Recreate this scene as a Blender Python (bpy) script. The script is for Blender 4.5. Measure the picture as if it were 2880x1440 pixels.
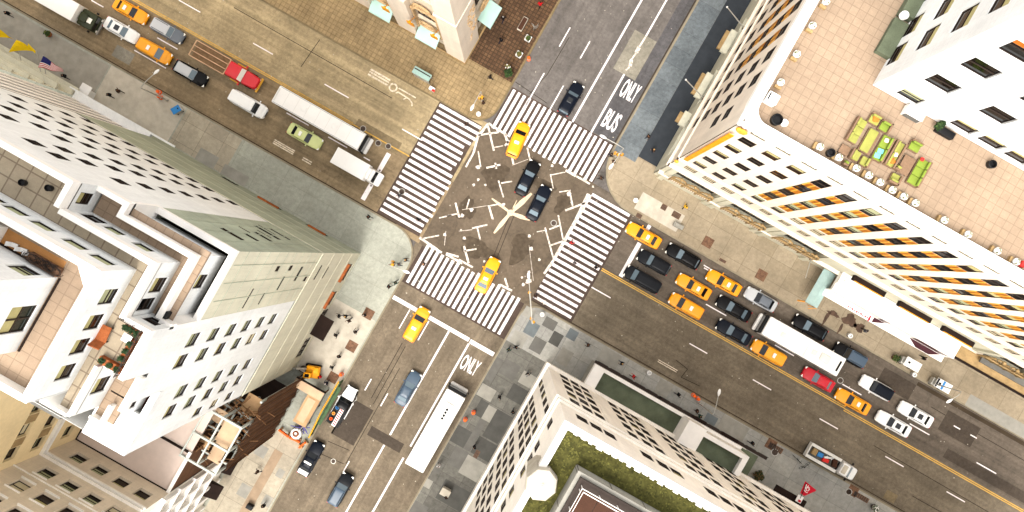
import bpy, bmesh, math, random
from math import sin, cos, pi, radians
for o in list(bpy.data.objects): bpy.data.objects.remove(o)
SC = bpy.context.scene
COL = SC.collection
# ------------------------------------------------------------------ camera, sky, sun
# the world is laid out along the streets: X = along the cross street, Y = up the avenue, metres
ANG = 29.6                      # the drone hangs straight above the crossing, turned against the street grid
CAM_H = 118.0
cam_d = bpy.data.cameras.new('drone_camera'); cam = bpy.data.objects.new('drone_camera', cam_d); COL.objects.link(cam)
cam.location = (0, 0, CAM_H); cam.rotation_euler = (0, 0, radians(ANG))
cam_d.sensor_fit = 'HORIZONTAL'; cam_d.angle = 2 * math.atan(1440 / (20.5 * CAM_H)); cam_d.clip_start = 0.5; cam_d.clip_end = 600
SC.camera = cam
SUN_EL, SUN_AZ = 62.0, 176.0     # azimuth clockwise from +Y: light comes from +X, -Y
W = bpy.data.worlds.new("World"); SC.world = W; W.use_nodes = True
nt = W.node_tree; bg = nt.nodes['Background']
sky = nt.nodes.new('ShaderNodeTexSky'); sky.sky_type = 'NISHITA'; sky.sun_disc = False
sky.sun_elevation = radians(SUN_EL); sky.sun_rotation = radians(SUN_AZ); sky.dust_density = 4.0; sky.air_density = 1.0; sky.ozone_density = 1.0
hs = nt.nodes.new('ShaderNodeHueSaturation'); hs.inputs['Saturation'].default_value = 0.16
tint = nt.nodes.new('ShaderNodeMix'); tint.data_type = 'RGBA'; tint.blend_type = 'MULTIPLY'; tint.inputs[0].default_value = 1.0
tint.inputs[7].default_value = (1.0, 0.97, 0.925, 1)      # a warm, hazy overcast
nt.links.new(sky.outputs[0], hs.inputs['Color']); nt.links.new(hs.outputs[0], tint.inputs[6]); nt.links.new(tint.outputs[2], bg.inputs['Color'])
bg.inputs['Strength'].default_value = 0.15
sd = bpy.data.lights.new('sun', 'SUN'); sd.energy = 0.55; sd.angle = radians(25); sd.color = (1.0, 0.96, 0.9)
so = bpy.data.objects.new('sun', sd); COL.objects.link(so)
so.rotation_euler = (radians(90 - SUN_EL), 0, radians(180 - SUN_AZ)); so.location = (40, -60, 150)
vs = SC.view_settings; vs.view_transform = 'Standard'; vs.look = 'None'; vs.gamma = 1.0; vs.use_curve_mapping = False
vs.exposure = 1.9
SC.render.engine = 'CYCLES'
SC.cycles.max_bounces = 6; SC.cycles.diffuse_bounces = 3; SC.cycles.glossy_bounces = 2

# ------------------------------------------------------------------ helpers
def lin(c): return tuple(((v/255)/12.92 if v/255 <= .04045 else ((v/255+.055)/1.055)**2.4) for v in c)
MATS = {}
def _nodes(name):
    m = bpy.data.materials.new(name); m.use_nodes = True; t = m.node_tree
    return m, t, t.nodes['Principled BSDF']
def _n(t, k, **kw):
    n = t.nodes.new(k)
    for a, b in kw.items():
        if a in ('Scale','Detail','Roughness','Distortion','Mortar Size','Brick Width','Row Height','Bias','Strength','Distance','Fac'): n.inputs[a].default_value = b
        else: setattr(n, a, b)
    return n
def _mulnoise(t, src, vec, scale, lo, hi, detail=3, rough=.55):
    nz = _n(t, 'ShaderNodeTexNoise', Scale=scale, Detail=detail, Roughness=rough); t.links.new(vec, nz.inputs['Vector'])
    mr = _n(t, 'ShaderNodeMapRange'); mr.inputs[1].default_value = .3; mr.inputs[2].default_value = .7; mr.inputs[3].default_value = lo; mr.inputs[4].default_value = hi
    t.links.new(nz.outputs[0], mr.inputs[0])
    mx = _n(t, 'ShaderNodeMix', data_type='RGBA', blend_type='MULTIPLY'); mx.inputs[0].default_value = 1
    t.links.new(src, mx.inputs[6]); t.links.new(mr.outputs[0], mx.inputs[7])
    return mx.outputs[2]
def mat(name, col, rough=.7, metal=0, var=.14, scale=.8, fine=12, bump=0, emit=0, coat=0, srgb=True):
    if name in MATS: return MATS[name]
    m, t, b = _nodes(name); c = lin(col) if srgb else col
    b.inputs['Roughness'].default_value = rough; b.inputs['Metallic'].default_value = metal
    if not metal: b.inputs['Specular IOR Level'].default_value = .15
    if coat: b.inputs['Coat Weight'].default_value = coat; b.inputs['Coat Roughness'].default_value = .06
    rgb = _n(t, 'ShaderNodeRGB'); rgb.outputs[0].default_value = (*c, 1)
    geo = _n(t, 'ShaderNodeNewGeometry'); out = rgb.outputs[0]
    if var:
        out = _mulnoise(t, out, geo.outputs['Position'], scale, 1-var, 1+var*.6)
        out = _mulnoise(t, out, geo.outputs['Position'], fine, 1-var*.5, 1+var*.3, 2)
    t.links.new(out, b.inputs['Base Color'])
    if bump:
        nz = _n(t, 'ShaderNodeTexNoise', Scale=fine*2, Detail=3); t.links.new(geo.outputs['Position'], nz.inputs['Vector'])
        bp = _n(t, 'ShaderNodeBump', Strength=bump, Distance=.03); t.links.new(nz.outputs[0], bp.inputs['Height']); t.links.new(bp.outputs[0], b.inputs['Normal'])
    if emit: b.inputs['Emission Color'].default_value = (*c, 1); b.inputs['Emission Strength'].default_value = emit
    MATS[name] = m; return m
def asphalt(name, col, axis, streak=.25):
    """worn asphalt: grit, blotches, wheel streaks along the traffic (axis 0 = X, 1 = Y), fine cracks"""
    m, t, b = _nodes(name); b.inputs['Roughness'].default_value = .85; b.inputs['Specular IOR Level'].default_value = .15
    rgb = _n(t, 'ShaderNodeRGB'); rgb.outputs[0].default_value = (*lin(col), 1)
    geo = _n(t, 'ShaderNodeNewGeometry'); pos = geo.outputs['Position']
    out = _mulnoise(t, rgb.outputs[0], pos, .16, .78, 1.2, 4)
    out = _mulnoise(t, out, pos, .6, .86, 1.12, 4); out = _mulnoise(t, out, pos, 2.4, .86, 1.12, 4)
    out = _mulnoise(t, out, pos, 14, .66, 1.36, 3, .8)
    if axis is not None:
        mp = _n(t, 'ShaderNodeMapping'); mp.inputs['Scale'].default_value = (.022, 1.15, 1) if axis == 0 else (1.15, .022, 1)
        t.links.new(pos, mp.inputs['Vector']); out = _mulnoise(t, out, mp.outputs[0], 1.0, 1-streak, 1+streak*.75, 5, .6)
    vo = _n(t, 'ShaderNodeTexVoronoi', feature='DISTANCE_TO_EDGE', Scale=.16)
    ds = _n(t, 'ShaderNodeTexNoise', Scale=.7, Detail=5); t.links.new(pos, ds.inputs['Vector'])
    va = _n(t, 'ShaderNodeVectorMath', operation='MULTIPLY_ADD'); va.inputs[1].default_value = (2.2, 2.2, 0)
    t.links.new(ds.outputs['Color'], va.inputs[0]); t.links.new(pos, va.inputs[2]); t.links.new(va.outputs[0], vo.inputs['Vector'])
    mr = _n(t, 'ShaderNodeMapRange'); mr.inputs[1].default_value = .002; mr.inputs[2].default_value = .009; mr.inputs[3].default_value = .84; mr.inputs[4].default_value = 1
    t.links.new(vo.outputs[0], mr.inputs[0])
    mx = _n(t, 'ShaderNodeMix', data_type='RGBA', blend_type='MULTIPLY'); mx.inputs[0].default_value = 1
    t.links.new(out, mx.inputs[6]); t.links.new(mr.outputs[0], mx.inputs[7]); t.links.new(mx.outputs[2], b.inputs['Base Color'])
    MATS[name] = m; return m
def paving(name, c1, c2, cj, bw, rh, mortar=.02, rough=.85, blotch=.15, rot=0, off=0.0, fine=.12):
    """slabs or pavers of one size with joints, each slab a little different"""
    m, t, b = _nodes(name); b.inputs['Roughness'].default_value = rough; b.inputs['Specular IOR Level'].default_value = .15
    geo = _n(t, 'ShaderNodeNewGeometry'); pos = geo.outputs['Position']; v = pos
    if rot:
        mp = _n(t, 'ShaderNodeMapping'); mp.inputs['Rotation'].default_value = (0, 0, radians(rot)); t.links.new(pos, mp.inputs['Vector']); v = mp.outputs[0]
    br = _n(t, 'ShaderNodeTexBrick'); br.offset = off; br.inputs['Scale'].default_value = 1
    br.inputs['Color1'].default_value = (*lin(c1), 1); br.inputs['Color2'].default_value = (*lin(c2), 1); br.inputs['Mortar'].default_value = (*lin(cj), 1)
    br.inputs['Mortar Size'].default_value = mortar; br.inputs['Brick Width'].default_value = bw; br.inputs['Row Height'].default_value = rh; br.inputs['Mortar Smooth'].default_value = .1
    t.links.new(v, br.inputs['Vector'])
    out = _mulnoise(t, br.outputs[0], pos, .22, 1-blotch, 1+blotch*.8, 4)
    out = _mulnoise(t, out, pos, 2.2, 1-fine, 1+fine, 4); out = _mulnoise(t, out, pos, 16, 1-fine*1.3, 1+fine, 2, .8)
    t.links.new(out, b.inputs['Base Color']); MATS[name] = m; return m
def stone(name, col, joint=.9, bw=1.5, rh=.75, soot=.12):
    """cut stone: courses with fine joints, blotches and rain streaks running down the wall"""
    m, t, b = _nodes(name); b.inputs['Roughness'].default_value = .78
    rgb = _n(t, 'ShaderNodeRGB'); rgb.outputs[0].default_value = (*lin(col), 1)
    geo = _n(t, 'ShaderNodeNewGeometry'); pos = geo.outputs['Position']
    sx = _n(t, 'ShaderNodeSeparateXYZ'); t.links.new(pos, sx.inputs[0]); ad = _n(t, 'ShaderNodeMath', operation='ADD'); t.links.new(sx.outputs[0], ad.inputs[0]); t.links.new(sx.outputs[1], ad.inputs[1])
    cb = _n(t, 'ShaderNodeCombineXYZ'); t.links.new(ad.outputs[0], cb.inputs[0]); t.links.new(sx.outputs[2], cb.inputs[1])
    br = _n(t, 'ShaderNodeTexBrick'); br.inputs['Scale'].default_value = 1; br.inputs['Brick Width'].default_value = bw; br.inputs['Row Height'].default_value = rh; br.inputs['Mortar Size'].default_value = .03
    for k, v in (('Color1', 1.0), ('Color2', .955), ('Mortar', joint)): br.inputs[k].default_value = (v, v, v, 1)
    t.links.new(cb.outputs[0], br.inputs['Vector'])
    mx = _n(t, 'ShaderNodeMix', data_type='RGBA', blend_type='MULTIPLY'); mx.inputs[0].default_value = 1; t.links.new(rgb.outputs[0], mx.inputs[6]); t.links.new(br.outputs[0], mx.inputs[7])
    mp = _n(t, 'ShaderNodeMapping'); mp.inputs['Scale'].default_value = (1, 1, .06); t.links.new(pos, mp.inputs['Vector'])
    out = _mulnoise(t, mx.outputs[2], mp.outputs[0], .9, 1-soot, 1.04, 5, .65); out = _mulnoise(t, out, pos, .25, 1-soot*.8, 1.03, 4); out = _mulnoise(t, out, pos, 5, .95, 1.03, 3)
    t.links.new(out, b.inputs['Base Color']); MATS[name] = m; return m
def paint_mark(name, col, wear=.5):
    """road paint, worn through to the grey of the road in blotches"""
    m, t, b = _nodes(name); b.inputs['Roughness'].default_value = .7
    geo = _n(t, 'ShaderNodeNewGeometry'); pos = geo.outputs['Position']
    nz = _n(t, 'ShaderNodeTexNoise', Scale=3.2, Detail=6, Roughness=.75); t.links.new(pos, nz.inputs['Vector'])
    mr = _n(t, 'ShaderNodeMapRange'); mr.inputs[1].default_value = wear-.1; mr.inputs[2].default_value = wear+.1
    t.links.new(nz.outputs[0], mr.inputs[0])
    mx = _n(t, 'ShaderNodeMix', data_type='RGBA'); mx.inputs[6].default_value = (*lin((104, 92, 76)), 1); mx.inputs[7].default_value = (*lin(col), 1)
    t.links.new(mr.outputs[0], mx.inputs[0]); out = _mulnoise(t, mx.outputs[2], pos, .8, .86, 1.05)
    t.links.new(out, b.inputs['Base Color']); MATS[name] = m; return m
def M(n): return MATS[n]

class MB:
    def __init__(s): s.v = []; s.f = []; s.m = []
    def add(s, vs, fs, m=0):
        k = len(s.v); s.v += [tuple(p) for p in vs]
        for f in fs: s.f.append(tuple(i+k for i in f)); s.m.append(m)
        return s
    def quad(s, a, b, c, d, m=0): return s.add([a, b, c, d], [(0, 1, 2, 3)], m)
    def box(s, x0, x1, y0, y1, z0, z1, m=0):
        return s.add([(x0,y0,z0),(x1,y0,z0),(x1,y1,z0),(x0,y1,z0),(x0,y0,z1),(x1,y0,z1),(x1,y1,z1),(x0,y1,z1)],
                     [(3,2,1,0),(4,5,6,7),(0,1,5,4),(1,2,6,5),(2,3,7,6),(3,0,4,7)], m)
    def cbox(s, c, d, m=0, rz=0, b=0):
        x, y, z = c; a, e, h = d[0]/2, d[1]/2, d[2]/2
        if b:
            k = len(s.v); s.rbox(-a, a, -e, e, -h, h, b, m)
        else:
            k = len(s.v); s.box(-a, a, -e, e, -h, h, m)
        for i in range(k, len(s.v)):
            p = s.v[i]; s.v[i] = (x+p[0]*cos(rz)-p[1]*sin(rz), y+p[0]*sin(rz)+p[1]*cos(rz), z+p[2])
        return s
    def rbox(s, x0, x1, y0, y1, z0, z1, r=.1, m=0, n=3):
        """box with rounded plan corners and rounded top and bottom edges"""
        def ring(ins, z):
            o = []; rr = max(r-ins, .001)
            for cx, cy, a0 in ((x1-r, y1-r, 0), (x0+r, y1-r, 90), (x0+r, y0+r, 180), (x1-r, y0+r, 270)):
                for i in range(n+1):
                    a = radians(a0+90*i/n); o.append((cx+rr*cos(a), cy+rr*sin(a), z))
            return o
        q = r*.5
        return s.loft([ring(q*.8, z0), ring(0, z0+q), ring(0, z1-q), ring(q*.3, z1-q*.3), ring(q, z1)], m)
    def prism(s, poly, z0, z1, m=0, mt=None):
        n = len(poly); s.add([(x, y, z0) for x, y in poly]+[(x, y, z1) for x, y in poly], [(i, (i+1) % n, n+(i+1) % n, n+i) for i in range(n)], m)
        s.add([(x, y, z1) for x, y in poly], [tuple(range(n))], m if mt is None else mt); s.add([(x, y, z0) for x, y in poly], [tuple(range(n-1, -1, -1))], m)
        return s
    def flat(s, poly, z, m=0): return s.add([(x, y, z) for x, y in poly], [tuple(range(len(poly)))], m)
    def loft(s, rings, m=0, caps=True, closed=True):
        n = len(rings[0]); k = len(rings); fs = []
        for j in range(k-1):
            for i in range(n if closed else n-1):
                fs.append((j*n+i, j*n+(i+1) % n, (j+1)*n+(i+1) % n, (j+1)*n+i))
        if caps: fs += [tuple(range(n-1, -1, -1)), tuple((k-1)*n+i for i in range(n))]
        return s.add([p for r in rings for p in r], fs, m)
    def cyl(s, c, z0, z1, r, r2=None, n=12, m=0, caps=True):
        r2 = r if r2 is None else r2
        R = lambda q, z: [(c[0]+q*cos(2*pi*i/n), c[1]+q*sin(2*pi*i/n), z) for i in range(n)]
        return s.loft([R(r, z0), R(r2, z1)], m, caps)
    def lathe(s, c, prof, n=14, m=0):
        return s.loft([[(c[0]+r*cos(2*pi*i/n), c[1]+r*sin(2*pi*i/n), c[2]+z) for i in range(n)] for r, z in prof], m)
    def tube(s, pts, r, n=6, m=0):
        rings = []
        for i, p in enumerate(pts):
            a = pts[max(i-1, 0)]; b = pts[min(i+1, len(pts)-1)]
            d = [b[k]-a[k] for k in range(3)]; L = math.sqrt(sum(q*q for q in d)) or 1; d = [q/L for q in d]
            up = (0, 0, 1) if abs(d[2]) < .9 else (1, 0, 0)
            u = [d[1]*up[2]-d[2]*up[1], d[2]*up[0]-d[0]*up[2], d[0]*up[1]-d[1]*up[0]]; L = math.sqrt(sum(q*q for q in u)); u = [q/L for q in u]
            w = [d[1]*u[2]-d[2]*u[1], d[2]*u[0]-d[0]*u[2], d[0]*u[1]-d[1]*u[0]]
            rr = r[i] if isinstance(r, (list, tuple)) else r
            rings.append([tuple(p[k]+rr*(cos(2*pi*j/n)*u[k]+sin(2*pi*j/n)*w[k]) for k in range(3)) for j in range(n)])
        return s.loft(rings, m)
    def ball(s, c, r, n=8, m=0):
        r = (r, r, r) if not isinstance(r, tuple) else r
        return s.loft([[(c[0]+r[0]*sin(pi*(j+.02)/(n+.04))*cos(2*pi*i/n/1.0), c[1]+r[1]*sin(pi*(j+.02)/(n+.04))*sin(2*pi*i/n), c[2]-r[2]*cos(pi*(j+.02)/(n+.04))) for i in range(n)] for j in range(n+1)], m)
    def mesh(s, name, mats, off=(0, 0, 0), smooth=0):
        me = bpy.data.meshes.new(name); me.from_pydata([(p[0]-off[0], p[1]-off[1], p[2]-off[2]) for p in s.v], [], s.f)
        for q in (mats if isinstance(mats, (list, tuple)) else [mats]): me.materials.append(M(q) if isinstance(q, str) else q)
        me.polygons.foreach_set('material_index', s.m)
        if smooth:
            me.polygons.foreach_set('use_smooth', [True]*len(s.f)); me.set_sharp_from_angle(angle=radians(smooth))
        me.update(); return me
    def build(s, name, mats, parent=None, off=None, smooth=0, loc=None):
        if off is None: off = tuple(parent.location) if (parent is not None and loc is None) else (0, 0, 0)
        o = bpy.data.objects.new(name, s.mesh(name, mats, off, smooth)); COL.objects.link(o)
        if parent is not None: o.parent = parent
        if loc is not None: o.location = loc
        return o
def tag(o, label, cat, group=None):
    o['label'] = label; o['category'] = cat
    if group: o['group'] = group
    return o
def thing(name, label, cat, loc=(0, 0, 0), rz=0, group=None):
    o = bpy.data.objects.new(name, None); COL.objects.link(o); o.empty_display_size = .3
    o.location = loc; o.rotation_euler = (0, 0, rz); return tag(o, label, cat, group)
def struct(o, kind='structure'): o['kind'] = kind; return o
def dup(root, loc, rz=None, label=None):
    def cp(o, par):
        c = o.copy(); COL.objects.link(c)
        if par is not None: c.parent = par
        for ch in o.children: cp(ch, c)
        return c
    r = cp(root, None); r.location = loc
    if rz is not None: r.rotation_euler = (0, 0, rz)
    if label: r['label'] = label
    return r
rnd = random.Random(7)
def arc(cx, cy, r, a0, a1, n=8): return [(cx+r*cos(radians(a0+(a1-a0)*i/n)), cy+r*sin(radians(a0+(a1-a0)*i/n))) for i in range(n+1)]

# ------------------------------------------------------------------ materials
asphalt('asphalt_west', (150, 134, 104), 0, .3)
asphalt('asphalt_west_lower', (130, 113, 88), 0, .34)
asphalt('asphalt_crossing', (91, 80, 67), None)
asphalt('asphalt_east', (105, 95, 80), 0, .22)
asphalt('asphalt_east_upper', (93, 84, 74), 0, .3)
asphalt('asphalt_avenue', (95, 90, 86), 1, .2)
asphalt('asphalt_avenue_south', (106, 95, 80), 1, .22)
asphalt('asphalt_crosswalk', (72, 60, 53), None); asphalt('asphalt_lane_shade', (78, 76, 77), 1, .25)  # the lane asphalt is darkened to give the avenue its canyon shade
asphalt('patch_dark', (66, 58, 50), None); asphalt('patch_concrete', (126, 121, 109), None); asphalt('patch_tan', (116, 102, 78), None)
paint_mark('white_paint', (232, 224, 222), .34); paint_mark('worn_white_paint', (222, 210, 198), .44); paint_mark('crosswalk_paint', (228, 220, 220), .395); paint_mark('yellow_paint', (205, 160, 60), .38)
paint_mark('star_paint', (206, 182, 152), .36); paint_mark('faded_paint', (214, 200, 176), .42)
# ------------------------------------------------------------------ ground, roads, pavements
paving('pave_west', (154, 155, 143), (148, 149, 137), (130, 130, 119), 3.6, 3.2, .02, blotch=.12)
paving('pave_west_tan', (164, 155, 137), (155, 146, 129), (108, 98, 84), 3.0, 3.0, .02, blotch=.2)
paving('pave_north', (142, 122, 90), (132, 113, 83), (114, 97, 70), .62, .62, .045, blotch=.25, fine=.16)
paving('pave_north_avenue', (94, 71, 50), (76, 56, 40), (60, 46, 34), .5, .5, .06, blotch=.3, fine=.2)
paving('pave_east', (148, 135, 114), (138, 125, 104), (112, 100, 82), 3.1, 2.9, .025, blotch=.18)
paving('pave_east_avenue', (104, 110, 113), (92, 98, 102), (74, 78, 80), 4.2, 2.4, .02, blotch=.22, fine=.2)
paving('pave_south', (152, 150, 142), (136, 135, 130), (106, 104, 100), 3.0, 2.6, .02, blotch=.14)
paving('pave_south_avenue', (108, 106, 99), (92, 90, 84), (72, 70, 66), 3.1, 1.9, .02, blotch=.18, fine=.17)
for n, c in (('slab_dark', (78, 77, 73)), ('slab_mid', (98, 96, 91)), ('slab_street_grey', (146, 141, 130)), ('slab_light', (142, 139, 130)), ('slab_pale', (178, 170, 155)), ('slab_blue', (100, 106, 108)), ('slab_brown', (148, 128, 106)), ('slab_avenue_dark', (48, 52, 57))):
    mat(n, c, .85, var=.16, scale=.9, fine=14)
mat('kerb_granite', (134, 124, 104), .8, var=.2); mat('gutter_dark', (62, 52, 40), .9, var=.3, scale=.4)
mat('kerb_tan', (112, 98, 72), .8, var=.2)
GR = -0.06
struct(MB().flat([(-400, -400), (400, -400), (400, 400), (-400, 400)], GR).build('ground', 'asphalt_avenue'))
XW, XE, YN, YS = -11.5, 4.75, 13.5, -4.1
def sheet(name, m, poly, z=0.0): return struct(MB().flat(poly, z).build(name, m))
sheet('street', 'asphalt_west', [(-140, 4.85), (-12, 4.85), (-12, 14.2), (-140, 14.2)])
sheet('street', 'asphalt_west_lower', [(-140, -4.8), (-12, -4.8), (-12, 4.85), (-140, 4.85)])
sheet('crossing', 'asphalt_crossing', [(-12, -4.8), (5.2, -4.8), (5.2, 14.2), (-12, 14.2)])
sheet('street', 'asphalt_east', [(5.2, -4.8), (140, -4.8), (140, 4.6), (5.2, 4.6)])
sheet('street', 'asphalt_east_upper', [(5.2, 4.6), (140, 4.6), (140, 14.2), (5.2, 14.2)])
sheet('avenue', 'asphalt_avenue', [(-12.4, 14.2), (5.6, 14.2), (5.6, 140), (-12.4, 140)])
sheet('avenue', 'asphalt_avenue_south', [(-12.4, -140), (5.6, -140), (5.6, -4.8), (-12.4, -4.8)])
# pavements with rounded corners and a granite kerb
def pavement(name, m, poly, edge, km='kerb_granite'):
    struct(MB().prism(poly, GR+.004, .15, 0).build(name, m))
    b = MB(); n = len(edge); off = []
    for i, p in enumerate(edge):
        a = edge[max(i-1, 0)]; c = edge[min(i+1, n-1)]; dx, dy = c[0]-a[0], c[1]-a[1]; L = math.hypot(dx, dy); off.append((p[0]-dy/L*-.22*KS, p[1]+dx/L*-.22*KS))
    for i in range(n-1):
        p, q, r, s_ = edge[i], edge[i+1], off[i+1], off[i]
        b.quad((*p, .156), (*q, .156), (*r, .156), (*s_, .156)); b.quad((*p, GR+.01), (*q, GR+.01), (*q, .156), (*p, .156))
    struct(b.build('kerb', km))
KS = 1
eN = [(-140, YN-.01)]+arc(XW-3.2, YN+3.2, 3.2, -90, 0)+[(XW+.01, 140)]; KS = -1
pavement('pavement', 'pave_north', [(-140, 140), (-140, YN)]+arc(XW-3.2, YN+3.2, 3.2, -90, 0)+[(XW, 140)], eN, 'kerb_tan')
eW = [(-140, YS+.01)]+arc(XW-4.2, YS-4.2, 4.2, 90, 0)+[(XW+.01, -140)]; KS = 1
pavement('pavement', 'pave_west', [(-140, -140), (-140, YS)]+arc(XW-4.2, YS-4.2, 4.2, 90, 0)+[(XW, -140)], eW)
eE = [(140, 12.4)]+[(40, 12.9)]+arc(XE+6.2, 13.1+6.2, 6.2, 270, 180)+[(XE-.01, 140)]; KS = 1
pavement('pavement', 'pave_east', [(140, 140), (140, 12.41), (40, 12.91)]+arc(XE+6.2, 13.1+6.2, 6.19, 270, 180)+[(XE, 140)], eE)
eS = [(140, YS-.2)]+arc(XE+2.6, YS-2.6, 2.6, 90, 180)+[(XE-.01, -140)]; KS = -1
pavement('pavement', 'pave_south', [(140, -140), (140, YS-.2)]+arc(XE+2.6, YS-2.6, 2.59, 90, 180)+[(XE, -140)], eS)
# strips and slabs of other stone let into the pavements (4 mm sheets)
Z1 = .154
def slab(m, x0, x1, y0, y1, z=Z1, name='paving_slab'): return struct(MB().flat([(x0, y0), (x1, y0), (x1, y1), (x0, y1)], z).build(name, m))
slab('pave_north_avenue', -18.6, -11.8, 20.6, 90)
slab('pave_east_avenue', 5.0, 8.3, 19.5, 110); slab('slab_avenue_dark', 8.304, 11.4, 20.4, 110)  # dark slab strip, its colour deepened further for shade beside the tall front
slab('pave_south_avenue', 5.0, 11.3, -90, -10.4)
slab('pave_west_tan', -48.6, -40, -9.8, -4.4); slab('slab_pale', -19, -11.9, -28, -17)
slab('slab_pale', -60.6, -48.8, -9.8, -4.4); slab('slab_street_grey', -90, -60.8, -9.8, -4.6)
slab('pave_west_tan', -19.5, -11.9, -60, -36.5)
slab('slab_brown', -15.2, -13.9, -60, -39, Z1+.004)
for x, y, w, h in ((-17.5, -41, 1.6, 1.6), (-13.2, -46.5, 1.2, 1.5), (-16.8, -47, 1.5, 1.8), (-13.4, -42.2, 1, 1.2)): slab('slab_light', x, x+w, y, y+h, Z1+.004)
for x0, x1, y0, y1, m in ((11.3, 17.9, 13.95, 16.5, 'slab_pale'), (6.0, 7.3, -21.4, -19.1, 'slab_dark'), (7.3, 8.6, -21.4, -19.3, 'slab_light'), (8.6, 11, -23.4, -19.2, 'slab_dark'),
        (5.1, 7.3, -18.9, -17.1, 'slab_light'), (5.0, 7.2, -26.2, -23.7, 'slab_dark'), (7.2, 8.2, -26.2, -21.5, 'slab_mid'), (8.3, 11.2, -26.2, -23.6, 'slab_dark'),
        (5.0, 6.0, -31.0, -29.4, 'slab_mid'), (8.2, 11.2, -29.4, -26.6, 'slab_light'), (6.2, 8.2, -29.0, -26.4, 'slab_mid'), (7.2, 11.2, -34, -31, 'slab_dark'), (5, 7.1, -40, -35.6, 'slab_mid'), (5.0, 5.9, -33.4, -32.2, 'slab_light'),
        (8.8, 11.2, -17.2, -15, 'slab_dark'), (6.2, 8.6, -14.8, -12.6, 'slab_mid'), (9.2, 11.2, -14.6, -12.8, 'slab_light'), (5.0, 6.1, -16.4, -13, 'slab_mid'),
        (6.4, 8.1, -8.3, -6.4, 'slab_blue'), (8.2, 10.0, -9.9, -7.9, 'slab_mid'), (10.1, 11.6, -7.8, -6.0, 'slab_dark'), (8.2, 10, -6.2, -4.8, 'slab_mid'), (5.4, 7.4, -10.3, -8.5, 'slab_light'), (11.8, 13.2, -6, -4.6, 'slab_blue'), (12.2, 14.0, -9.6, -7.4, 'slab_light'),
        (5.1, 6.6, -6.3, -4.9, 'slab_light'), (17, 20, -6.6, -4.5, 'slab_light'), (26, 28, -6.6, -4.5, 'slab_light'), (36, 40, -6.6, -4.5, 'slab_light'), (33.9, 35.6, -6.6, -5.4, 'slab_blue'),
        (-40.4, -36.6, -9.9, -8.4, 'slab_light'), (-44.4, -41.5, -9.9, -8.1, 'slab_light'), (28, 46, 15.2, 16.8, 'slab_brown'), (64, 90, 12.9, 14.6, 'slab_light')):
    if m == 'slab_brown': continue
    slab(m, x0, x1, y0, y1, Z1+.004)
# bare tree pits and cellar gratings in the pavements
mat('soil', (112, 84, 66), .95, var=.4, scale=3); mat('grate', (74, 62, 54), .6, var=.3, scale=4)
for x, y in ((-13.2, -16.6), (-13.0, -21.6), (-13.1, -26.6), (22.4, 14.9), (31.0, 14.6), (56.5, -4.9), (43.6, -4.9)):
    slab('soil', x-.7, x+.7, y-.7, y+.7, Z1+.008, 'tree_pit')
for x, y, w, h in ((14.8, 16.1, .7, .7), (16.8, 16.0, 1.1, .75), (12.4, 13.4, .7, .5), (57.9, -5.1, 2.2, .6), (44.4, -5.05, 2.0, .7), (9.2, -26, .5, 1.0), (25.4, 13.7, .9, .3)):
    b = MB()
    for i in range(7): b.box(x-w/2+i*w/7, x-w/2+(i+.6)*w/7, y-h/2, y+h/2, Z1+.004, Z1+.02)
    b.flat([(x-w/2-.05, y-h/2-.05), (x+w/2+.05, y-h/2-.05), (x+w/2+.05, y+h/2+.05), (x-w/2-.05, y+h/2+.05)], Z1+.008, 1)
    struct(b.build('pavement_grating', ['grate', 'soil']))
# stains, cracks and the dark gutter
mat('crossing_stain', (76, 66, 54), .9, var=.35, scale=1.5, fine=9); mat('stain', (84, 66, 54), .8, var=.35, scale=1.2)
def blob(m, cx, cy, rx, ry, z, name='stain', n=22, j=.35, rz=0):
    p = []; ph = rnd.random()*9
    for i in range(n):
        a = 2*pi*i/n; k = 1+j*(rnd.random()-.5)+.2*sin(3*a+ph); x, y = rx*k*cos(a), ry*k*sin(a); p.append((cx+x*cos(rz)-y*sin(rz), cy+x*sin(rz)+y*cos(rz)))
    return struct(MB().flat(p, z).build(name, m))
for a in ((42.2, 14.9, .9, .35), (44.6, 15.2, 1.1, .8), (46.2, 15.0, .7, .6), (41.6, 13.8, .25, 1.1), (44.0, 13.6, .2, .8)): blob('stain', *a, Z1+.009)
for a in ((-16.4, 26, 1.6, 1.2), (-14.5, 31, 1.5, 1.9), (-17.2, 22.2, .8, .9), (-14.2, 23.0, 1.4, .9)): blob('pave_north_avenue', *a, Z1+.006)
slab('gutter_dark', 57, 110, 12.0, 12.55, .003, 'gutter'); slab('gutter_dark', 5.5, 80, -4.0, -3.86, .003, 'gutter'); slab('gutter_dark', -90, -16, -4.08, -3.94, .003, 'gutter'); slab('gutter_dark', 4.4, 4.68, 20, 90, .003, 'gutter')
mat('tar_seal', (46, 38, 30), .8, var=.2)
def seam(pts, w, z=.0035, m='tar_seal'):
    b = MB()
    for (x, y), (x2, y2) in zip(pts, pts[1:]):
        d = math.hypot(x2-x, y2-y); nx, ny = -(y2-y)/d*w/2, (x2-x)/d*w/2
        b.quad((x+nx, y+ny, z), (x2+nx, y2+ny, z), (x2-nx, y2-ny, z), (x-nx, y-ny, z))
    return struct(b.build('tar_seam', m))
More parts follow.
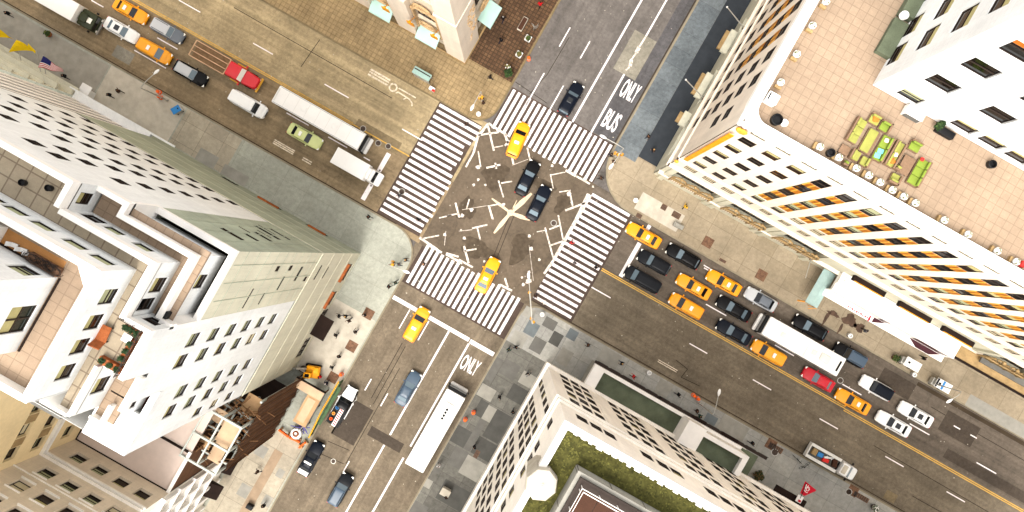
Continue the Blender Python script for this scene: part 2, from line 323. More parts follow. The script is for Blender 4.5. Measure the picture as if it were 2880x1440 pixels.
for s_ in ([(-8.0, 30), (-8.1, 24), (-8.9, 20.5)], [(-11.4, 21), (-6.2, 20.6)], [(-3.3, 6.5), (-2.0, -2.5), (-1.6, -4.2)], [(-2.7, 6.6), (-1.5, -2.6), (-1.0, -4.2)], [(-5.8, -21), (-5.75, -36)], [(-6.6, -18), (-6.5, -27)], [(-7.2, -17.8), (-7.15, -26.5)], [(-9.8, -34.6), (-6.2, -34.2)], [(-9.9, -36.6), (-6, -36.2)],
        [(26.6, -1.3), (28.6, -1.6), (28.4, -3), (31.2, -2.8)], [(-38, 8.2), (-37.6, 12.8)], [(56, 1.9), (90, 1.6)], [(60.2, 10.4), (90, 10.2)], [(-50, 10.8), (-25, 10.7)], [(64, -1.5), (80, -1.4)]): seam(s_, .09)
# road patches
for a in ((-4.5, -1.5, 2.6, 1.3), (-7.5, 8.5, 1.6, 1.9), (0.5, 1.5, 1.4, 2.2), (-1.0, 10.5, 1.8, .9), (-8.6, 2.4, 1.2, 1.6), (2.4, 9.6, .9, 1.4)): blob('crossing_stain', *a, .0022+.0002*a[3])
P1 = .004
for m, x0, x1, y0, y1 in (('patch_dark', -9.6, -6.05, -33.4, -27.8), ('patch_dark', -5.2, -.1, -31.15, -29.75), ('patch_concrete', -.65, 2.75, 29.25, 35.35), ('patch_tan', -27.6, -20.75, 4.2, 6.0), ('patch_tan', 60.6, 62.3, -3.7, -2.4), ('asphalt_lane_shade', 1.3, 4.5, 20.3, 29.2), ('asphalt_lane_shade', 2.8, 4.5, 29.2, 110), ('patch_dark', 52.0, 57.0, 9.6, 12.0),  # the two avenue lane strips carry canyon shade in their colour
        ('patch_dark', 65, 90, 5.2, 6.6), ('patch_dark', 62.5, 67.6, 8.2, 11.2), ('patch_concrete', -61.4, -58.6, -3.2, -1.5), ('asphalt_avenue_south', -11.3, -9.4, -60, -20)):
    slab(m, x0, x1, y0, y1, P1, 'road_patch')
# ------------------------------------------------------------------ painted markings
PM = .009
def bars(name, m, rects, z=PM):
    b = MB()
    for x0, x1, y0, y1 in rects: b.flat([(x0, y0), (x1, y0), (x1, y1), (x0, y1)], z)
    return struct(b.build(name, m))
def xs(n, a, b_): return [a+(b_-a)*(i+.5)/n for i in range(n)]
sw = .21
for q in ((-19.1, -12.4, -4.0, 13.5), (-11.4, 4.7, 14.2, 20.2), (5.25, 11.6, -4.0, 12.9), (-11.4, 4.7, -10.5, -4.85)): slab('asphalt_crosswalk', *q, P1-.002, 'road_patch')
bars('crosswalk', 'crosswalk_paint', [(-18.85+rnd.uniform(-.05, .05), -12.35+.45*sin(i*1.3)*.5+(-.55 if 3 < i < 9 else 0), y-sw, y+sw) for i, y in enumerate(xs(20, 13.55, -3.7))])
bars('crosswalk', 'crosswalk_paint', [(x-sw, x+sw, 14.1+rnd.uniform(-.25, .25), 20.0) for x in xs(20, -11.35, 4.7)])
bars('crosswalk', 'crosswalk_paint', [(5.35, 11.3+rnd.uniform(-.08, .08), y-sw, y+sw) for y in xs(20, 13.2, -3.75)])
bars('crosswalk', 'crosswalk_paint', [(x-sw, x+sw, -10.25, -4.45+rnd.uniform(-.2, .2)) for x in xs(19, -11.1, 4.1)])
bars('crosswalk_edge', 'worn_white_paint', [(5.15, 5.45, 2.6, 12.6), (-10.9, -8.6, -4.5, -4.2), (-8, -5.4, -4.4, -4.1), (2.3, 4.4, 13.75, 14.0), (.6, 2.2, 13.7, 14.05)], PM+.004)
bars('stop_line', 'white_paint', [(-11.4, .55, -13.2, -12.65), (.75, 4.5, -13.3, -12.7), (-21.95, -21.3, -3.4, 3.9), (14.05, 14.65, 4.9, 10.2), (14.1, 14.6, 12.3, 13.0)])
W1 = .075
def yl(x0, x1, y): return [(x0, x1, y-.19, y-.19+.13), (x0, x1, y+.06, y+.19)]
bars('centre_line', 'yellow_paint', yl(-140, -28, 4.95)+[(-28, -19, 4.85, 5.0)]+yl(11.6, 50, 4.5)+yl(50, 140, 4.2))
bars('lane_line', 'white_paint', [(-2.0, -1.75, 20.1, 140), (.95, 1.2, 20.1, 29.3), (.98, 1.2, 35.3, 140), (-2.55, -2.3, -29.6, -13.3), (-2.55, -2.3, -140, -31.2), (.66, .92, -29.6, -13.4), (.6, .86, -140, -31.4)])
bars('lane_dash', 'white_paint', [(-8.55-W1, -8.55+W1, 28.2, 31.2), (-5.25-W1, -5.25+W1, 28.2, 30.9), (-8.55-W1, -8.55+W1, 18.8, 24.0), (-5.4-W1, -5.4+W1, 19.9, 23.8), (-8.55-W1, -8.55+W1, -16.3, -13.3), (-5.5-W1, -5.5+W1, -16.4, -13.4), (-8.45-W1, -8.45+W1, -26, -24.2), (-5.5-W1, -5.5+W1, -26.8, -24.8), (-5.5-W1, -5.5+W1, -37.3, -35.5), (-5.5-W1, -5.5+W1, -47, -44), (-8.5-W1, -8.5+W1, 37, 40), (-5.3-W1, -5.3+W1, 37.5, 40.5)]
     + [(a, b_, y-W1, y+W1) for a, b_, y in ((-45.3, -42.2, 7.85), (-34, -30.2, 7.8), (-21.7, -18.6, 7.7), (-57.1, -53.7, 7.95), (-69, -66, 8), (-67.5, -65.6, 2), (-36.6, -33.1, 1.8), (-30, -27, 1.75), (-24.4, -23.4, 1.75), (-57.1, -53.9, 2), (-59, -54, -1.05), (11.6, 14.6, 1.68), (26.4, 29.6, 7.4), (23.5, 25.6, 11.9), (23.7, 25.7, 11.6), (27.1, 29.9, 1.6), (37.1, 40, 1.58), (47.7, 50.6, 1.45), (58.1, 61, 1.4), (67.8, 70.7, 1.35), (37.4, 40.4, 7.2), (48.1, 51.1, 7.1), (58.8, 61.9, 6.95), (64.2, 65.2, 9.7), (66.8, 67.8, 9.75), (69.4, 72.5, 6.85), (80, 83, 6.8), (78, 81, 1.3))])
bars('bus_stop_marking', 'faded_paint', [(-27.6-1.9, -27.6+1.2, y-.12, y+.12) for y in (11.95, 12.35, 12.7)]+[(-36.2, -33, y-.08, y+.08) for y in (-2.7, -2.45, -2.2)]+[(-31.6, -30.2, y-.08, y+.08) for y in (-2.7, -2.4)]+[(24.5, 27.5, y-.06, y+.06) for y in (-2.7, -2.45)])
# the bicycle marking: a ring, the frame and the bent fork
b = MB()
for i in range(20):
    a, c = 2*pi*i/20, 2*pi*(i+1)/20
    b.quad((-25.6+.62*cos(a), 12.05+.62*sin(a), PM), (-25.6+.62*cos(c), 12.05+.62*sin(c), PM), (-25.6+.4*cos(c), 12.05+.4*sin(c), PM), (-25.6+.4*cos(a), 12.05+.4*sin(a), PM))
def stroke(b, x0, y0, x1, y1, w, z=PM):
    d = math.hypot(x1-x0, y1-y0); nx, ny = -(y1-y0)/d*w/2, (x1-x0)/d*w/2
    b.quad((x0+nx, y0+ny, z), (x1+nx, y1+ny, z), (x1-nx, y1-ny, z), (x0-nx, y0-ny, z))
for s_ in ((-24.9, 12.35, -22.2, 12.35), (-24.7, 11.85, -22.9, 11.75), (-24.9, 11.55, -24.7, 11.85), (-23.6, 11.3, -23.3, 11.75), (-22.9, 11.75, -22.3, 11.5), (-22.3, 11.5, -22.1, 11.1)): stroke(b, *s_, .16)
struct(b.build('bicycle_marking', 'faded_paint'))
b = MB()
for i, (x0, y0, x1, y1, w) in enumerate(((1.1, 35.2, 1.0, 33.6, .24), (1.0, 33.5, 1.05, 32.7, .5), (1.05, 32.6, .9, 31.4, .22), (.95, 31.5, 1.25, 30.6, .45), (1.2, 30.5, 1.0, 29.9, .2))): stroke(b, x0, y0, x1, y1, w, PM+.001*i)
struct(b.build('repaired_lane_line', 'worn_white_paint'))
# the star and the white scraps of old markings in the crossing, sprayed by the street works
b = MB(); cx, cy = -3.1, 5.05
for ax, ay, w in ((-6.3, 5.5, .42), (-1.9, 8.8, .72), (-.3, 5.5, .6), (-3.7, 1.5, .6), (-3.2, 7.0, .16)):
    d = math.hypot(ax-cx, ay-cy); nx, ny = -(ay-cy)/d*w/2, (ax-cx)/d*w/2
    b.add([(cx+nx*.6, cy+ny*.6, PM), (cx+(ax-cx)*.55+nx, cy+(ay-cy)*.55+ny, PM), (ax+nx*.4, ay+ny*.4, PM), (ax-nx*.4, ay-ny*.4, PM), (cx+(ax-cx)*.55-nx, cy+(ay-cy)*.55-ny, PM), (cx-nx*.6, cy-ny*.6, PM)], [(0, 1, 2, 3, 4, 5)])
b.flat([(cx+.45*cos(a*pi/5), cy+.45*sin(a*pi/5)) for a in range(10)], PM+.003)
struct(b.build('star_marking', 'star_paint'))
b = MB()
def px(x, y):      # the crossing was measured on the survey photograph; this gives metres on the road
    dx, dy = (x-1440)/20.5, (720-y)/20.5; c, s_ = cos(radians(ANG)), sin(radians(ANG)); return dx*c-dy*s_, dx*s_+dy*c
for x0, y0, x1, y1, w in ((1374, 347, 1344, 385, .4), (1374, 347, 1425, 380, .35), (1372, 352, 1389, 424, .3), (1345, 380, 1402, 372, .28), (1344, 385, 1332, 430, .35), (1332, 430, 1310, 470, .3), (1420, 378, 1432, 412, .38), (1432, 395, 1420, 410, .3),
        (1345, 425, 1352, 470, .2), (1388, 415, 1415, 410, .16), (1368, 472, 1408, 463, .3), (1393, 458, 1396, 475, .28), (1440, 440, 1444, 462, .3), (1483, 415, 1492, 455, .25), (1402, 508, 1416, 555, .22), (1410, 515, 1440, 510, .22), (1548, 490, 1556, 530, .18), (1550, 492, 1590, 484, .16), (1573, 540, 1605, 535, .16), (1601, 535, 1611, 580, .26),
        (1590, 592, 1648, 570, .3), (1570, 605, 1584, 675, .24), (1545, 645, 1576, 633, .24), (1533, 640, 1556, 725, .26), (1548, 690, 1590, 676, .26), (1510, 652, 1532, 648, .14), (1655, 545, 1618, 622, .5), (1618, 622, 1558, 730, .5), (1558, 730, 1530, 770, .4),
        (1328, 642, 1371, 632, .26), (1342, 640, 1351, 675, .24), (1256, 608, 1290, 600, .24), (1281, 570, 1292, 612, .3), (1270, 605, 1235, 613, .2), (1304, 706, 1340, 700, .26), (1305, 692, 1318, 740, .34), (1185, 672, 1235, 662, .22), (1180, 668, 1230, 702, .4), (1376, 582, 1386, 618, .3), (1372, 580, 1402, 574, .2), (1320, 560, 1312, 588, .2), (1420, 782, 1428, 808, .3), (1405, 800, 1440, 818, .35), (1255, 712, 1290, 722, .3), (1290, 730, 1330, 752, .3), (1290, 650, 1328, 646, .08), (1300, 590, 1372, 578, .07), (1440, 465, 1485, 448, .07), (1250, 690, 1254, 650, .08), (1488, 690, 1500, 790, .06)):
    (a, c), (d, e) = px(x0, y0), px(x1, y1); stroke(b, a, c, d, e, w*.85, PM+.003)
for k, (x, y) in enumerate(((1297, 648), (1251, 660), (1344, 470), (1332, 520), (1326, 590), (1362, 735), (1489, 664), (1494, 700), (1488, 765), (1490, 790), (1468, 780), (1472, 800), (1484, 792), (1553, 466), (1503, 462), (1365, 520), (1416, 575), (1600, 545), (1517, 730), (1645, 505), (1668, 525), (1515, 842), (1530, 850), (1345, 505), (1300, 606), (1385, 612), (1306, 670))):
    x, y = px(x, y); r = .16+.16*((k*7) % 5)/5; b.flat([(x+r*(1+.3*sin(5*a+k))*cos(a), y+r*(1+.3*cos(3*a+k))*sin(a)) for a in [2*pi*i/9 for i in range(9)]], PM+.003+.0002*k)
struct(b.build('faded_marking', 'worn_white_paint'))
# small white specks of litter and gum trodden into the road
b = MB()
for i in range(260):
    if i % 2: x, y = rnd.uniform(-60, 75), rnd.uniform(-3.5, 13)
    else: x, y = rnd.uniform(-11, 4.5), rnd.uniform(-45, 40)
    r = rnd.uniform(.03, .09); b.flat([(x+r*cos(a)*rnd.uniform(.6, 1.3), y+r*sin(a)) for a in (0, 1.2, 2.5, 3.8, 5)], .012)
struct(b.build('litter_specks', 'slab_pale'), 'stuff')
def word(txt, cx, cy, w, h, name):
    cu = bpy.data.curves.new(name, 'FONT'); cu.body = txt; cu.align_x = 'CENTER'; cu.align_y = 'CENTER'; cu.size = 1; cu.offset = .02
    o = bpy.data.objects.new(name, cu); COL.objects.link(o); dg = bpy.context.evaluated_depsgraph_get()
    me = bpy.data.meshes.new_from_object(o.evaluated_get(dg)); bpy.data.objects.remove(o)
    X = [v.co.x for v in me.vertices]; Y = [v.co.y for v in me.vertices]
    for v in me.vertices: v.co = (cx+(v.co.x-(min(X)+max(X))/2)*w/(max(X)-min(X)), cy+(v.co.y-(min(Y)+max(Y))/2)*h/(max(Y)-min(Y)), PM)
    me.materials.clear(); me.materials.append(M('white_paint')); n = bpy.data.objects.new(name, me); COL.objects.link(n); return struct(n)
word('ONLY', 2.92, 27.7, 2.35, 2.7, 'lane_word'); word('BUS', 2.72, 22.9, 2.1, 2.75, 'lane_word'); word('ONLY', 2.42, -15.85, 2.5, 2.2, 'lane_word')
# ------------------------------------------------------------------ buildings
stone('white_stone', (228, 229, 227)); stone('cream_stone', (245, 238, 227), soot=.1); stone('pale_stone', (230, 216, 198))
stone('green_shade_stone', (166, 174, 154), .84, 2.2, 1.5, .24); stone('ivory_stone', (204, 200, 178), .86, 2.2, 1.5, .15); stone('tan_stone', (222, 206, 182), soot=.12); mat('gold_stone', (156, 130, 90), .7, var=.22, scale=.9, fine=4)  # green: shade of the street-facing walls mixed into the stone colour
mat('coping', (232, 228, 222), .7, var=.06); mat('pink_roof', (206, 188, 176), .8, var=.08, scale=.15, fine=2); mat('dark_gap', (34, 23, 18), .9, var=.3)
paving('terrace_tiles', (145, 126, 106), (140, 121, 102), (125, 107, 90), .72, .72, .03, blotch=.1, fine=.07)
paving('terrace_tiles_grey', (150, 138, 118), (143, 131, 112), (114, 101, 86), 1.1, 1.1, .05, blotch=.12, fine=.07)
mat('terrace_ochre', (172, 122, 72), .8, var=.15); mat('moss', (72, 70, 34), .95, var=.45, scale=1.6, fine=6, bump=.4); mat('felt_green', (92, 99, 80), .9, var=.3, scale=.5)
mat('timber_deck', (66, 42, 30), .8, var=.25, scale=.6); mat('brown_brick', (96, 66, 46), .9, var=.3, scale=.8); mat('lining_dark_red', (58, 22, 18), .9, var=.2); mat('rust', (150, 84, 44), .8, var=.3, scale=2)
mat('frame_dark', (46, 36, 30), .5, var=.1); mat('frame_white', (210, 205, 192), .6, var=.05); mat('gold', (222, 146, 24), .45, var=.25, scale=2.2); mat('gold_pale', (212, 158, 58), .45, var=.1)
mat('spandrel_orange', (160, 96, 20), .5, var=.35, scale=2.5, fine=7)
def glass(name, c, r=.08, sp=.1):
    m, t, b_ = _nodes(name); b_.inputs['Base Color'].default_value = (*lin(c), 1); b_.inputs['Roughness'].default_value = r; b_.inputs['IOR'].default_value = 1.5; b_.inputs['Specular IOR Level'].default_value = sp; MATS[name] = m
glass('glass_dark', (9, 8, 8)); glass('glass_brown', (30, 18, 12)); glass('glass_green', (34, 40, 34)); glass('glass_blue', (40, 52, 66))
mat('blind_khaki', (172, 162, 112), .8, var=.15); mat('blind_cream', (196, 184, 152), .8, var=.1); mat('blind_green', (160, 162, 126), .8, var=.12); mat('curtain_orange', (190, 104, 30), .8, var=.3)
def P3(ax, sg, pl, u, d, z): return (u, pl+sg*d, z) if ax == 'Y' else (pl+sg*d, u, z)
def pieces(mb, tol=.06):
    """the separate pieces of a part: faces joined by their corners, then shells that touch"""
    par = list(range(len(mb.v)))
    def find(a):
        while par[a] != a: par[a] = par[par[a]]; a = par[a]
        return a
    for f in mb.f:
        for q in f[1:]: par[find(q)] = find(f[0])
    key = {}
    for i, p in enumerate(mb.v):
        k = (round(p[0], 3), round(p[1], 3), round(p[2], 3))
        if k in key: par[find(i)] = find(key[k])
        else: key[k] = i
    box = {}
    for i, p in enumerate(mb.v):
        r = find(i); b = box.setdefault(r, [list(p), list(p)])
        for j in range(3): b[0][j] = min(b[0][j], p[j]); b[1][j] = max(b[1][j], p[j])
    ids = list(box)
    if len(ids) > 700: return [mb]
    for i, a in enumerate(ids):
        for c in ids[:i]:
            A, C = box[a], box[c]
            if find(a) != find(c) and all(A[0][j]-tol <= C[1][j] and C[0][j]-tol <= A[1][j] for j in range(3)): par[find(a)] = find(c)
    out = {}
    for f, m in zip(mb.f, mb.m): out.setdefault(find(f[0]), []).append((f, m))
    res = []
    for fs in out.values():
        q = MB(); mp = {}
        for f, m in fs:
            for i in f:
                if i not in mp: mp[i] = len(q.v); q.v.append(mb.v[i])
            q.f.append(tuple(mp[i] for i in f)); q.m.append(m)
        res.append(q)
    return res
class Bld:
    def __init__(s, name, label, cat, base, frame='frame_dark'):
        s.root = thing(name, label, cat, (base[0], base[1], 0)); s.wins = []; s.fr = frame; s.cache = {}
    def part(s, name, mb, mats, smooth=0):
        g = pieces(mb)
        for q in (g if 1 < len(g) <= 26 else [mb]): o = q.build(name, mats, s.root, smooth=smooth)
        return o
    def facade(s, ax, pl, sg, u0, u1, z0, z1, ops=(), m='white_stone', depth=.2, name='wall', lead=True):
        D0 = depth; b = MB(); R = lambda u, d, z: P3(ax, sg, pl, u, d, z)
        ops = [o for o in ops if o[0]-o[2]/2 > u0 and o[0]+o[2]/2 < u1 and o[1]-o[3]/2 > z0 and o[1]+o[3]/2 < z1]
        us = sorted({round(v, 3) for v in [u0, u1]+[o[0]+k*o[2]/2 for o in ops for k in (-1, 1)]}); zs = sorted({round(v, 3) for v in [z0, z1]+[o[1]+k*o[3]/2 for o in ops for k in (-1, 1)]})
        hole = lambda u, z: any(abs(u-o[0]) < o[2]/2 and abs(z-o[1]) < o[3]/2 for o in ops)
        cols = {}
        for i in range(len(us)-1):
            um = (us[i]+us[i+1])/2; near = [o for o in ops if abs(um-o[0]) < o[2]/2]; j = 0
            while j < len(zs)-1:
                zm = (zs[j]+zs[j+1])/2
                if any(abs(zm-o[1]) < o[3]/2 for o in near): j += 1; continue
                k = j+1
                while k < len(zs)-1 and not any(abs((zs[k]+zs[k+1])/2-o[1]) < o[3]/2 for o in near): k += 1
                b.quad(R(us[i], 0, zs[j]), R(us[i+1], 0, zs[j]), R(us[i+1], 0, zs[k]), R(us[i], 0, zs[k])); j = k
        for o in ops:
            u, z, w, h = o[:4]; a, c, e, f = u-w/2, u+w/2, z-h/2, z+h/2; k = o[4] if len(o) > 4 else 'win'; depth = .09 if k == 'slot' else D0
            for p, q in (((a, e), (c, e)), ((c, e), (c, f)), ((c, f), (a, f)), ((a, f), (a, e))):
                b.quad(R(p[0], 0, p[1]), R(q[0], 0, q[1]), R(q[0], -depth, q[1]), R(p[0], -depth, p[1]))
            s.wins.append((ax, sg, pl, u, z, w, h, k, depth))
        return s.part(name, b, m)
    def _wmesh(s, ax, sg, w, h, k):
        key = (ax, sg, round(w, 2), round(h, 2), k)
        if key in s.cache: return s.cache[key]
        R = lambda u, d, z: P3(ax, sg, 0, u, d, z); f = MB(); t = .07 if w < 2.5 else .1
        def bar(a, c, e, g, d0=-.05, d1=.05):
            x = [R(a, d0, e), R(c, d0, e), R(c, d0, g), R(a, d0, g), R(a, d1, e), R(c, d1, e), R(c, d1, g), R(a, d1, g)]
            f.add(x, [(0, 1, 2, 3), (4, 5, 6, 7), (0, 1, 5, 4), (1, 2, 6, 5), (2, 3, 7, 6), (3, 0, 4, 7)])
        if k == 'slot': bar(-w/2, w/2, -h/2, -h/2+.05)
        else:
            bar(-w/2, -w/2+t, -h/2, h/2); bar(w/2-t, w/2, -h/2, h/2); bar(-w/2+t, w/2-t, -h/2, -h/2+t); bar(-w/2+t, w/2-t, h/2-t, h/2)
            if k in ('win', 'b0', 'b1', 'b2', 'b3', 'org'): bar(-w/2+t, w/2-t, -.035, .035, -.04, .06)
            if k == 'wide': bar(-.05, .05, -h/2+t, h/2-t, -.04, .06); bar(-w/2+t, -.05, -.04, .04, -.04, .06); bar(.05, w/2-t, -.04, .04, -.04, .06)
            if k == 'shop':
                for i in range(1, 4): x = -w/2+w*i/4; bar(x-.06, x+.06, -h/2+t, h/2-t, -.04, .1)
        p = MB(); a, c, e, g = -w/2+t*.5, w/2-t*.5, -h/2+t*.5, h/2-t*.5
        gm, bm, fr = {'win': ('glass_dark', 'blind_khaki', 0), 'b0': ('glass_dark', 'blind_khaki', .0), 'b1': ('glass_brown', 'blind_khaki', .45), 'b2': ('glass_dark', 'blind_green', .7), 'b3': ('glass_brown', 'blind_cream', 1), 'wide': ('glass_green', 'blind_khaki', .5),
                      'org': ('glass_dark', 'curtain_orange', .4), 'shop': ('glass_brown', 'blind_khaki', .12), 'slot': ('glass_dark', 'blind_khaki', 0), 'green': ('glass_dark', 'blind_green', .85)}[k]
        zc = g-(g-e)*fr
        if fr < 1: p.quad(R(a, -.01, e), R(c, -.01, e), R(c, -.01, zc), R(a, -.01, zc), 0)
        if fr > 0: p.quad(R(a, -.01, zc), R(c, -.01, zc), R(c, -.01, g), R(a, -.01, g), 1)
        s.cache[key] = (f.mesh('window', s.fr), p.mesh('pane', [gm, bm]), f, p, gm, bm); return s.cache[key]
    def finish(s, limit=100):
        def size(w):      # how large it shows from the drone
            x, y, z = P3(w[0], w[1], w[2], w[3], 0, w[4]); g = math.hypot(x, y)/(CAM_H-z)
            c, q = cos(radians(ANG)), sin(radians(ANG)); dx, dy = (x*c+y*q)/(CAM_H-z), (-x*q+y*c)/(CAM_H-z)
            return (abs(dx) > .6 or abs(dy) > .3, -(w[5]*w[6])/(CAM_H-z)**2*g)
        ws = sorted(s.wins, key=size); rest = ws[limit:]
        for w in ws[:limit]:
            ax, sg, pl, u, z, ww, h, k, d = w; fm, pm = s._wmesh(ax, sg, ww, h, k)[:2]; x, y, zz = P3(ax, sg, pl, u, -d+.055, z)
            a = bpy.data.objects.new('window', fm); COL.objects.link(a); a.parent = s.root; a.location = (x-s.root.location.x, y-s.root.location.y, zz)
            c = bpy.data.objects.new('pane', pm); COL.objects.link(c); c.parent = a
        if rest:
            A = MB(); names = [s.fr]
            for w in rest:
                ax, sg, pl, u, z, ww, h, k, d = w; _, _, f, p, gm, bm = s._wmesh(ax, sg, ww, h, k); o = P3(ax, sg, pl, u, -d+.06, z)
                for n in (gm, bm):
                    if n not in names: names.append(n)
                for src, mm in ((f, [s.fr]), (p, [gm, bm])):
                    kk = len(A.v); A.v += [(q[0]+o[0], q[1]+o[1], q[2]+o[2]) for q in src.v]; A.f += [tuple(i+kk for i in fc) for fc in src.f]; A.m += [names.index(mm[i]) for i in src.m]
            o = A.build('windows', names, s.root); o['kind'] = 'stuff'
def kinds(seed, pool):
    r = random.Random(seed); return lambda: r.choice(pool)
def grid(cols, rows, w, h, pick): return [(c, z, w, h, pick()) for c in cols for z in rows]
def parapet(b, x0, x1, y0, y1, zf, zt, sides, t=.35, m=0, e=.03):
    """low wall round a roof; e = how far its face stands proud of the wall below"""
    if 'E' in sides: b.box(x1-t, x1+e, y0, y1, zf, zt, m)
    if 'W' in sides: b.box(x0-e, x0+t, y0, y1, zf, zt, m)
    if 'N' in sides: b.box(x0+(t if 'W' in sides else 0), x1-(t if 'E' in sides else 0), y1-t, y1+e, zf, zt, m)
    if 'S' in sides: b.box(x0+(t if 'W' in sides else 0), x1-(t if 'E' in sides else 0), y0-e, y0+t, zf, zt, m)

# ---- the white stepped building in the west corner
B = Bld('stepped_building', 'white stepped office tower with tiled setback terraces and a stone base coloured pale green for shade', 'building', (-18.3, -10))
wk = kinds(3, ['b1', 'b2', 'b2', 'b1', 'b2', 'b3', 'b1']); wd = kinds(5, ['b0', 'b0', 'b0', 'b1', 'green'])
rows = [24.6, 29.0, 33.4, 37.8, 42.2, 46.6, 51.2, 55.4]
# stone base (to 23.6 m) and the corner pavilion above it; the green on street faces is painted shade
oy = [(x, z, 1.1, 1.9, 'b0') for x in (-27.4, -29.4, -32.4, -34.4, -37.4, -39.4) for z in (15.5, 20)]
B.facade('X', -18.2, 1, -28, -9.95, 0, 23.5, [(-12.9, 2.9, 2.6, 3.4, 'shop'), (-16.9, 2.9, 2.2, 3.4, 'shop'), (-12.5, 20.6, 1.9, .5, 'slot'), (-12.6, 16.5, 1.6, .4, 'slot'), (-19.9, 1.95, 2.6, 3.7, 'shop'), (-24.4, 2.9, 3, 3.4, 'shop')], 'ivory_stone', name='base_wall')
B.facade('Y', -9.95, 1, -49.5, -18.2, 0, 23.5, [(-24.6, 1.7, 3.4, 2.6, 'shop'), (-31.5, 1.7, 3.0, 2.6, 'shop'), (-38, 2.2, 2.6, 3, 'shop')], 'green_shade_stone', name='base_wall')
B.facade('X', -18.2, 1, -15.95, -9.95, 23.5, 52.6, [(-11.7, 38.8, .6, 1.0, 'slot'), (-11.7, 34.2, .6, 1.0, 'slot'), (-12.45, 29.6, 1.7, .8, 'slot'), (-13.2, 25.2, .6, 1.0, 'slot'), (-13.4, 34.6, 1.5, .4, 'slot'), (-14.6, 43, 2, .3, 'slot'), (-14.9, 38.5, 1.2, .3, 'slot')], 'ivory_stone', name='pavilion_wall')
B.facade('Y', -9.95, 1, -25, -18.2, 23.5, 52.6, [(-21.25, 46.2, 2.1, 1.1, 'slot'), (-20.85, 41.9, 1.3, .9, 'slot'), (-21.2, 37.4, 1.8, .9, 'slot'), (-22.2, 32.9, 2.8, 1.1, 'slot'), (-22.15, 28.8, 2.5, 1.0, 'slot'), (-22.4, 39.7, 1.2, .3, 'slot'), (-21.8, 35.2, 1.6, .25, 'slot'), (-22.9, 31, 2.0, .25, 'slot')], 'green_shade_stone', name='pavilion_wall')
b = MB(); b.box(-18.62, -18.17, -15.95, -9.92, 52.6, 53.2); b.box(-25, -18.62, -10.42, -9.92, 52.6, 53.2); b.box(-25.3, -25, -11, -9.92, 52.6, 57.2); b.box(-19.3, -18.17, -16.4, -15.95, 50, 57.2); B.part('cornice', b, 'coping')
b = MB(); b.box(-25, -18.62, -16, -10.42, 46.6, 46.8); b.box(-25, -18.62, -10.5, -10.42, 46.8, 51.9); b.box(-18.7, -18.62, -16, -10.5, 46.8, 51.9); b.box(-25, -19.2, -10.89, -10.84, 46.8, 51.6); b.box(-19.19, -19.14, -15.9, -10.9, 46.8, 51.6); B.part('gap_shade_lining', b, 'dark_gap')  # dark lining added so the deep gap looks shaded
# white main walls
opx = [(-17.9, z, 1.25, 2.25, wk()) for z in rows[1:7]]+[(-19.8, z, 1.25, 2.25, wk()) for z in rows[1:7]]+[(y, z, 1.25, 2.25, wk()) for y in (-23.3, -25.2) for z in rows[:6]]+[(-27.1, z, 1.0, 2.1, wk()) for z in rows[1:4]]
B.facade('X', -18.3, 1, -22.3, -15.95, 23.5, 57.0, opx, 'white_stone'); B.facade('X', -18.3, 1, -28, -22.3, 23.5, 52.0, opx, 'white_stone')
opy = [(x, z, 1.05, 1.9, 'b0') for x, n in ((-27.2, 6), (-29.3, 7), (-32.3, 8), (-34.3, 8), (-37.3, 6), (-39.4, 7), (-42.3, 7), (-44.4, 7), (-47.3, 7), (-49.4, 6)) for z in rows[:n]]
B.facade('Y', -10.0, 1, -27.5, -25, 23.5, 56.9, opy, 'white_stone', .09); B.facade('Y', -10.0, 1, -49.5, -27.5, 23.5, 60.3, opy, 'white_stone', .09)
b = MB(); b.box(-47.6, -18.3, -28.02, -28, 0, 51.6); b.box(-20, -18.32, -22.4, -22.3, 49, 57); b.box(-18.8, -18.28, -24.7, -22.4, 51.4, 52.1); b.box(-22, -18.28, -28.03, -24.7, 51.6, 52.1); B.part('side_wall', b, 'white_stone')
b = MB(); b.box(-19.6, -18.8, -24.7, -22.4, 45.5, 45.7); b.box(-19.29, -19.24, -24.7, -22.4, 45.7, 51); b.box(-18.86, -18.8, -24.7, -22.4, 45.7, 51.2); B.part('gap_shade_lining', b, 'lining_dark_red')  # dark red lining, the slot's shade put into its colour
# first setback: wall from the gutter up to the narrow terrace at 57 m
B.facade('X', -19.2, 1, -15.95, -10.9, 46.8, 57.0, [(-13.1, 54.0, 1.2, 2.0, 'b1')], 'white_stone'); B.facade('Y', -10.9, 1, -25, -19.2, 46.8, 57.0, [(-21.5, 54.2, 1.5, 1.7, 'b0')], 'white_stone')
B.facade('X', -19.3, 1, -24.6, -22.4, 45.7, 57.0, [(-23.6, 53.5, 1.2, 2.0, 'b1')], 'white_stone')
b = MB(); b.box(-27.4, -18.7, -16.3, -10.35, 56.8, 57.0); b.box(-20.2, -18.7, -24.4, -20.3, 56.8, 57.0); B.part('terrace_floor', b, 'terrace_tiles')
b = MB(); b.box(-25, -19.55, -11.25, -10.87, 57.0, 58.0); b.box(-19.55, -19.17, -16.0, -10.87, 57.0, 58.0); b.box(-27.5, -25.0, -10.35, -9.97, 56.9, 58.0); b.box(-25.4, -25.0, -11.25, -10.35, 57, 58)
b.box(-18.65, -18.27, -23.0, -20.3, 57.0, 57.9); b.box(-19.4, -19.17, -24.4, -23.0, 57, 57.8); b.box(-20.2, -19.4, -24.5, -24.3, 57, 57.8); b.box(-19.17, -18.27, -16.3, -15.9, 57, 58); B.part('parapet', b, 'coping')
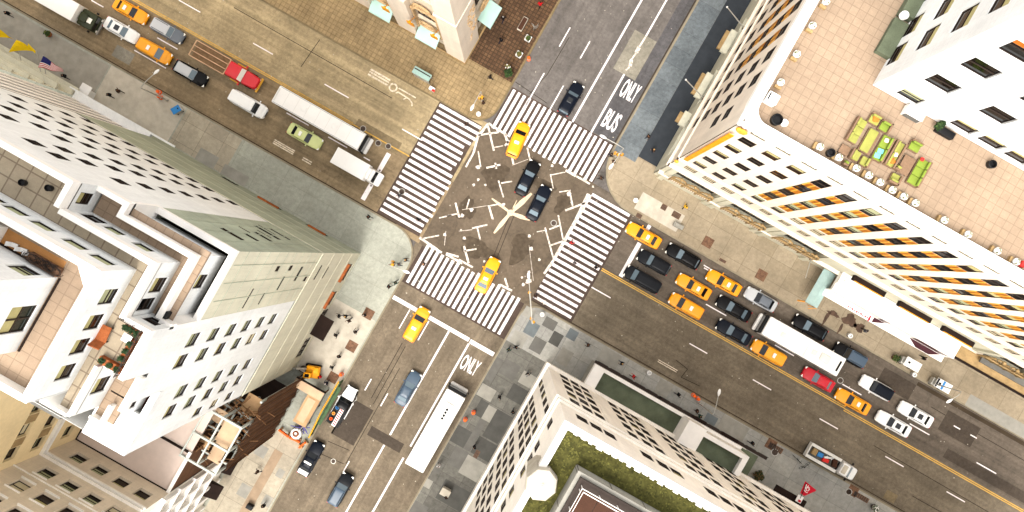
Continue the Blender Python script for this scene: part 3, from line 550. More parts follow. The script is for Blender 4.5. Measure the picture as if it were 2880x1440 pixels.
# second setback at 60.4 m, running out to the street front in the west
B.facade('X', -20.2, 1, -23.7, -12.0, 57.0, 60.4, [(-13.8, 58.7, 1.2, 2.2, 'b1'), (-15.3, 58.9, 1.0, 2.4, 'b0'), (-21.7, 58.8, 1.3, 2.2, 'b1')], 'white_stone')
B.facade('Y', -12.0, 1, -27.5, -20.2, 57.0, 60.4, [(-26.4, 58.5, 1.4, 2.3, 'b0'), (-24.7, 58.6, 1.3, 1.8, 'green'), (-22.4, 58.6, 1.3, 1.8, 'green')], 'white_stone'); B.facade('X', -27.5, 1, -12.0, -10.0, 57.0, 60.4, [(-11.1, 58.8, .9, 1.9, 'b1')], 'white_stone')
b = MB(); b.box(-60, -27.5, -13.2, -10.02, 60.2, 60.4); b.box(-27.5, -20.2, -13.2, -12.02, 60.2, 60.4); b.box(-21.4, -20.2, -23.7, -13.2, 60.2, 60.4); b.box(-20.2, -18.32, -19.85, -16.3, 60.2, 60.4); B.part('terrace_floor', b, 'terrace_tiles_grey')
b = MB(); b.box(-60, -27.85, -10.37, -9.97, 60.4, 61.5); b.box(-27.85, -27.47, -12.0, -9.97, 60.4, 61.5); b.box(-27.47, -20.55, -12.35, -11.97, 60.4, 61.3); b.box(-20.55, -20.17, -16.3, -11.97, 60.4, 61.3); b.box(-20.4, -20.17, -23.7, -19.9, 60.4, 61.2); b.box(-22.4, -20.4, -23.8, -23.6, 60.4, 61.2); b.box(-24, -20.22, -23.78, -23.7, 45, 60.4)
b.box(-20.17, -18.65, -16.4, -16.1, 60.4, 61.2); b.box(-18.65, -18.27, -19.9, -16.1, 60.4, 61.2); B.part('parapet', b, 'coping')
B.facade('Y', -16.1, 1, -20.15, -18.27, 57.02, 60.4, [(-19.3, 58.6, 1.1, 2, 'b0')], 'white_stone'); B.facade('X', -18.27, 1, -19.9, -16.1, 57.0, 60.4, (), 'white_stone')
b = MB(); b.box(-20.2, -18.3, -19.95, -19.9, 57, 60.4); B.part('side_wall', b, 'white_stone')
b = MB()
for y in (-19.7, -18.9, -18.1, -17.3, -16.4): b.tube([(-18.75, y, 60.4), (-18.75, y, 61.7)], .03)
b.tube([(-18.75, -19.8, 61.7), (-18.75, -16.3, 61.7), (-20.4, -16.3, 61.7)], .035); b.tube([(-18.75, -19.8, 61.4), (-18.75, -16.3, 61.4), (-20.4, -16.3, 61.4)], .03)
for x in (-19.4, -20.2): b.tube([(x, -16.3, 60.4), (x, -16.3, 61.7)], .03)
B.part('railing', b, 'frame_dark')
# third setback at 64.5 m
B.facade('X', -21.4, 1, -22.5, -13.2, 60.4, 64.5, [(y, 62.3, 1.15, 2.1, k) for y, k in ((-15.2, 'b2'), (-17.1, 'b1'), (-18.9, 'b1'), (-20.8, 'b1'))], 'white_stone')
B.facade('Y', -13.2, 1, -60, -21.4, 60.4, 64.5, [(x, 62.6, 1.5, 1.6, 'green') for x in (-22.8, -24.8, -27.2, -29.2, -30.9, -33, -35, -37)], 'white_stone')
b = MB(); b.box(-60, -21.42, -22.5, -13.22, 64.3, 64.5); B.part('terrace_floor', b, 'terrace_tiles'); b = MB(); b.box(-28.1, -23.9, -15.6, -14.0, 64.5, 64.506); B.part('terrace_matting', b, 'terrace_ochre')
b = MB(); parapet(b, -60, -21.4, -22.5, -13.2, 64.5, 65.5, 'ENS', .4); B.part('parapet', b, 'coping')
b = MB(); b.box(-60, -21.4, -22.6, -22.54, 50, 64.5); B.part('side_wall', b, 'white_stone')
b = MB(); b.prism([(-21.8, -13.6), (-21.8, -14.7), (-22.9, -13.6)], 64.5, 65.3); B.part('corner_block', b, 'coping')
b = MB()
for k in range(3): b.tube([(-21.7+.22*k, -22.4, 65.62+.05*k), (-21.7+.22*k, -15.2, 65.62+.05*k)], .03)
for y in range(-22, -14, 2): b.tube([(-21.72, y, 65.5), (-21.26, y, 65.75)], .03)
B.part('railing', b, 'coping')
# top block
B.facade('X', -23.9, 1, -20.3, -15.1, 64.5, 74, [(-18.0, 66.3, 1.9, 2.8, 'wide')], 'white_stone'); B.facade('Y', -15.1, 1, -28.1, -23.9, 64.5, 74, [(-24.9, 66.6, 1.3, 2.2, 'b2')], 'white_stone'); B.facade('X', -28.1, 1, -15.1, -13.9, 64.5, 68, (), 'cream_stone'); B.facade('Y', -13.9, 1, -60, -28.1, 64.5, 68, (), 'cream_stone')
b = MB(); b.box(-60, -23.9, -20.4, -20.3, 64.5, 74); b.box(-60, -23.95, -20.3, -15.15, 73.8, 74); b.box(-60, -28.15, -15.15, -13.95, 67.8, 68); B.part('upper_roof', b, 'white_stone')
b = MB(); 
for x in (-23.8,): b.box(x, x+.12, -20.3, -15.1, 64.5, 64.62)
b.box(-28.1, -23.9, -15.1, -14.98, 64.5, 64.62); B.part('wall_flashing', b, 'dark_gap')
# shop fronts: bronze sign bands, brown stall riser, cornice over the base
b = MB(); b.box(-18.2, -17.9, -14.2, -11.5, 4.6, 5.3); b.box(-18.2, -17.9, -18.2, -15.7, 4.6, 5.3); B.part('shop_sign', b, 'rust')
b = MB(); b.box(-25.6, -23, -9.95, -9.7, 3.2, 3.8); b.box(-33.3, -30.2, -9.95, -9.7, 3.2, 3.8); B.part('shop_sign', b, 'rust')
b = MB(); b.box(-47.6, -18.15, -9.97, -9.88, 23.4, 23.62); b.box(-18.22, -18.12, -28, -9.88, 23.4, 23.62)
for z in (6.2, 11.5, 17.2): b.box(-47.6, -18.2, -9.96, -9.93, z, z+.07); b.box(-18.21, -18.17, -28, -9.95, z, z+.07)
B.part('string_course', b, 'ivory_stone')
b = MB()
for z in range(26, 52, 3): b.box(-25, -18.2, -9.96, -9.93, z, z+.06); b.box(-18.21, -18.18, -15.9, -9.95, z, z+.06)
for x in (-23.3, -21.6, -19.9): b.box(x, x+.05, -9.96, -9.92, 23.7, 52)
for y in (-14.4, -12.8, -11.2): b.box(-18.21, -18.17, y, y+.05, 23.7, 52)
B.part('stone_joints', b, 'green_shade_stone')
b = MB(); b.box(-18.2, -16.2, -22.2, -19.2, 3.9, 4.1); B.part('door_canopy', b, 'dark_gap')
B.finish()

# ---- its neighbours to the west: a ribbed front and a tan one, both only seen at a slant
B = Bld('ribbed_building', 'narrow building whose front is seven white vertical ribs with dark slots', 'building', (-55, -10.2))
b = MB()
for i in range(7): b.box(-60.8+i*1.62, -59.85+i*1.62, -10.6, -10.5, 4.2, 40)
B.part('rib', b, 'coping')
b = MB(); b.box(-61, -49.55, -11.5, -10.6, 0, 40); B.part('window_slots', b, 'dark_gap'); b = MB(); b.box(-61, -49.55, -10.6, -9.6, 3.4, 4.2); b.box(-62, -46, -9.6, -9.35, 3.9, 4.15); B.part('ledge', b, 'white_stone')
b = MB(); b.box(-49.8, -49.55, -10.6, -10.02, 4.2, 40); b.box(-61, -49.56, -10.55, -10.05, 0, 3.4, 1); B.part('corner_strip', b, ['frame_dark', 'green_shade_stone']); b = MB(); b.box(-61, -49.55, -30, -11.5, 0, 40); B.part('block', b, 'white_stone'); B.finish()
B = Bld('masonry_building', 'tan masonry building with ledges and dark slots behind the flags', 'building', (-61, -10.2))
B.facade('Y', -10.2, 1, -90, -61.0, 0, 30, [(-62.6-2.6*i, z, 1.5, .9, 'slot') for i in range(12) for z in (6.6, 9.6, 13, 16.5, 20)], 'ivory_stone', .1)
b = MB()
for z, d in ((3.4, 1.1), (4.4, .7), (7.8, .5), (8.4, .8), (11.4, .4), (14.6, .5), (18, .4)): b.box(-90, -61.02, -10.2, -10.2+d, z, z+.35)
B.part('ledge', b, 'ivory_stone')
b = MB()
for i in range(9): b.box(-63.4-2.6*i, -62.9-2.6*i, -10.2, -9.7, 4.8, 7.7)
B.part('bracket', b, 'ivory_stone'); b = MB(); b.box(-90, -61.02, -30, -10.25, 29.8, 30); B.part('flat_roof', b, 'slab_mid'); B.finish()

# ---- the cream building with the roof terrace
B = Bld('terrace_building', 'cream office building with gold window panels, a roof terrace and a penthouse', 'building', (11.5, 19.4))
nr = [16.0, 21.0, 25.8, 30.7, 35.5, 40.4]
pk = kinds(11, ['b0', 'b0', 'b0', 'b1', 'b0', 'b2']); pk1 = kinds(12, ['b3', 'b2', 'b3'])
oy = []; sp = []
for c in (13.35, 15.85, 18.4): oy += [(c, z, 1.45, 2.0, 'b3' if z < 20 else pk()) for z in nr]
cols = [21.0+2.58*i for i in range(25)]
for c in cols:
    oy += [(c, 16.0, 1.3, 1.7, 'b3'), (c, 20.6, 1.3, 2.0, pk1())]+[(c, z, 1.26, 2.8, pk()) for z in nr[2:]]; sp += [(c, (a+d)/2-.02) for a, d in zip(nr[2:], nr[3:])]+[(c, 23.4)]
oy += [(c, 44.3, 1.45, 1.15, 'b3') for c in [13.35, 15.85, 18.4]+cols]
B.facade('Y', 19.4, -1, 11.3, 90, 13.0, 46, oy, 'pale_stone', .09)
ox = []; spx = []
xc = [22.1+2.55*i for i in range(16)]
for i, c in enumerate(xc):
    ox += [(c, z, 1.35, 2.7, 'b0') for z in nr[:5 if i < 1 else 6] if not (i == 0 and z < 30)]
    if i >= 3: spx += [(c, (a+d)/2) for a, d in zip(nr[2:], nr[3:])]
B.facade('X', 11.2, -1, 19.4, 95, 13.0, 46, ox, 'pale_stone', .1)
def panels(lst, ax, pl, sg, w=1.26, h=1.9):
    me = None
    for u, z in lst[:96]:
        if me is None:
            b = MB(); R = lambda a, d, e: P3(ax, sg, 0, a, d, e)
            def pb(a, c, e, g, d, m): b.add([R(a, .0, e), R(c, .0, e), R(c, .0, g), R(a, .0, g), R(a, d, e), R(c, d, e), R(c, d, g), R(a, d, g)], [(4, 5, 6, 7), (0, 1, 5, 4), (1, 2, 6, 5), (2, 3, 7, 6), (3, 0, 4, 7)], m)
            pb(-w/2, w/2, -h/2, h/2, .03, 0); pb(-w/2, -w/2+.16, -h/2, h/2, .05, 1); pb(-.08, .08, -h/2, h/2, .05, 1); pb(w/2-.06, w/2, -h/2, h/2, .05, 1)
            me = b.mesh('spandrel_panel', ['spandrel_orange', 'gold_pale'])
        o = bpy.data.objects.new('spandrel_panel', me); COL.objects.link(o); o.parent = B.root; p = P3(ax, sg, pl, u, 0, z); o.location = (p[0]-11.5, p[1]-19.4, p[2])
panels([s_ for s_ in sp if s_[0] < 62], 'Y', 19.4, -1); panels([s_ for s_ in spx if s_[0] < 46], 'X', 11.2, -1, 1.25, 2.0)
# street-level arcade: wide glazed bays between piers, with arched heads and a cornice
bays = [(15.75, 8.2, 5.9, 5.4)]+[(15.75+7.73*i, 8.2, 5.7, 5.4) for i in range(1, 9) if not 2.6 < i < 5.4]
B.facade('Y', 19.4, -1, 11.3, 90, 0, 13.0, [(*q, 'shop') for q in bays], 'ivory_stone', .7, 'arcade_wall')
B.facade('X', 11.2, -1, 19.4, 95, 0, 13.0, [(24+7.7*i, 8.2, 5.4, 5.2, 'shop') for i in range(8)], 'ivory_stone', .6, 'arcade_wall')
for u, z, w, h in bays:
    b = MB()
    for k in range(3):
        cx = u-w/2+w*(k+.5)/3; pts = [(cx+.85*cos(pi*i/10), 18.86, z+.5+1.3*sin(pi*i/10)) for i in range(11)]; b.tube(pts, .13, 6)
        b.box(cx-1.0, cx-.86, 18.75, 18.95, z-h/2, z+.5); b.box(cx+.86, cx+1.0, 18.75, 18.95, z-h/2, z+.5)
        for i in range(5): b.box(cx-.7+.3*i, cx-.62+.3*i, 18.8, 18.9, z-2.4, z+.4)
        b.ball((cx, 18.8, z+2.1), .25, 6)
    b.box(u-w/2, u+w/2, 18.72, 19.0, z-.95, z-.6); B.part('arcade_tracery', b, 'gold_stone')
b = MB(); b.box(11.0, 90, 19.0, 19.41, 12.6, 13.1); b.box(10.85, 11.21, 19.0, 95, 12.6, 13.1); b.box(11.25, 90, 18.95, 19.41, 4.9, 5.35); b.box(11.0, 90, 19.2, 19.41, 18.35, 18.6); b.box(11, 11.21, 19.2, 95, 18.35, 18.6); B.part('string_course', b, 'pale_stone')
b = MB()
for u, z, w, h in bays: b.box(u-w/2-.9, u-w/2-.12, 19.1, 19.41, 0, 12.6); b.box(u+w/2+.12, u+w/2+.9, 19.1, 19.41, 0, 12.6)
B.part('pier', b, 'ivory_stone')
b = MB(); b.box(10.95, 90, 19.12, 19.4, 45.3, 46); b.box(10.92, 11.2, 19.4, 95, 45.3, 46)
b.prism([(10.75, 95)]+arc(12.75, 20.92, 2.0, 180, 270, 10)+[(90, 18.92), (90, 19.75)]+arc(12.85, 21.0, 1.25, 270, 180, 10)+[(11.6, 95)], 46, 47.2)
for i in range(150): b.box(11+i*.52, 11.26+i*.52, 18.98, 19.12, 45.6, 45.95)
B.part('cornice', b, 'coping')
b = MB(); b.box(11.3, 90, 19.5, 95, 45.7, 45.9); B.part('terrace_floor', b, 'terrace_tiles')
b = MB(); b.box(11.4, 11.48, 19.0, 19.12, 22.2, 41.4, 0); b.box(11.38, 11.9, 18.98, 19.05, 21.2, 41.6)
B.part('banner', b, 'gold')
b = MB(); b.ball((11.9, 19.1, 43.9), (.55, .2, .75), 8); b.ball((11.3, 19.2, 17), (.3, .2, .35), 8); b.ball((11.5, 19.0, 44.4), (.25, .2, .5), 6); B.part('crest', b, 'gold_pale')
# the penthouse tower standing on the terrace
tw = [47.5, 52.8, 58.1, 62.9, 67.8]
B.facade('Y', 27.4, -1, 19.2, 80, 45.9, 72, [(c, z, 2.2, 2.5, 'org' if z > 60 and c < 24 else ('b1' if (c*7+z) % 3 < 1.2 else 'b0')) for c in (21.9, 26.7, 31.4, 36.2, 41, 45.8) for z in tw[1:]]+[(c, 47.6, 2.0, 2.0, k) for c, k in ((21.9, 'b2'), (26.9, 'b1'), (29.5, 'b1'), (32.0, 'b1'), (36, 'b1'), (40, 'b1'))], 'white_stone', .28)
B.facade('X', 19.2, -1, 27.4, 80, 45.9, 72, [(c, z, 1.9, 2.6, 'b1') for c in (30.0, 32.7, 36, 39) for z in tw], 'white_stone', .2)
b = MB(); b.box(19.25, 80, 27.45, 80, 71.8, 72); B.part('upper_roof', b, 'white_stone')
b = MB(); b.box(17.9, 19.2, 29.8, 33.0, 45.9, 46.6); b.box(18.0, 19.2, 33.4, 39, 45.9, 47.0); B.part('roof_vent_box', b, 'felt_green')
# pale blue entrance canopy and the white marquee over the shop windows
mat('canopy_blue', (146, 168, 164), .5, var=.15, scale=1); mat('marquee_white', (240, 236, 230), .5, var=.04); mat('marquee_red', (170, 30, 50), .5, var=.1); mat('marquee_dark', (66, 34, 40), .3, var=.2)
b = MB(); b.loft([[(36.95, 14.0, 3.4), (38.75, 14.0, 3.4), (38.75, 14.0, 3.5), (37.85, 14.0, 3.8), (36.95, 14.0, 3.5)], [(36.95, 19.1, 3.4), (38.75, 19.1, 3.4), (38.75, 19.1, 3.5), (37.85, 19.1, 3.8), (36.95, 19.1, 3.5)]]); B.part('entrance_canopy', b, 'canopy_blue')
b = MB()
for x in (37.05, 38.65): b.tube([(x, 14.1, .15), (x, 14.1, 3.4)], .06)
b.tube([(36.95, 13.95, 3.4), (36.0, 13.6, 3.3)], .04); b.tube([(38.75, 13.95, 3.4), (37.8, 13.4, 3.3)], .04); B.part('canopy_post', b, 'gold')
b = MB(); b.box(38.4, 56.6, 16.9, 19.3, 5.2, 6.0); b.box(38.4, 41.4, 17.8, 19.4, 6.0, 6.5); b.box(39.0, 40.2, 18.3, 19.0, 6.5, 6.9); B.part('marquee', b, 'marquee_white')
b = MB(); b.box(38.4, 56.6, 16.75, 16.9, 3.6, 6.05); b.box(38.4, 56.6, 15.9, 16.75, 3.5, 3.62); B.part('marquee_fascia', b, 'marquee_white')
b = MB()
for i in range(16): b.cbox((42.2+i*.22+.05*(i % 3), 16.2+.03*(i % 2), 3.66), (.12, .3-.08*(i % 3), .05), 0, .4*(i % 2))
b.cbox((45.4, 16.25, 3.66), (.2, .8, .06)); B.part('marquee_lettering', b, 'marquee_red')
b = MB(); b.add([(45.9, 16.72, 3.64), (47.6, 16.72, 3.64), (45.9, 15.95, 3.64)], [(0, 1, 2)]); b.add([(51.2, 16.72, 3.64), (56.0, 16.72, 3.64), (54.6, 15.95, 3.64), (52.6, 15.95, 3.64)], [(0, 1, 2, 3)]); b.box(46.2, 47.4, 16.73, 16.75, 3.9, 5.4); b.box(51.4, 55.9, 16.73, 16.75, 3.9, 5.6); B.part('marquee_screen', b, 'marquee_dark')
b = MB(); 
for x0, x1 in ((39, 43.5), (45.6, 50.2), (52, 56.4)): b.box(x0, x1, 18.7, 19.41, 8.4, 9.2, 0); b.box(x0+.2, x1-.2, 18.6, 18.7, 9.0, 9.3, 1)
B.part('shop_awning', b, ['dark_gap', 'gold'])
b = MB(); b.box(57.2, 90, 17.4, 19.4, 4.0, 4.5, 0); b.box(57.2, 90, 17.2, 17.4, 3.6, 4.6, 1); b.box(60, 90, 18.2, 19.4, 5.2, 5.6, 2)
B.part('shop_canopy', b, ['gold_stone', 'dark_gap', 'slab_mid'])
b = MB()
for y0, y1 in ((29.8, 33.4), (36.6, 39.8), (25.6, 27.6)): b.box(10.3, 11.2, y0, y1, 5.6, 6.2, 0); b.box(9.8, 10.3, y0+.3, y1-.3, 5.2, 5.8, 1)
B.part('shop_awning', b, ['ivory_stone', 'gold_stone'])
B.finish()

# ---- the cream building in the south corner
B = Bld('corner_building', 'cream corner building with a mossy green roof and narrow windows', 'building', (11.3, -10.2))
sr = [8.2, 12.7, 17.3, 22.1, 26.9]; pk = kinds(21, ['b0', 'b0', 'b1', 'b0'])
gx = [13.45, 15.0, 16.5]+[20.55, 22.3, 23.8]+[27.6, 29.2, 30.8]+[34.7, 36.3, 37.9]+[41.8, 43.4, 45.0]+[49, 50.6, 52.2]+[56, 57.6, 59.2]
oy = [(x, z, 1.2, 3.0, pk()) for x in gx for z in sr]+[(x, 31.2, 1.2, .55, 'slot') for x in gx]+[(x, 36.2, 1.25, 2.5, pk()) for x in gx]
B.facade('Y', -10.2, -1*-1, 11.2, 80, 0, 44.4, oy, 'cream_stone', .1)
gy = [-12.3, -14.8, -16.2, -17.6, -19.8, -21.4, -23, -25, -26.6, -28.2]
ox = [(y, z, .85 if y > -13 else 1.1, 3.0, pk()) for y in gy for z in sr]+[(y, 31.2, .8, .5, 'slot') for y in gy]+[(y, 34.8, .95, 2.4, pk()) for y in gy]
B.facade('X', 11.2, -1, -60, -10.2, 0, 44.4, ox, 'cream_stone', .1)
b = MB(); b.box(11.0, 11.2, -60, -10.0, 32.3, 32.6); b.box(11.2, 80, -10.2, -10.0, 32.3, 32.6); b.box(11.0, 11.2, -60, -10, 29.6, 29.85); b.box(11.2, 80, -10.2, -10, 29.6, 29.85); b.box(10.85, 80, -10.2, -9.8, 5.4, 5.9); b.box(10.85, 11.2, -60, -10.2, 5.4, 5.9)
for x in (18.5, 25.6, 32.8, 39.8, 47, 54): b.box(x-1.0, x+1.0, -10.22, -10.12, 6, 32.3)
B.part('string_course', b, 'cream_stone')
b = MB(); b.box(10.8, 80, -10.5, -9.9, 43.9, 45.0); b.box(10.8, 11.4, -60, -10.5, 43.9, 45.0); b.box(10.95, 80, -10.2, -10.05, 43.4, 43.9); b.box(11.0, 11.2, -60, -10.2, 43.4, 43.9)
r2 = random.Random(4)
for i in range(46): x = 12+i*.75; b.box(x, x+.3+r2.random()*.3, -10.5-.08-r2.random()*.14, -10.5, 44.7, 44.95)
B.part('parapet', b, 'coping')
b = MB(); b.box(11.4, 80, -60, -10.5, 44.2, 44.4); B.part('moss_roof', b, 'moss')
mat('moss_bright', (92, 90, 44), .95, var=.3); mat('moss_deep', (58, 58, 28), .95, var=.3); q = MB(); rt = random.Random(2)
for i in range(1500):
    if i % 3: x, y = rt.uniform(11.5, 50), rt.uniform(-12.6, -10.6)
    else: x, y = rt.uniform(11.5, 13.5), rt.uniform(-32, -10.6)
    a = rt.uniform(0, 6.3); s_ = rt.uniform(.05, .15); h = rt.uniform(.02, .07); q.add([(x-s_*cos(a), y-s_*sin(a), 44.41), (x+s_*cos(a), y+s_*sin(a), 44.41), (x+s_*.4*cos(a)-s_*sin(a), y+s_*.4*sin(a)+s_*cos(a), 44.4+h), (x-s_*.6*cos(a)-s_*sin(a), y-s_*.6*sin(a)+s_*cos(a), 44.4+h*.8)], [(0, 1, 2, 3)], i % 2)
o = q.build('moss_tufts', ['moss_bright', 'moss_deep'], B.root); o['kind'] = 'stuff'
b = MB(); n = 8; ring = lambda r, z: [(11.65+r*cos(2*pi*i/n), -15.5+r*sin(2*pi*i/n)*1.05, z) for i in range(n)]
b.loft([ring(1.2, 40), ring(1.4, 44.4), ring(1.4, 45.6), ring(1.3, 45.8), ring(.4, 46.1)]); B.part('corner_turret', b, 'slab_pale', 30); b = MB().cyl((11.65, -15.5), 46.05, 46.5, .25, .08, 8); B.part('turret_finial', b, 'coping')
b = MB(); b.box(13.6, 80, -60, -12.75, 44.4, 46.6); B.part('penthouse_wall', b, 'slab_light')
b = MB()
for i in range(12): b.box(13.58+i*3.2, 13.63+i*3.2, -12.76, -12.73, 44.5, 46.61)
for i in range(10): b.box(13.59, 13.62, -13-i*3.2, -12.95-i*3.2, 44.5, 46.61)
B.part('panel_joints', b, 'dark_gap')
b = MB(); b.box(14.05, 80, -60, -13.2, 46.6, 46.9); b.box(13.95, 80, -13.35, -13.1, 46.6, 47.0); b.box(13.95, 14.2, -60, -13.35, 46.6, 47); B.part('roof_edge', b, 'frame_dark')
b = MB()
for i in range(40): b.box(14.6+i*1.6, 16.15+i*1.6, -60, -13.9, 46.9, 46.96)
B.part('roof_deck', b, 'timber_deck')
b = MB()
for q in (.0, .22): b.tube([(14.35+q, -60, 47.9), (14.35+q, -13.65-q, 47.9), (80, -13.65-q, 47.9)], .05)
for i in range(20): b.tube([(14.35+i*1.7, -13.65, 46.9), (14.35+i*1.7, -13.65, 47.9)], .035)
for i in range(16): b.tube([(14.35, -14-i*1.7, 46.9), (14.35, -14-i*1.7, 47.9)], .035)
B.part('railing', b, 'coping')
# the street podium: two flat shop roofs inside white frames
b = MB(); b.box(16.6, 31.1, -10.2, -6.95, 0, 4.2); B.part('podium_wall', b, 'slab_light')
b = MB(); b.box(16.5, 18.0, -10.2, -6.9, 4.2, 5.4); b.box(18.0, 31.1, -7.35, -6.9, 4.2, 5.0); B.part('podium_parapet', b, 'coping')
b = MB(); b.box(18.0, 31.0, -10.2, -7.35, 4.2, 4.4); B.part('podium_roof', b, 'felt_green')
b = MB(); b.box(30.0, 32.6, -10.2, -7.0, 4.2, 8.4); b.box(32.6, 39.0, -7.95, -7.35, 4.2, 8.4); b.box(38.3, 39.0, -10.2, -7.95, 4.2, 8.4); b.box(31.1, 39.6, -10.2, -6.95, 0, 4.2); B.part('shop_surround', b, 'coping')
b = MB(); b.box(32.6, 38.3, -10.2, -7.95, 7.2, 7.4); b.box(39.0, 41.4, -10.2, -7.0, 4.0, 4.3); B.part('podium_roof', b, 'felt_green')
b = MB(); b.box(16.6, 43, -6.95, -6.55, 2.9, 3.1); b.box(26.6, 27.0, -6.9, -6.5, 3.1, 3.9)
for i in range(14): b.box(17+i*1.9, 18.5+i*1.9, -6.56, -6.5, 2.6, 2.9)
B.part('shop_sign', b, 'frame_dark')
b = MB(); b.box(31.5, 33.5, -6.9, -6.45, 3.3, 3.6); b.box(36, 38.4, -6.9, -6.45, 3.3, 3.6); b.box(45.5, 50, -10.2, -9.0, 3.8, 4.2); B.part('shop_awning', b, 'dark_gap')
B.finish()

# ---- the white building in the north corner, with arched windows
B = Bld('arched_building', 'white stone building with a massive corner pier and ornate arched windows', 'building', (-18.6, 19.7))
AH = 46
pier = [(-20.1, 3.0), (-26.65, 1.65), (-33.8, 1.2)]
b = MB(); b.box(-21.4, -18.6, 19.7, 23.6, 0, AH); B.part('corner_pier', b, 'pale_stone')
b = MB(); b.box(-21.5, -18.5, 19.58, 23.7, 0, .7); b.box(-90, -21.5, 19.65, 19.8, 0, .6); b.box(-18.75, -18.55, 23.7, 80, 0, .6); B.part('plinth', b, 'gold_stone')
B.facade('Y', 20.6, -1, -90, -21.4, 0, AH, [(-23.9, 11.5, 3.4, 6, 'shop'), (-30.9, 11.5, 3.4, 6, 'shop'), (-38, 11.5, 3.4, 6, 'shop'), (-23.9, 2.0, 3.4, 3.4, 'shop'), (-30.9, 2.0, 3.4, 3.4, 'shop')]+[(x, z, 1.3, 2.8, 'b0') for x in (-22.9, -24.9, -29.9, -31.9) for z in (20, 25, 30)], 'tan_stone', .5)
B.facade('X', -19.4, 1, 23.6, 80, 0, AH, [(26.6, 11.0, 3.4, 6, 'shop'), (26.6, 2.0, 3.4, 3.4, 'shop'), (33.5, 11, 3.4, 6, 'shop')]+[(y, z, 1.3, 2.8, 'b0') for y in (25.6, 27.6) for z in (20, 25, 30)], 'tan_stone', .5)
b = MB()
for x0, x1 in ((-29.0, -25.9), (-36.2, -32.9)): b.box(x0, x1, 19.75, 20.6, 0, AH); b.box(x0-.2, x1+.2, 19.55, 20.6, 16.5, 17.3)
b.box(-21.6, -18.5, 19.55, 23.8, 18.8, 19.5); b.box(-19.4, -18.65, 28.4, 31.4, 0, AH); B.part('pilaster', b, 'pale_stone')
mat('ornament', (196, 164, 122), .7, var=.3, scale=3, fine=9)
b = MB()
def rosette(c, ax, R=1.35):
    q = lambda a, r, d=0: (c[0]+r*cos(a), c[1]-d, c[2]+r*sin(a)) if ax == 'Y' else (c[0]+d, c[1]+r*cos(a), c[2]+r*sin(a))
    for r in (R, R*.72, R*.42): b.tube([q(2*pi*i/18, r, .1) for i in range(19)], .09, 5)
    for i in range(12): b.tube([q(2*pi*i/12, R*.42), q(2*pi*i/12+.25, R*.7, .12), q(2*pi*i/12, R)], .06, 5); b.ball(q(2*pi*i/12+.13, R*.86, .1), .12, 5)
for x in (-23.9, -30.9):
    rosette((x, 20.3, 7.9), 'Y'); rosette((x, 20.3, 15.6), 'Y', 1.2); b.tube([(x+1.9*cos(pi*i/14), 20.35, 12.6+1.9*sin(pi*i/14)) for i in range(15)], .2, 6)
    b.tube([(x+1.55*cos(pi*i/14), 20.4, 12.6+1.55*sin(pi*i/14)) for i in range(15)], .12, 6)
    for k in (-1, 1): b.box(x+k*1.75-.12, x+k*1.75+.12, 20.2, 20.62, 4.6, 12.6)
rosette((-19.1, 26.6, 7.9), 'X'); rosette((-18.9, 21.8, 16), 'X', .8); rosette((-19.1, 26.6, 14.6), 'X', 1.2)
for k in range(26):
    z = 4.5+rnd.random()*12; y = 22.0+rnd.random()*1.5; pts = [(-18.56, y+.25*sin(i*1.9+k), z+.25*i) for i in range(4)]; b.tube(pts, .05, 4)
B.part('ornament', b, 'ornament')
b = MB()
for x in (-22.2, -25.6, -29.2, -32.5): b.tube([(x, 20.5, 9.0), (x, 19.2, 10.4)], .06, 5); b.box(x-.5, x+.5, 19.1, 19.2, 8.9, 10.2); b.ball((x, 19.15, 10.5), .2, 6)
B.part('gilded_emblem', b, 'gold')
mat('awning_aqua', (168, 200, 190), .6, var=.06)
def awning(ax, u0, u1, pl, sg, d, z0, z1):
    b = MB(); R = lambda u, dd, z: P3(ax, sg, pl, u, dd, z)
    b.loft([[R(u, 0, z1), R(u, d, z0), R(u, d, z0-.35), R(u, d-.03, z0-.35), R(u, d-.03, z0-.03), R(u, 0, z1-.04)] for u in (u0, u0+.02, (u0+u1)/2, u1-.02, u1)]); B.part('awning', b, 'awning_aqua')
awning('Y', -25.7, -22.5, 20.6, -1, 1.65, 3.3, 4.6); awning('Y', -32.8, -29.6, 20.6, -1, 1.65, 3.3, 4.6); awning('X', 24.9, 28.1, -19.4, 1, 1.9, 3.3, 4.4)
b = MB(); b.box(-90, -19.5, 20.7, 80, AH-.2, AH); B.part('upper_roof', b, 'pink_roof')
B.finish()

# ---- the tan building behind its low pink roof
B = Bld('courtyard_building', 'tan building with cornice bands standing round a low pinkish flat roof', 'building', (-20, -41.5))
tr = [27.6, 32.0, 37.6, 42.0, 46.5, 51, 55.5]; pk = kinds(31, ['b1', 'b2', 'b1', 'b3', 'b2'])
B.facade('Y', -41.5, 1, -32, -20, 22.8, 62, [(x, z, 1.5, 2.3, pk()) for x in (-21.7, -24.3, -26.9, -29.5) for z in (26.3, 32.6, 37.2, 41.8, 46.4)], 'tan_stone', .4)
mat('yellow_stone', (230, 206, 160), .75, var=.1, scale=.4, fine=3)
B.facade('X', -32, 1, -41.5, -28.2, 22.8, 48, [(y, z, 1.5, 1.9, pk()) for y in (-39.8, -37.2, -34.6, -32) for z in (26.0, 31.8, 36.4)], 'yellow_stone', .4)
B.facade('X', -20, 1, -80, -41.5, 0, 62, [(-43.2-2.2*i, z, 1.2, 2.3, pk()) for i in range(8) for z in (9, 13.5, 18, 22.5, 27)], 'cream_stone', .4)
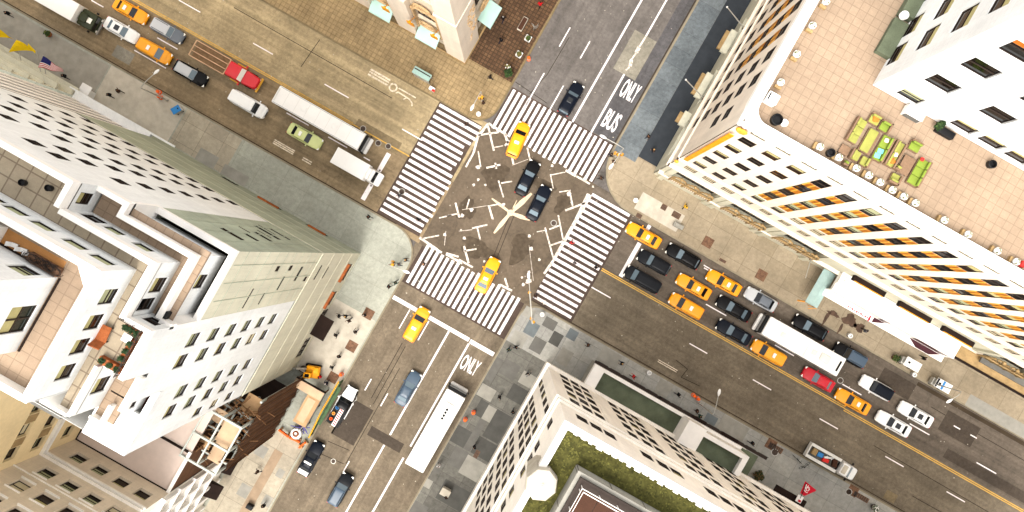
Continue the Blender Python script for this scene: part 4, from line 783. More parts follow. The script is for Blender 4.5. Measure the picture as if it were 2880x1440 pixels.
b = MB(); b.box(-32, -20.02, -42, -41.55, 61.8, 62); b.box(-60, -32.02, -41.5, -28.3, 47.8, 48); b.box(-32.05, -20.05, -41.6, -41.52, 0, 22.8); B.part('upper_roof', b, 'slab_mid')
b = MB()
for z, d in ((29.1, .28), (29.5, .42), (29.95, .3)): b.box(-32, -20, -41.5, -41.5+d, z, z+.22); b.box(-32, -32+d, -41.5+d, -28.2, z, z+.22)
for z in (34.6, 44.0): b.box(-32, -20, -41.5, -41.38, z, z+.12)
B.part('cornice_band', b, 'cream_stone')
b = MB()
for x in (-21.7, -24.3, -26.9, -29.5):
    for z in (36.0, 40.6, 45.2): b.box(x-.8, x+.8, -41.5, -41.3, z-.12, z)
    for z in (34, 38.6): b.box(x-.8, x+.8, -41.5, -41.35, z, z+.12)
B.part('window_sill', b, 'cream_stone')
b = MB()
for y in (-38.5, -35.9, -33.3):
    for z in (31.8, 36.4): b.box(-32, -31.96, y-.45, y+.45, z-.9, z+.9)
B.part('ochre_panel', b, 'gold_stone')
b = MB(); b.box(-32, -20.1, -41.5, -28.3, 22.6, 22.8); B.part('flat_roof', b, 'pink_roof')
b = MB(); b.box(-20.35, -20.0, -41.5, -36.4, 22.8, 23.1); b.box(-32, -20.35, -41.5, -41.38, 22.8, 22.9, 1); b.box(-32, -31.88, -41.38, -30, 22.8, 22.9, 1); b.box(-24.5, -20.35, -36.6, -36.4, 22.8, 23.1, 1); B.part('roof_edge', b, ['coping', 'dark_gap'])
b = MB(); b.box(-20.4, -20.1, -41.5, -36.4, 0, 22.6); b.box(-32, -20.4, -36.5, -36.42, 0, 22.6); B.part('lower_wall', b, 'brown_brick')
b = MB()
for y, z in ((-43.0, 3.4), (-46.8, 3.4)): b.loft([[(-20, y-1, z+1.0), (-18.2, y-1, z), (-18.2, y-1, z-.3), (-20, y-1, z-.3)], [(-20, y+1, z+1.0), (-18.2, y+1, z), (-18.2, y+1, z-.3), (-20, y+1, z-.3)]])
B.part('awning', b, 'dark_gap')
b = MB()
for i in range(7):
    y = -42.1-2.2*i
    b.box(-19.99, -19.6, y-.25, y+.25, 0, 24)
for z in (6.5, 11.2, 15.7, 20.3, 24.6): b.box(-19.99, -19.5, -80, -41.5, z, z+.35)
B.part('pilaster', b, 'coping')
B.finish()
# ---- low grey roofs between the tower and the courtyard building
B = Bld('low_annex', 'low grey roofed annex with skylights behind the white stepped tower', 'building', (-33, -26))
b = MB(); b.box(-47, -24.2, -28.3, -23.8, 0, 51.5); B.part('annex_roof', b, 'slab_mid')
b = MB()
for k in range(7): b.box(-27.5, -26, -26.6+k*.3, -26.47+k*.3, 51.5, 51.62)
for y in (-25.0, -26.0): b.box(-47, -28, y, y+.2, 51.5, 52)
b.box(-47, -29, -27.4, -27.2, 51.5, 51.9); B.part('skylight', b, 'coping')
B.finish()
# ------------------------------------------------------------------ vehicles (built heading +X, base on the road)
for n, c in (('taxi_yellow', (232, 150, 8)), ('taxi_amber', (228, 152, 20)), ('car_black', (10, 10, 12)), ('car_navy', (11, 16, 26)), ('car_charcoal', (17, 19, 23)), ('car_grey', (92, 98, 106)), ('car_steel', (60, 76, 92)), ('car_silver', (176, 178, 180)), ('car_white', (226, 226, 224)), ('car_red', (182, 18, 34)), ('truck_red', (196, 36, 44)), ('cab_green', (196, 202, 136)), ('cab_olive', (52, 56, 40))):
    mat(n, c, .35, var=.03, coat=.15); MATS[n].node_tree.nodes['Principled BSDF'].inputs['Specular IOR Level'].default_value = .2 if max(c) > 60 else .06
    if max(c) <= 60: MATS[n].node_tree.nodes['Principled BSDF'].inputs['Coat Weight'].default_value = .07
glass('car_glass', (14, 17, 20), .04, .4); glass('car_glass_pale', (96, 112, 122), .06, .4)  # pale glass has the sky's reflection put into its colour
mat('tyre', (20, 20, 20), .9, var=.1); mat('rim', (150, 150, 150), .35, metal=.8, var=0); mat('lamp_clear', (226, 224, 214), .15, var=0, coat=1); mat('lamp_red', (170, 14, 10), .2, var=0, coat=1); mat('trim_black', (18, 18, 18), .6, var=0)
mat('box_white', (226, 224, 220), .5, var=.05, scale=.5); mat('box_grey', (204, 202, 196), .5, var=.06); mat('steel_bare', (150, 146, 138), .45, metal=.5, var=.15)
SPEC = {  # L, W, belt, hood_z, nose_z, roof_z, base_rear, base_front, roof_rear, roof_front
 'sedan': (5.1, 1.86, .94, .92, .72, 1.44, -1.95, 1.02, -1.2, .22), 'compact': (4.7, 1.8, .94, .92, .72, 1.45, -1.85, .95, -1.25, .15), 'wagon': (5.0, 1.86, .98, .95, .75, 1.5, -2.25, .95, -1.9, .15),
 'suv': (4.8, 1.92, 1.08, 1.04, .86, 1.76, -2.3, .95, -2.05, .3), 'minivan': (5.0, 1.92, 1.04, .98, .8, 1.76, -2.38, 1.35, -2.2, .55), 'van': (5.3, 1.98, 1.15, 1.06, .9, 1.98, -2.55, 1.65, -2.5, .95)}
CM = {}
def rr(x0, x1, w0, w1, z, r, n=3):      # plan outline, half width w0 at the rear and w1 at the front
    o = []
    for cx, cy, a0 in ((x1-r, w1-r, 0), (x0+r, w0-r, 90), (x0+r, -w0+r, 180), (x1-r, -w1+r, 270)):
        for i in range(n+1): a = radians(a0+90*i/n); o.append((cx+r*cos(a), cy+r*sin(a), z))
    return o
def car_parts(kind, paint):
    if (kind, paint) in CM: return CM[kind, paint]
    L, Wd, belt, hz, nz, rz, br, bf, rr_, rf = SPEC[kind]; h = L/2; w = Wd/2; P = []
    prof = [(-h, .72, belt-.22), (-h+.06, .84, belt-.1), (-h+.25, .93, belt-.03), (-h+.8, .99, belt), (-.6, 1, belt), (.6, 1, belt), (bf-.05, .99, belt), (bf+.5, .985, (belt+hz)/2), (h-.75, .96, hz-.04), (h-.35, .9, (hz+nz)/2+.02), (h-.1, .78, nz), (h, .62, nz-.14)]
    rings = []
    for x, k, zt in prof:
        q = w*k; end = abs(x) > h-.12; zb = .34 if end else .2; mid = (zb+zt)/2
        half = [(q*.82, zb), (q*.98, zb+.14), (q, mid), (q*.985, zt-.16), (q*.9, zt-.03), (q*.55, zt+.015), (0, zt+.025)]
        rings.append([(x, y, z) for y, z in half]+[(x, -y, z) for y, z in half[-2::-1]])
    P.append(('body', MB().loft(rings), [paint], 35, None))
    bw = w*.885; tw = w*(.7 if kind not in ('van', 'minivan', 'suv') else .78); top = rz-.06
    cab = MB().loft([rr(br, bf, bw*.93, bw*.9, belt-.05, .22), rr(rr_-.04, rf+.05, tw+.02, tw+.02, top, .2), rr(rr_+.06, rf-.06, tw-.07, tw-.07, rz-.01, .16), rr(rr_+.4, rf-.4, tw-.35, tw-.35, rz+.015, .1)])
    P.append(('cabin', cab, [paint], 30, None))
    def panel(a, b_, c, d, t=.012):      # a glass pane a little proud of the cabin
        u = [b_[i]-a[i] for i in range(3)]; v = [d[i]-a[i] for i in range(3)]; n = [u[1]*v[2]-u[2]*v[1], u[2]*v[0]-u[0]*v[2], u[0]*v[1]-u[1]*v[0]]; l = math.sqrt(sum(q*q for q in n)); n = [q/l*t for q in n]
        if n[2] < 0: n = [-q for q in n]
        return MB().loft([[a, b_, c, d], [tuple(p[i]+n[i] for i in range(3)) for p in (a, b_, c, d)]])
    lerp = lambda a, c, t: tuple(a[i]+(c[i]-a[i])*t for i in range(3))
    def slant(xb, xt, wb, wt, lo, hi, zb=belt-.05, zt=top):
        A, C = (xb, wb, zb), (xt, wt, zt); p, q = lerp(A, C, lo), lerp(A, C, hi); return [p, (p[0], -p[1], p[2]), (q[0], -q[1], q[2]), q]
    P.append(('windscreen', panel(*slant(bf+.0, rf+.05, bw*.84, tw*.9, .16, .97)), ['car_glass'], 0, None))
    P.append(('rear_window', panel(*slant(br-.0, rr_-.04, bw*.8, tw*.86, .3 if kind in ('suv', 'van', 'minivan', 'wagon') else .2, .95)), ['car_glass'], 0, None))
    for s_ in (1, -1):
        def sp(x, t): return (x, s_*((bw*.93)+(tw+.02-bw*.93)*t+.004), belt-.05+(top-belt+.05)*t)
        m = MB(); xa, xb = br+(rr_-br)*.35+.2, bf+(rf-bf)*.35-.28; xc, xd = rr_+.22, rf-.12; mid = (xc+xd)/2
        for (p0, p1, q0, q1) in ((xa, mid-.04, xc, mid-.04), (mid+.04, xb, mid+.04, xd)):
            k = panel(sp(p0, .2), sp(p1, .2), sp(q1, .88), sp(q0, .88)); m.add(k.v, k.f)
        P.append(('side_window', m, ['car_glass'], 0, None))
        P.append(('mirror', MB().cbox((bf-.28, s_*(w+.1), belt+.05), (.16, .24, .14), 0, 0, .05), [paint], 0, None))
        P.append(('headlight', MB().cbox((h-.22, s_*w*.68, nz-.03), (.3, .34, .14), 0, -s_*.35, .05), ['lamp_clear'], 0, None))
        P.append(('tail_light', MB().cbox((-h+.07, s_*w*.7, belt-.2), (.12, .3, .16), 0, s_*.25, .04), ['lamp_red'], 0, None))
        for x in (h-.98, -h+1.0):
            t = MB(); n = 16
            prof2 = [(.02, .16), (.3, .16), (.33, .13), (.33, -.03), (.3, -.06), (.02, -.06)]
            t.loft([[(x+r*cos(2*pi*i/n), s_*(w-.15+d*.9), .33+r*sin(2*pi*i/n)) for i in range(n)] for r, d in prof2])
            c = MB(); c.loft([[(x+r*cos(2*pi*i/10), s_*(w-.15+d), .33+r*sin(2*pi*i/10)) for i in range(10)] for r, d in ((.21, .13), (.21, .155), (.06, .165))])
            P.append(('wheel', t, ['tyre'], 30, [('rim', c, ['rim'])]))
    P.append(('grille', MB().box(h-.06, h+.015, -.42, .42, .42, nz-.16), ['trim_black'], 0, None))
    P.append(('bumper', MB().rbox(-h-.05, -h+.18, -w*.8, w*.8, .3, .5, .06), [paint], 0, None))
    CM[kind, paint] = [(n, m.mesh(n, mt, smooth=s), [(cn, cm.mesh(cn, cmt)) for cn, cm, cmt in (ch or [])]) for n, m, mt, s, ch in P]
    return CM[kind, paint]
def link(name, me, parent):
    o = bpy.data.objects.new(name, me); COL.objects.link(o); o.parent = parent; return o
def extra(t, name, mb, mats, smooth=0): return mb.build(name, mats, t, off=(0, 0, 0), smooth=smooth)
def car(kind, paint, x, y, deg, label, cat='car', name='parked_car', group=None, taxi=False, rails=False, sunroof=False, roof=None, glassm=None):
    t = thing(name, label, cat, (x, y, .012), radians(deg), group)
    for n, me, ch in car_parts(kind, paint):
        o = link(n, me, t)
        if roof and n == 'cabin': o.material_slots[0].link = 'OBJECT'; o.material_slots[0].material = M(roof)
        if glassm and n in ('windscreen', 'rear_window'): o.material_slots[0].link = 'OBJECT'; o.material_slots[0].material = M(glassm)
        for cn, cme in ch: link(cn, cme, o)
    L, Wd, belt, hz, nz, rz, br, bf, rr_, rf = SPEC[kind]
    if taxi:
        extra(t, 'roof_sign', MB().rbox(-.75, -.35, -.32, .32, rz, rz+.16, .05), ['lamp_clear'])
    if rails:
        for s_ in (1, -1): extra(t, 'roof_rail', MB().tube([(rr_+.2, s_*Wd*.33, rz+.02), (rr_+.3, s_*Wd*.33, rz+.08), (rf-.3, s_*Wd*.33, rz+.08), (rf-.2, s_*Wd*.33, rz+.0)], .03), ['trim_black'])
    if sunroof: extra(t, 'sunroof', MB().rbox(-.75, -.05, -.36, .36, rz+.005, rz+.03, .05), ['car_glass'])
    return t
def wheels(t, xs_, w, r=.48):
    for x in xs_:
        for s_ in (1, -1):
            n = 16; q = MB().loft([[(x+rad*cos(2*pi*i/n), s_*(w+d), r+rad*sin(2*pi*i/n)) for i in range(n)] for rad, d in ((.05, -.28), (r, -.28), (r, -.02), (r*.62, 0), (.05, -.04))]); o = extra(t, 'wheel', q, ['tyre'], 30)
            c = MB().loft([[(x+rad*cos(2*pi*i/10), s_*(w+d), r+rad*sin(2*pi*i/10)) for i in range(10)] for rad, d in ((r*.55, -.03), (r*.5, .015), (r*.2, .03))]); c.build('rim', ['rim'], o, off=(0, 0, 0))
def pair(t, name, mk, mats):
    for s_ in (1, -1): extra(t, name, mk(s_), mats)
TX = 'yellow taxis'
def taxi(kind, x, y, deg, label, paint='taxi_yellow', **k): return car(kind, paint, x, y, deg, label, 'taxi', 'taxi', TX, taxi=True, **k)
# west arm of the cross street
taxi('sedan', -61.7, 3.35, 0, 'yellow taxi ahead of the dark delivery truck, beside the white sedan with a black roof')
car('sedan', 'car_white', -61.5, .45, 0, 'white sedan with a black sunroof, just in front of the white delivery truck', sunroof=True, glassm='car_glass_pale')
car('suv', 'car_grey', -55.9, 3.5, 0, 'grey estate car with black sides waiting behind the red flatbed truck', rails=True, roof='car_silver', glassm='car_glass_pale')
taxi('minivan', -56.1, .2, 0, 'yellow taxi van squeezed between a white sedan and a black car', 'taxi_amber', glassm='car_glass_pale')
car('wagon', 'car_black', -50.4, 0, 0, 'long black car with a silver grey roof, in front of the yellow taxi van', roof='car_silver', glassm='car_glass_pale')
car('van', 'car_white', -41.4, .25, 0, 'white minivan between the red flatbed truck and the pale green cab', 'van', 'parked_van')
car('sedan', 'cab_green', -32.6, .25, 0, 'pale lime green taxi cab driving beside the long white coach', 'taxi', 'green_taxi', taxi=True)
# the crossing and the avenue
car('suv', 'car_navy', -3.6, 22.6, 90, 'dark blue car leaving the crossing, beside the ONLY lane', glassm='car_glass_pale', sunroof=True)
taxi('minivan', -7.1, 14.2, 97, 'yellow taxi van turned across the corner of a crosswalk')
car('sedan', 'car_black', -3.4, 10.3, 93, 'black sedan in the crossing, directly behind the turning taxi van', roof='car_navy', glassm='car_glass_pale', rails=False)
car('sedan', 'car_navy', -.4, 8.1, 93, 'black sedan on the white star, last of the two in the crossing', glassm='car_glass_pale')
taxi('sedan', -1.6, -3.9, 93, 'yellow taxi with its tail still on the crosswalk stripes', glassm='car_glass_pale')
taxi('minivan', -6.7, -14.5, 90, 'amber taxi van standing on the stop line of the avenue', 'taxi_amber')
car('sedan', 'car_steel', -3.4, -22.7, 90, 'blue grey sedan driving up the avenue near the white city bus', glassm='car_glass_pale')
car('suv', 'car_charcoal', -4.6, -39.2, 90, 'dark blue grey estate car behind the white police car', rails=True, glassm='car_glass_pale', roof='car_steel')
# east arm, three lanes of waiting cars
taxi('sedan', 14.2, 11.3, 180, 'yellow taxi stopped with its nose at the crosswalk, by the kerb')
car('suv', 'car_charcoal', 17.2, 8.8, 180, 'dark grey estate car stopped just behind the thick white stop line', glassm='car_glass_pale')
car('wagon', 'car_black', 20.3, 11.5, 180, 'glossy black car parked by the kerb behind the front taxi', rails=True, glassm='car_glass_pale')
car('van', 'car_charcoal', 17.0, 6.0, 180, 'dark van with a grey roof waiting next to the double yellow line', 'van', 'dark_van', glassm='car_glass_pale')
taxi('sedan', 23.6, 8.6, 180, 'yellow taxi in the middle lane behind the dark grey estate car')
taxi('sedan', 26.9, 11.1, 180, 'yellow taxi by the kerb between a black car and a silver one')
taxi('minivan', 24.0, 5.8, 180, 'yellow taxi van behind the dark van, beside the yellow line')
car('compact', 'car_silver', 32.4, 11.6, 180, 'silver hatchback by the kerb behind a yellow taxi', roof='car_grey', rails=True)
car('sedan', 'car_black', 29.8, 8.7, 180, 'black sedan in the middle lane ahead of the white bus', glassm='car_glass_pale')
car('sedan', 'car_navy', 31.4, 5.9, 180, 'dark navy sedan between two taxi vans on the yellow line lane', glassm='car_glass_pale')
taxi('minivan', 36.9, 5.8, 180, 'yellow taxi van running alongside the front of the white bus', 'taxi_amber')
car('wagon', 'car_black', 40.1, 11.6, 180, 'black car parked by the kerb beside the front half of the bus', glassm='car_glass_pale')
car('suv', 'car_black', 46.7, 11.0, 180, 'long black car parked by the kerb beside the tail of the bus', roof='car_steel', rails=True)
car('compact', 'car_red', 44.6, 6.0, 180, 'red sports saloon behind the yellow taxi van, beside the bus', glassm='car_glass_pale')
car('suv', 'car_white', 52.0, 8.9, 180, 'white estate car with a black glass roof, behind the bus', roof='car_navy', rails=True)
taxi('sedan', 50.2, 5.7, 180, 'yellow taxi on the yellow line lane behind the red car')
car('sedan', 'car_white', 56.5, 5.8, 180, 'white saloon with a dark sunroof, close to the double yellow line', sunroof=True)
car('sedan', 'car_white', 58.5, 8.4, 180, 'white saloon in the middle lane, last of the queue', sunroof=True)
# white box truck, cut by the frame in the picture
t = thing('delivery_truck', 'white delivery truck with a dark olive cab, last in the queue beside the yellow flags', 'truck', (-68.2, -.55, .012))
extra(t, 'cargo_box', MB().rbox(-5, 1.6, -1.25, 1.25, 1.0, 3.5, .08), ['box_white'], 30); extra(t, 'chassis', MB().box(-4.9, 3.8, -.9, .9, .5, .95), ['trim_black'])
extra(t, 'cab', MB().rbox(1.7, 3.9, -1.15, 1.15, .6, 2.4, .25).rbox(1.8, 2.9, -.6, .6, 2.4, 2.75, .15), ['cab_olive'], 30); extra(t, 'windscreen', MB().box(3.88, 3.93, -.95, .95, 1.5, 2.2), ['car_glass']); extra(t, 'sun_roof_hatch', MB().box(2.9, 3.5, -.35, .35, 2.4, 2.46), ['lamp_clear'])
extra(t, 'bumper', MB().rbox(3.9, 4.15, -1.2, 1.2, .4, .85, .08), ['steel_bare']); pair(t, 'mirror', lambda s_: MB().cbox((3.5, s_*1.35, 1.9), (.15, .25, .4)), ['trim_black']); pair(t, 'headlight', lambda s_: MB().cbox((3.98, s_*.85, 1.0), (.1, .3, .2)), ['lamp_clear']); wheels(t, (-3.2, 2.9), 1.15)
# small white box truck at the stop line
t = thing('delivery_truck', 'small white box truck stopped short of the crosswalk', 'truck', (-24.0, .05, .012))
extra(t, 'cargo_box', MB().rbox(-3.4, 1.55, -1.15, 1.15, .85, 3.0, .07), ['box_white'], 30); extra(t, 'wind_deflector', MB().rbox(1.3, 2.0, -.8, .8, 2.0, 2.75, .2), ['box_white'], 30); extra(t, 'chassis', MB().box(-3.3, 3.0, -.8, .8, .45, .85), ['trim_black'])
extra(t, 'cab', MB().loft([rr(1.6, 3.5, .98, .9, .5, .25), rr(1.6, 3.5, 1.0, .92, 1.15, .25), rr(1.6, 2.75, .96, .9, 1.3, .2), rr(1.65, 2.35, .85, .82, 2.05, .2), rr(1.75, 2.2, .75, .72, 2.1, .15)]), ['box_white'], 30); extra(t, 'windscreen', MB().add([(2.72, .8, 1.38), (2.72, -.8, 1.38), (2.42, -.74, 1.98), (2.42, .74, 1.98), (2.76, .8, 1.4), (2.76, -.8, 1.4), (2.46, -.74, 2.0), (2.46, .74, 2.0)], [(0, 1, 2, 3), (4, 5, 6, 7), (0, 1, 5, 4), (2, 3, 7, 6), (1, 2, 6, 5), (3, 0, 4, 7)]), ['car_glass'])
pair(t, 'mirror', lambda s_: MB().cbox((2.7, s_*1.2, 1.5), (.12, .22, .35)), ['trim_black']); pair(t, 'headlight', lambda s_: MB().cbox((3.45, s_*.68, .95), (.15, .3, .18)), ['lamp_clear']); pair(t, 'tail_light', lambda s_: MB().cbox((-3.42, s_*.9, 1.0), (.06, .2, .2)), ['lamp_red']); wheels(t, (-2.2, 2.5), 1.0, .42)
# coach and city buses
def bus(name, x, y, deg, L, Wd, label, cat, pods):
    t = thing(name, label, cat, (x, y, .012), radians(deg)); h = L/2; w = Wd/2
    extra(t, 'body', MB().rbox(-h, h-.42, -w, w, .35, 3.05, .16), ['box_white'], 30); extra(t, 'front_mask', MB().rbox(h-.42, h, -w+.02, w-.02, .4, 2.75, .2), ['trim_black'], 30)
    extra(t, 'windscreen', MB().box(h-.02, h+.02, -w+.15, w-.15, 1.2, 2.6), ['car_glass']); extra(t, 'bumper', MB().rbox(h-.05, h+.42, -w+.1, w-.1, .4, 1.0, .2), ['box_white'], 30); extra(t, 'skirt', MB().box(-h+.1, h-.3, -w-.005, w+.005, .3, .55), ['trim_black'])
    for s_ in (1, -1):
        m = MB(); n = int((L-2)/1.5)
        for i in range(n): m.box(-h+.6+i*1.5, -h+1.95+i*1.5, s_*w-.015, s_*w+.015, 1.35, 2.45)
        extra(t, 'side_windows', m, ['car_glass']); extra(t, 'mirror', MB().cbox((h+.25, s_*(w+.05), 2.2), (.2, .16, .5), 0, 0, .05), ['trim_black']); extra(t, 'headlight', MB().cbox((h+.12, s_*(w-.35), .85), (.1, .35, .18)), ['lamp_clear']); extra(t, 'tail_light', MB().cbox((-h-.01, s_*(w-.2), 1.1), (.05, .2, .5)), ['lamp_red'])
    wheels(t, (-h+2.6, h-2.6), w-.02); pods(t, h, w); return t
def seams(t, x0, x1, w, z, step, m='box_grey'):
    q = MB(); n = int((x1-x0)/step)
    for i in range(1, n): q.box(x0+i*step-.02, x0+i*step+.02, -w, w, z, z+.012)
    o = extra(t, 'roof_seam', q, [m]); o['kind'] = 'stuff'
def pods1(t, h, w):
    seams(t, -h, h-.5, w-.15, 3.05, 1.6); extra(t, 'gutter', MB().box(-h+.2, h-.6, w-.14, w-.1, 3.05, 3.07).box(-h+.2, h-.6, -w+.1, -w+.14, 3.05, 3.07), ['slab_mid'])
    extra(t, 'rear_vent', MB().box(-h+.1, -h+.3, -.9, .9, 3.05, 3.09), ['box_grey']); m = MB()
    for x in (-2.5, 2.2): extra(t, 'roof_hatch', MB().rbox(x-.35, x+.35, -.35, .35, 3.05, 3.12, .08), ['box_white'], 30)
bus('coach', -31.4, 3.3, 0, 13.6, 2.5, 'long white motor coach with a black windscreen band beside the green cab', 'coach', pods1)
def pods2(t, h, w):
    seams(t, -h, h-.5, w-.15, 3.05, 2.0)
    extra(t, 'roof_unit', MB().rbox(.9, 4.0, -.75, .75, 3.05, 3.25, .15), ['box_white'], 30)
    for i in range(4): extra(t, 'roof_fan', MB().cyl((1.75+i*.45, 0), 3.25, 3.3, .17), ['trim_black'])
    extra(t, 'roof_hatch', MB().rbox(-3.4, -2.7, -.35, .35, 3.05, 3.12, .08), ['box_white'], 30)
bus('city_bus', 2.6, -25.2, 90, 11.9, 2.8, 'white city bus with four round roof fans, driving up the avenue', 'bus', pods2)
def pods3(t, h, w):
    seams(t, -h, h-.5, w-.15, 3.05, 2.0)
    extra(t, 'roof_unit', MB().rbox(-4.1, -2.7, -.55, .55, 3.05, 3.2, .12), ['box_grey'], 30); extra(t, 'roof_seam', MB().box(-.75, -.6, -1.2, 1.2, 3.05, 3.075), ['box_grey'])
    for x in (-1.8, 3): extra(t, 'roof_hatch', MB().rbox(x-.35, x+.35, -.35, .35, 3.05, 3.12, .08), ['box_grey'], 30)
    extra(t, 'rear_vent', MB().box(-h+.35, -h+.6, -.75, .75, 3.05, 3.1), ['trim_black'])
bus('city_bus', 39.7, 8.75, 180, 12.0, 2.7, 'white city bus with a grey seam across its roof, queueing on the cross street', 'bus', pods3)
# red flatbed truck
t = thing('flatbed_truck', 'red truck pulling an empty steel stake bed along the yellow line', 'truck', (-46.4, 3.2, .012))
extra(t, 'chassis', MB().box(-5, 4, -.5, .5, .5, .8), ['trim_black']); extra(t, 'load_floor', MB().box(-4.9, .3, -1.12, 1.12, .95, 1.1), ['load_planks' if mat('load_planks', (132, 106, 78), .9, var=.25, scale=2) else ''])
for y in (-1.12, -.38, .38, 1.12): extra(t, 'bed_rail', MB().box(-5, .4, y-.05, y+.05, 1.1, 1.9), ['steel_rusty' if 'steel_rusty' in MATS else mat('steel_rusty', (206, 168, 132), .6, var=.2) and 'steel_rusty'])
for x in (-5, .35): extra(t, 'end_rail', MB().box(x-.06, x+.06, -1.07, 1.07, 1.75, 1.9), ['steel_rusty'])
extra(t, 'cab', MB().loft([rr(.5, 2.6, 1.08, 1.08, .7, .2), rr(.5, 2.75, 1.08, 1.08, 1.5, .2), rr(.55, 2.3, .98, .95, 2.2, .2), rr(.7, 2.1, .85, .82, 2.26, .15)]), ['truck_red'], 30)
extra(t, 'windscreen', MB().add([(2.78, .9, 1.55), (2.78, -.9, 1.55), (2.36, -.84, 2.16), (2.36, .84, 2.16), (2.72, .9, 1.53), (2.72, -.9, 1.53), (2.3, -.84, 2.14), (2.3, .84, 2.14)], [(0, 1, 2, 3), (4, 5, 6, 7), (0, 1, 5, 4), (2, 3, 7, 6), (1, 2, 6, 5), (3, 0, 4, 7)]), ['lamp_clear'])
extra(t, 'bonnet', MB().loft([rr(2.7, 4.9, 1.0, .85, .6, .3), rr(2.7, 4.9, 1.02, .86, 1.2, .3), rr(2.7, 4.8, .88, .7, 1.42, .3)]), ['truck_red'], 35); pair(t, 'mirror', lambda s_: MB().cbox((2.7, s_*1.3, 1.7), (.15, .3, .4)), ['truck_red']); pair(t, 'headlight', lambda s_: MB().cbox((4.8, s_*.62, 1.0), (.2, .3, .22)), ['lamp_clear'])
extra(t, 'bumper', MB().rbox(4.8, 5.1, -1.05, 1.05, .45, .8, .08), ['gold_pale']); pair(t, 'air_tank', lambda s_: MB().rbox(1.0, 2.4, s_*1.15-.1, s_*1.15+.1, .5, .9, .08), ['gold_pale']); wheels(t, (-3.6, -2.4, 3.6), 1.05)
# works pickup with barrier boards, police car, utility truck
t = thing('works_pickup', 'black works pickup carrying red and white striped barrier boards beside the building site', 'pickup', (-9.95, -29.1, .012), radians(90))
extra(t, 'body', MB().loft([rr(-2.9, 2.9, .95, .85, .4, .3), rr(-2.95, 2.95, .98, .88, .8, .35), rr(-2.95, 2.75, .95, .8, 1.0, .3)]), ['car_black'], 35); extra(t, 'bonnet', MB().loft([rr(1.0, 2.85, .88, .72, 1.0, .3), rr(1.05, 2.7, .8, .62, 1.12, .25)]), ['car_white'], 35)
extra(t, 'cabin', MB().loft([rr(-.4, 1.2, .88, .85, .98, .15), rr(-.3, .6, .74, .72, 1.72, .2), rr(-.2, .5, .62, .6, 1.76, .15)]), ['car_black'], 30); extra(t, 'windscreen', MB().add([(1.1, .75, 1.1), (1.1, -.75, 1.1), (.66, -.66, 1.68), (.66, .66, 1.68), (1.15, .75, 1.12), (1.15, -.75, 1.12), (.7, -.66, 1.7), (.7, .66, 1.7)], [(0, 1, 2, 3), (4, 5, 6, 7), (0, 1, 5, 4), (2, 3, 7, 6), (1, 2, 6, 5), (3, 0, 4, 7)]), ['car_glass'])
for s_ in (1, -1): extra(t, 'bed_side', MB().box(-2.9, -.45, s_*.9-.05, s_*.9+.05, 1.0, 1.35), ['car_black']); extra(t, 'headlight', MB().cbox((2.8, s_*.65, .9), (.15, .3, .16)), ['lamp_clear']); extra(t, 'mirror', MB().cbox((.9, s_*1.1, 1.2), (.14, .24, .2)), ['box_white']); extra(t, 'running_board', MB().box(-1.6, 1.0, s_*1.02-.06, s_*1.02+.06, .42, .52), ['box_white'])
wheels(t, (-1.9, 1.9), .95, .38)
mat('barrier_red', (196, 44, 40), .6, var=.1); mat('safety_orange', (232, 96, 34), .6, var=.1); mat('works_blue', (50, 120, 180), .5, var=.1)
b = MB()
b.box(-2.9, .5, -.5, .05, 1.46, 1.5, 0)
for i in range(11): x = -2.75+i*.3; b.add([(x, -.45, 1.502), (x+.15, -.45, 1.502), (x+.3, 0, 1.502), (x+.15, 0, 1.502), (x, -.45, 1.52), (x+.15, -.45, 1.52), (x+.3, 0, 1.52), (x+.15, 0, 1.52)], [(4, 5, 6, 7), (0, 1, 5, 4), (2, 3, 7, 6), (1, 2, 6, 5), (3, 0, 4, 7)], 1)
extra(t, 'load_rack', MB().box(-2.8, -2.7, -.6, .6, 1.3, 1.46).box(.3, .4, -.6, .6, 1.3, 1.46), ['trim_black'])
o = b.build('barrier_board', ['box_white', 'barrier_red'], None, off=(0, 0, 0), loc=(-9.95, -29.1, .012)); o.rotation_euler.z = radians(90); tag(o, 'red and white striped barrier board lying on top of the works pickup', 'barrier')
for k, (x, y, m, lab) in enumerate(((-10.45, -29.6, 'works_blue', 'blue plastic tub in the bed of the works pickup'), (-10.5, -30.5, 'taxi_yellow', 'yellow plastic tub in the bed of the works pickup'), (-10.45, -31.3, 'safety_orange', 'orange plastic tub at the tail of the works pickup'))):
    tag(MB().lathe((0, 0, 0), [(.16, 0), (.2, .35), (.23, .36), (.23, .4), (.17, .4), (.15, .08)], 10).build('plastic_tub', m, None, off=(0, 0, 0), loc=(x, y, 1.02)), lab, 'tub', 'tubs on the works pickup')
t = car('sedan', 'car_navy', -10.2, -37.55, 90, 'dark police car with a white boot lid, parked at the building site', 'police car', 'police_car'); extra(t, 'light_bar', MB().rbox(-.62, -.36, -.55, .55, 1.46, 1.58, .05), ['lamp_clear']); extra(t, 'boot_panel', MB().rbox(-2.4, -1.75, -.72, .72, .93, .985, .08), ['car_white'], 30)
t = thing('utility_truck', 'white utility truck with an open bed of tools, parked near the red banner', 'truck', (51.55, -2.9, .012))
extra(t, 'chassis', MB().box(-3.7, 3.4, -.8, .8, .45, .9), ['trim_black'])
for s_ in (1, -1): extra(t, 'tool_locker', MB().box(-3.6, .9, s_*.85-.2, s_*.85+.2, .9, 1.7), ['box_grey'])
extra(t, 'bed_floor', MB().box(-3.6, .9, -.65, .65, .9, 1.0), ['slab_mid']); extra(t, 'tailboard', MB().box(-3.75, -3.6, -1.05, 1.05, .8, 1.7), ['box_grey'])
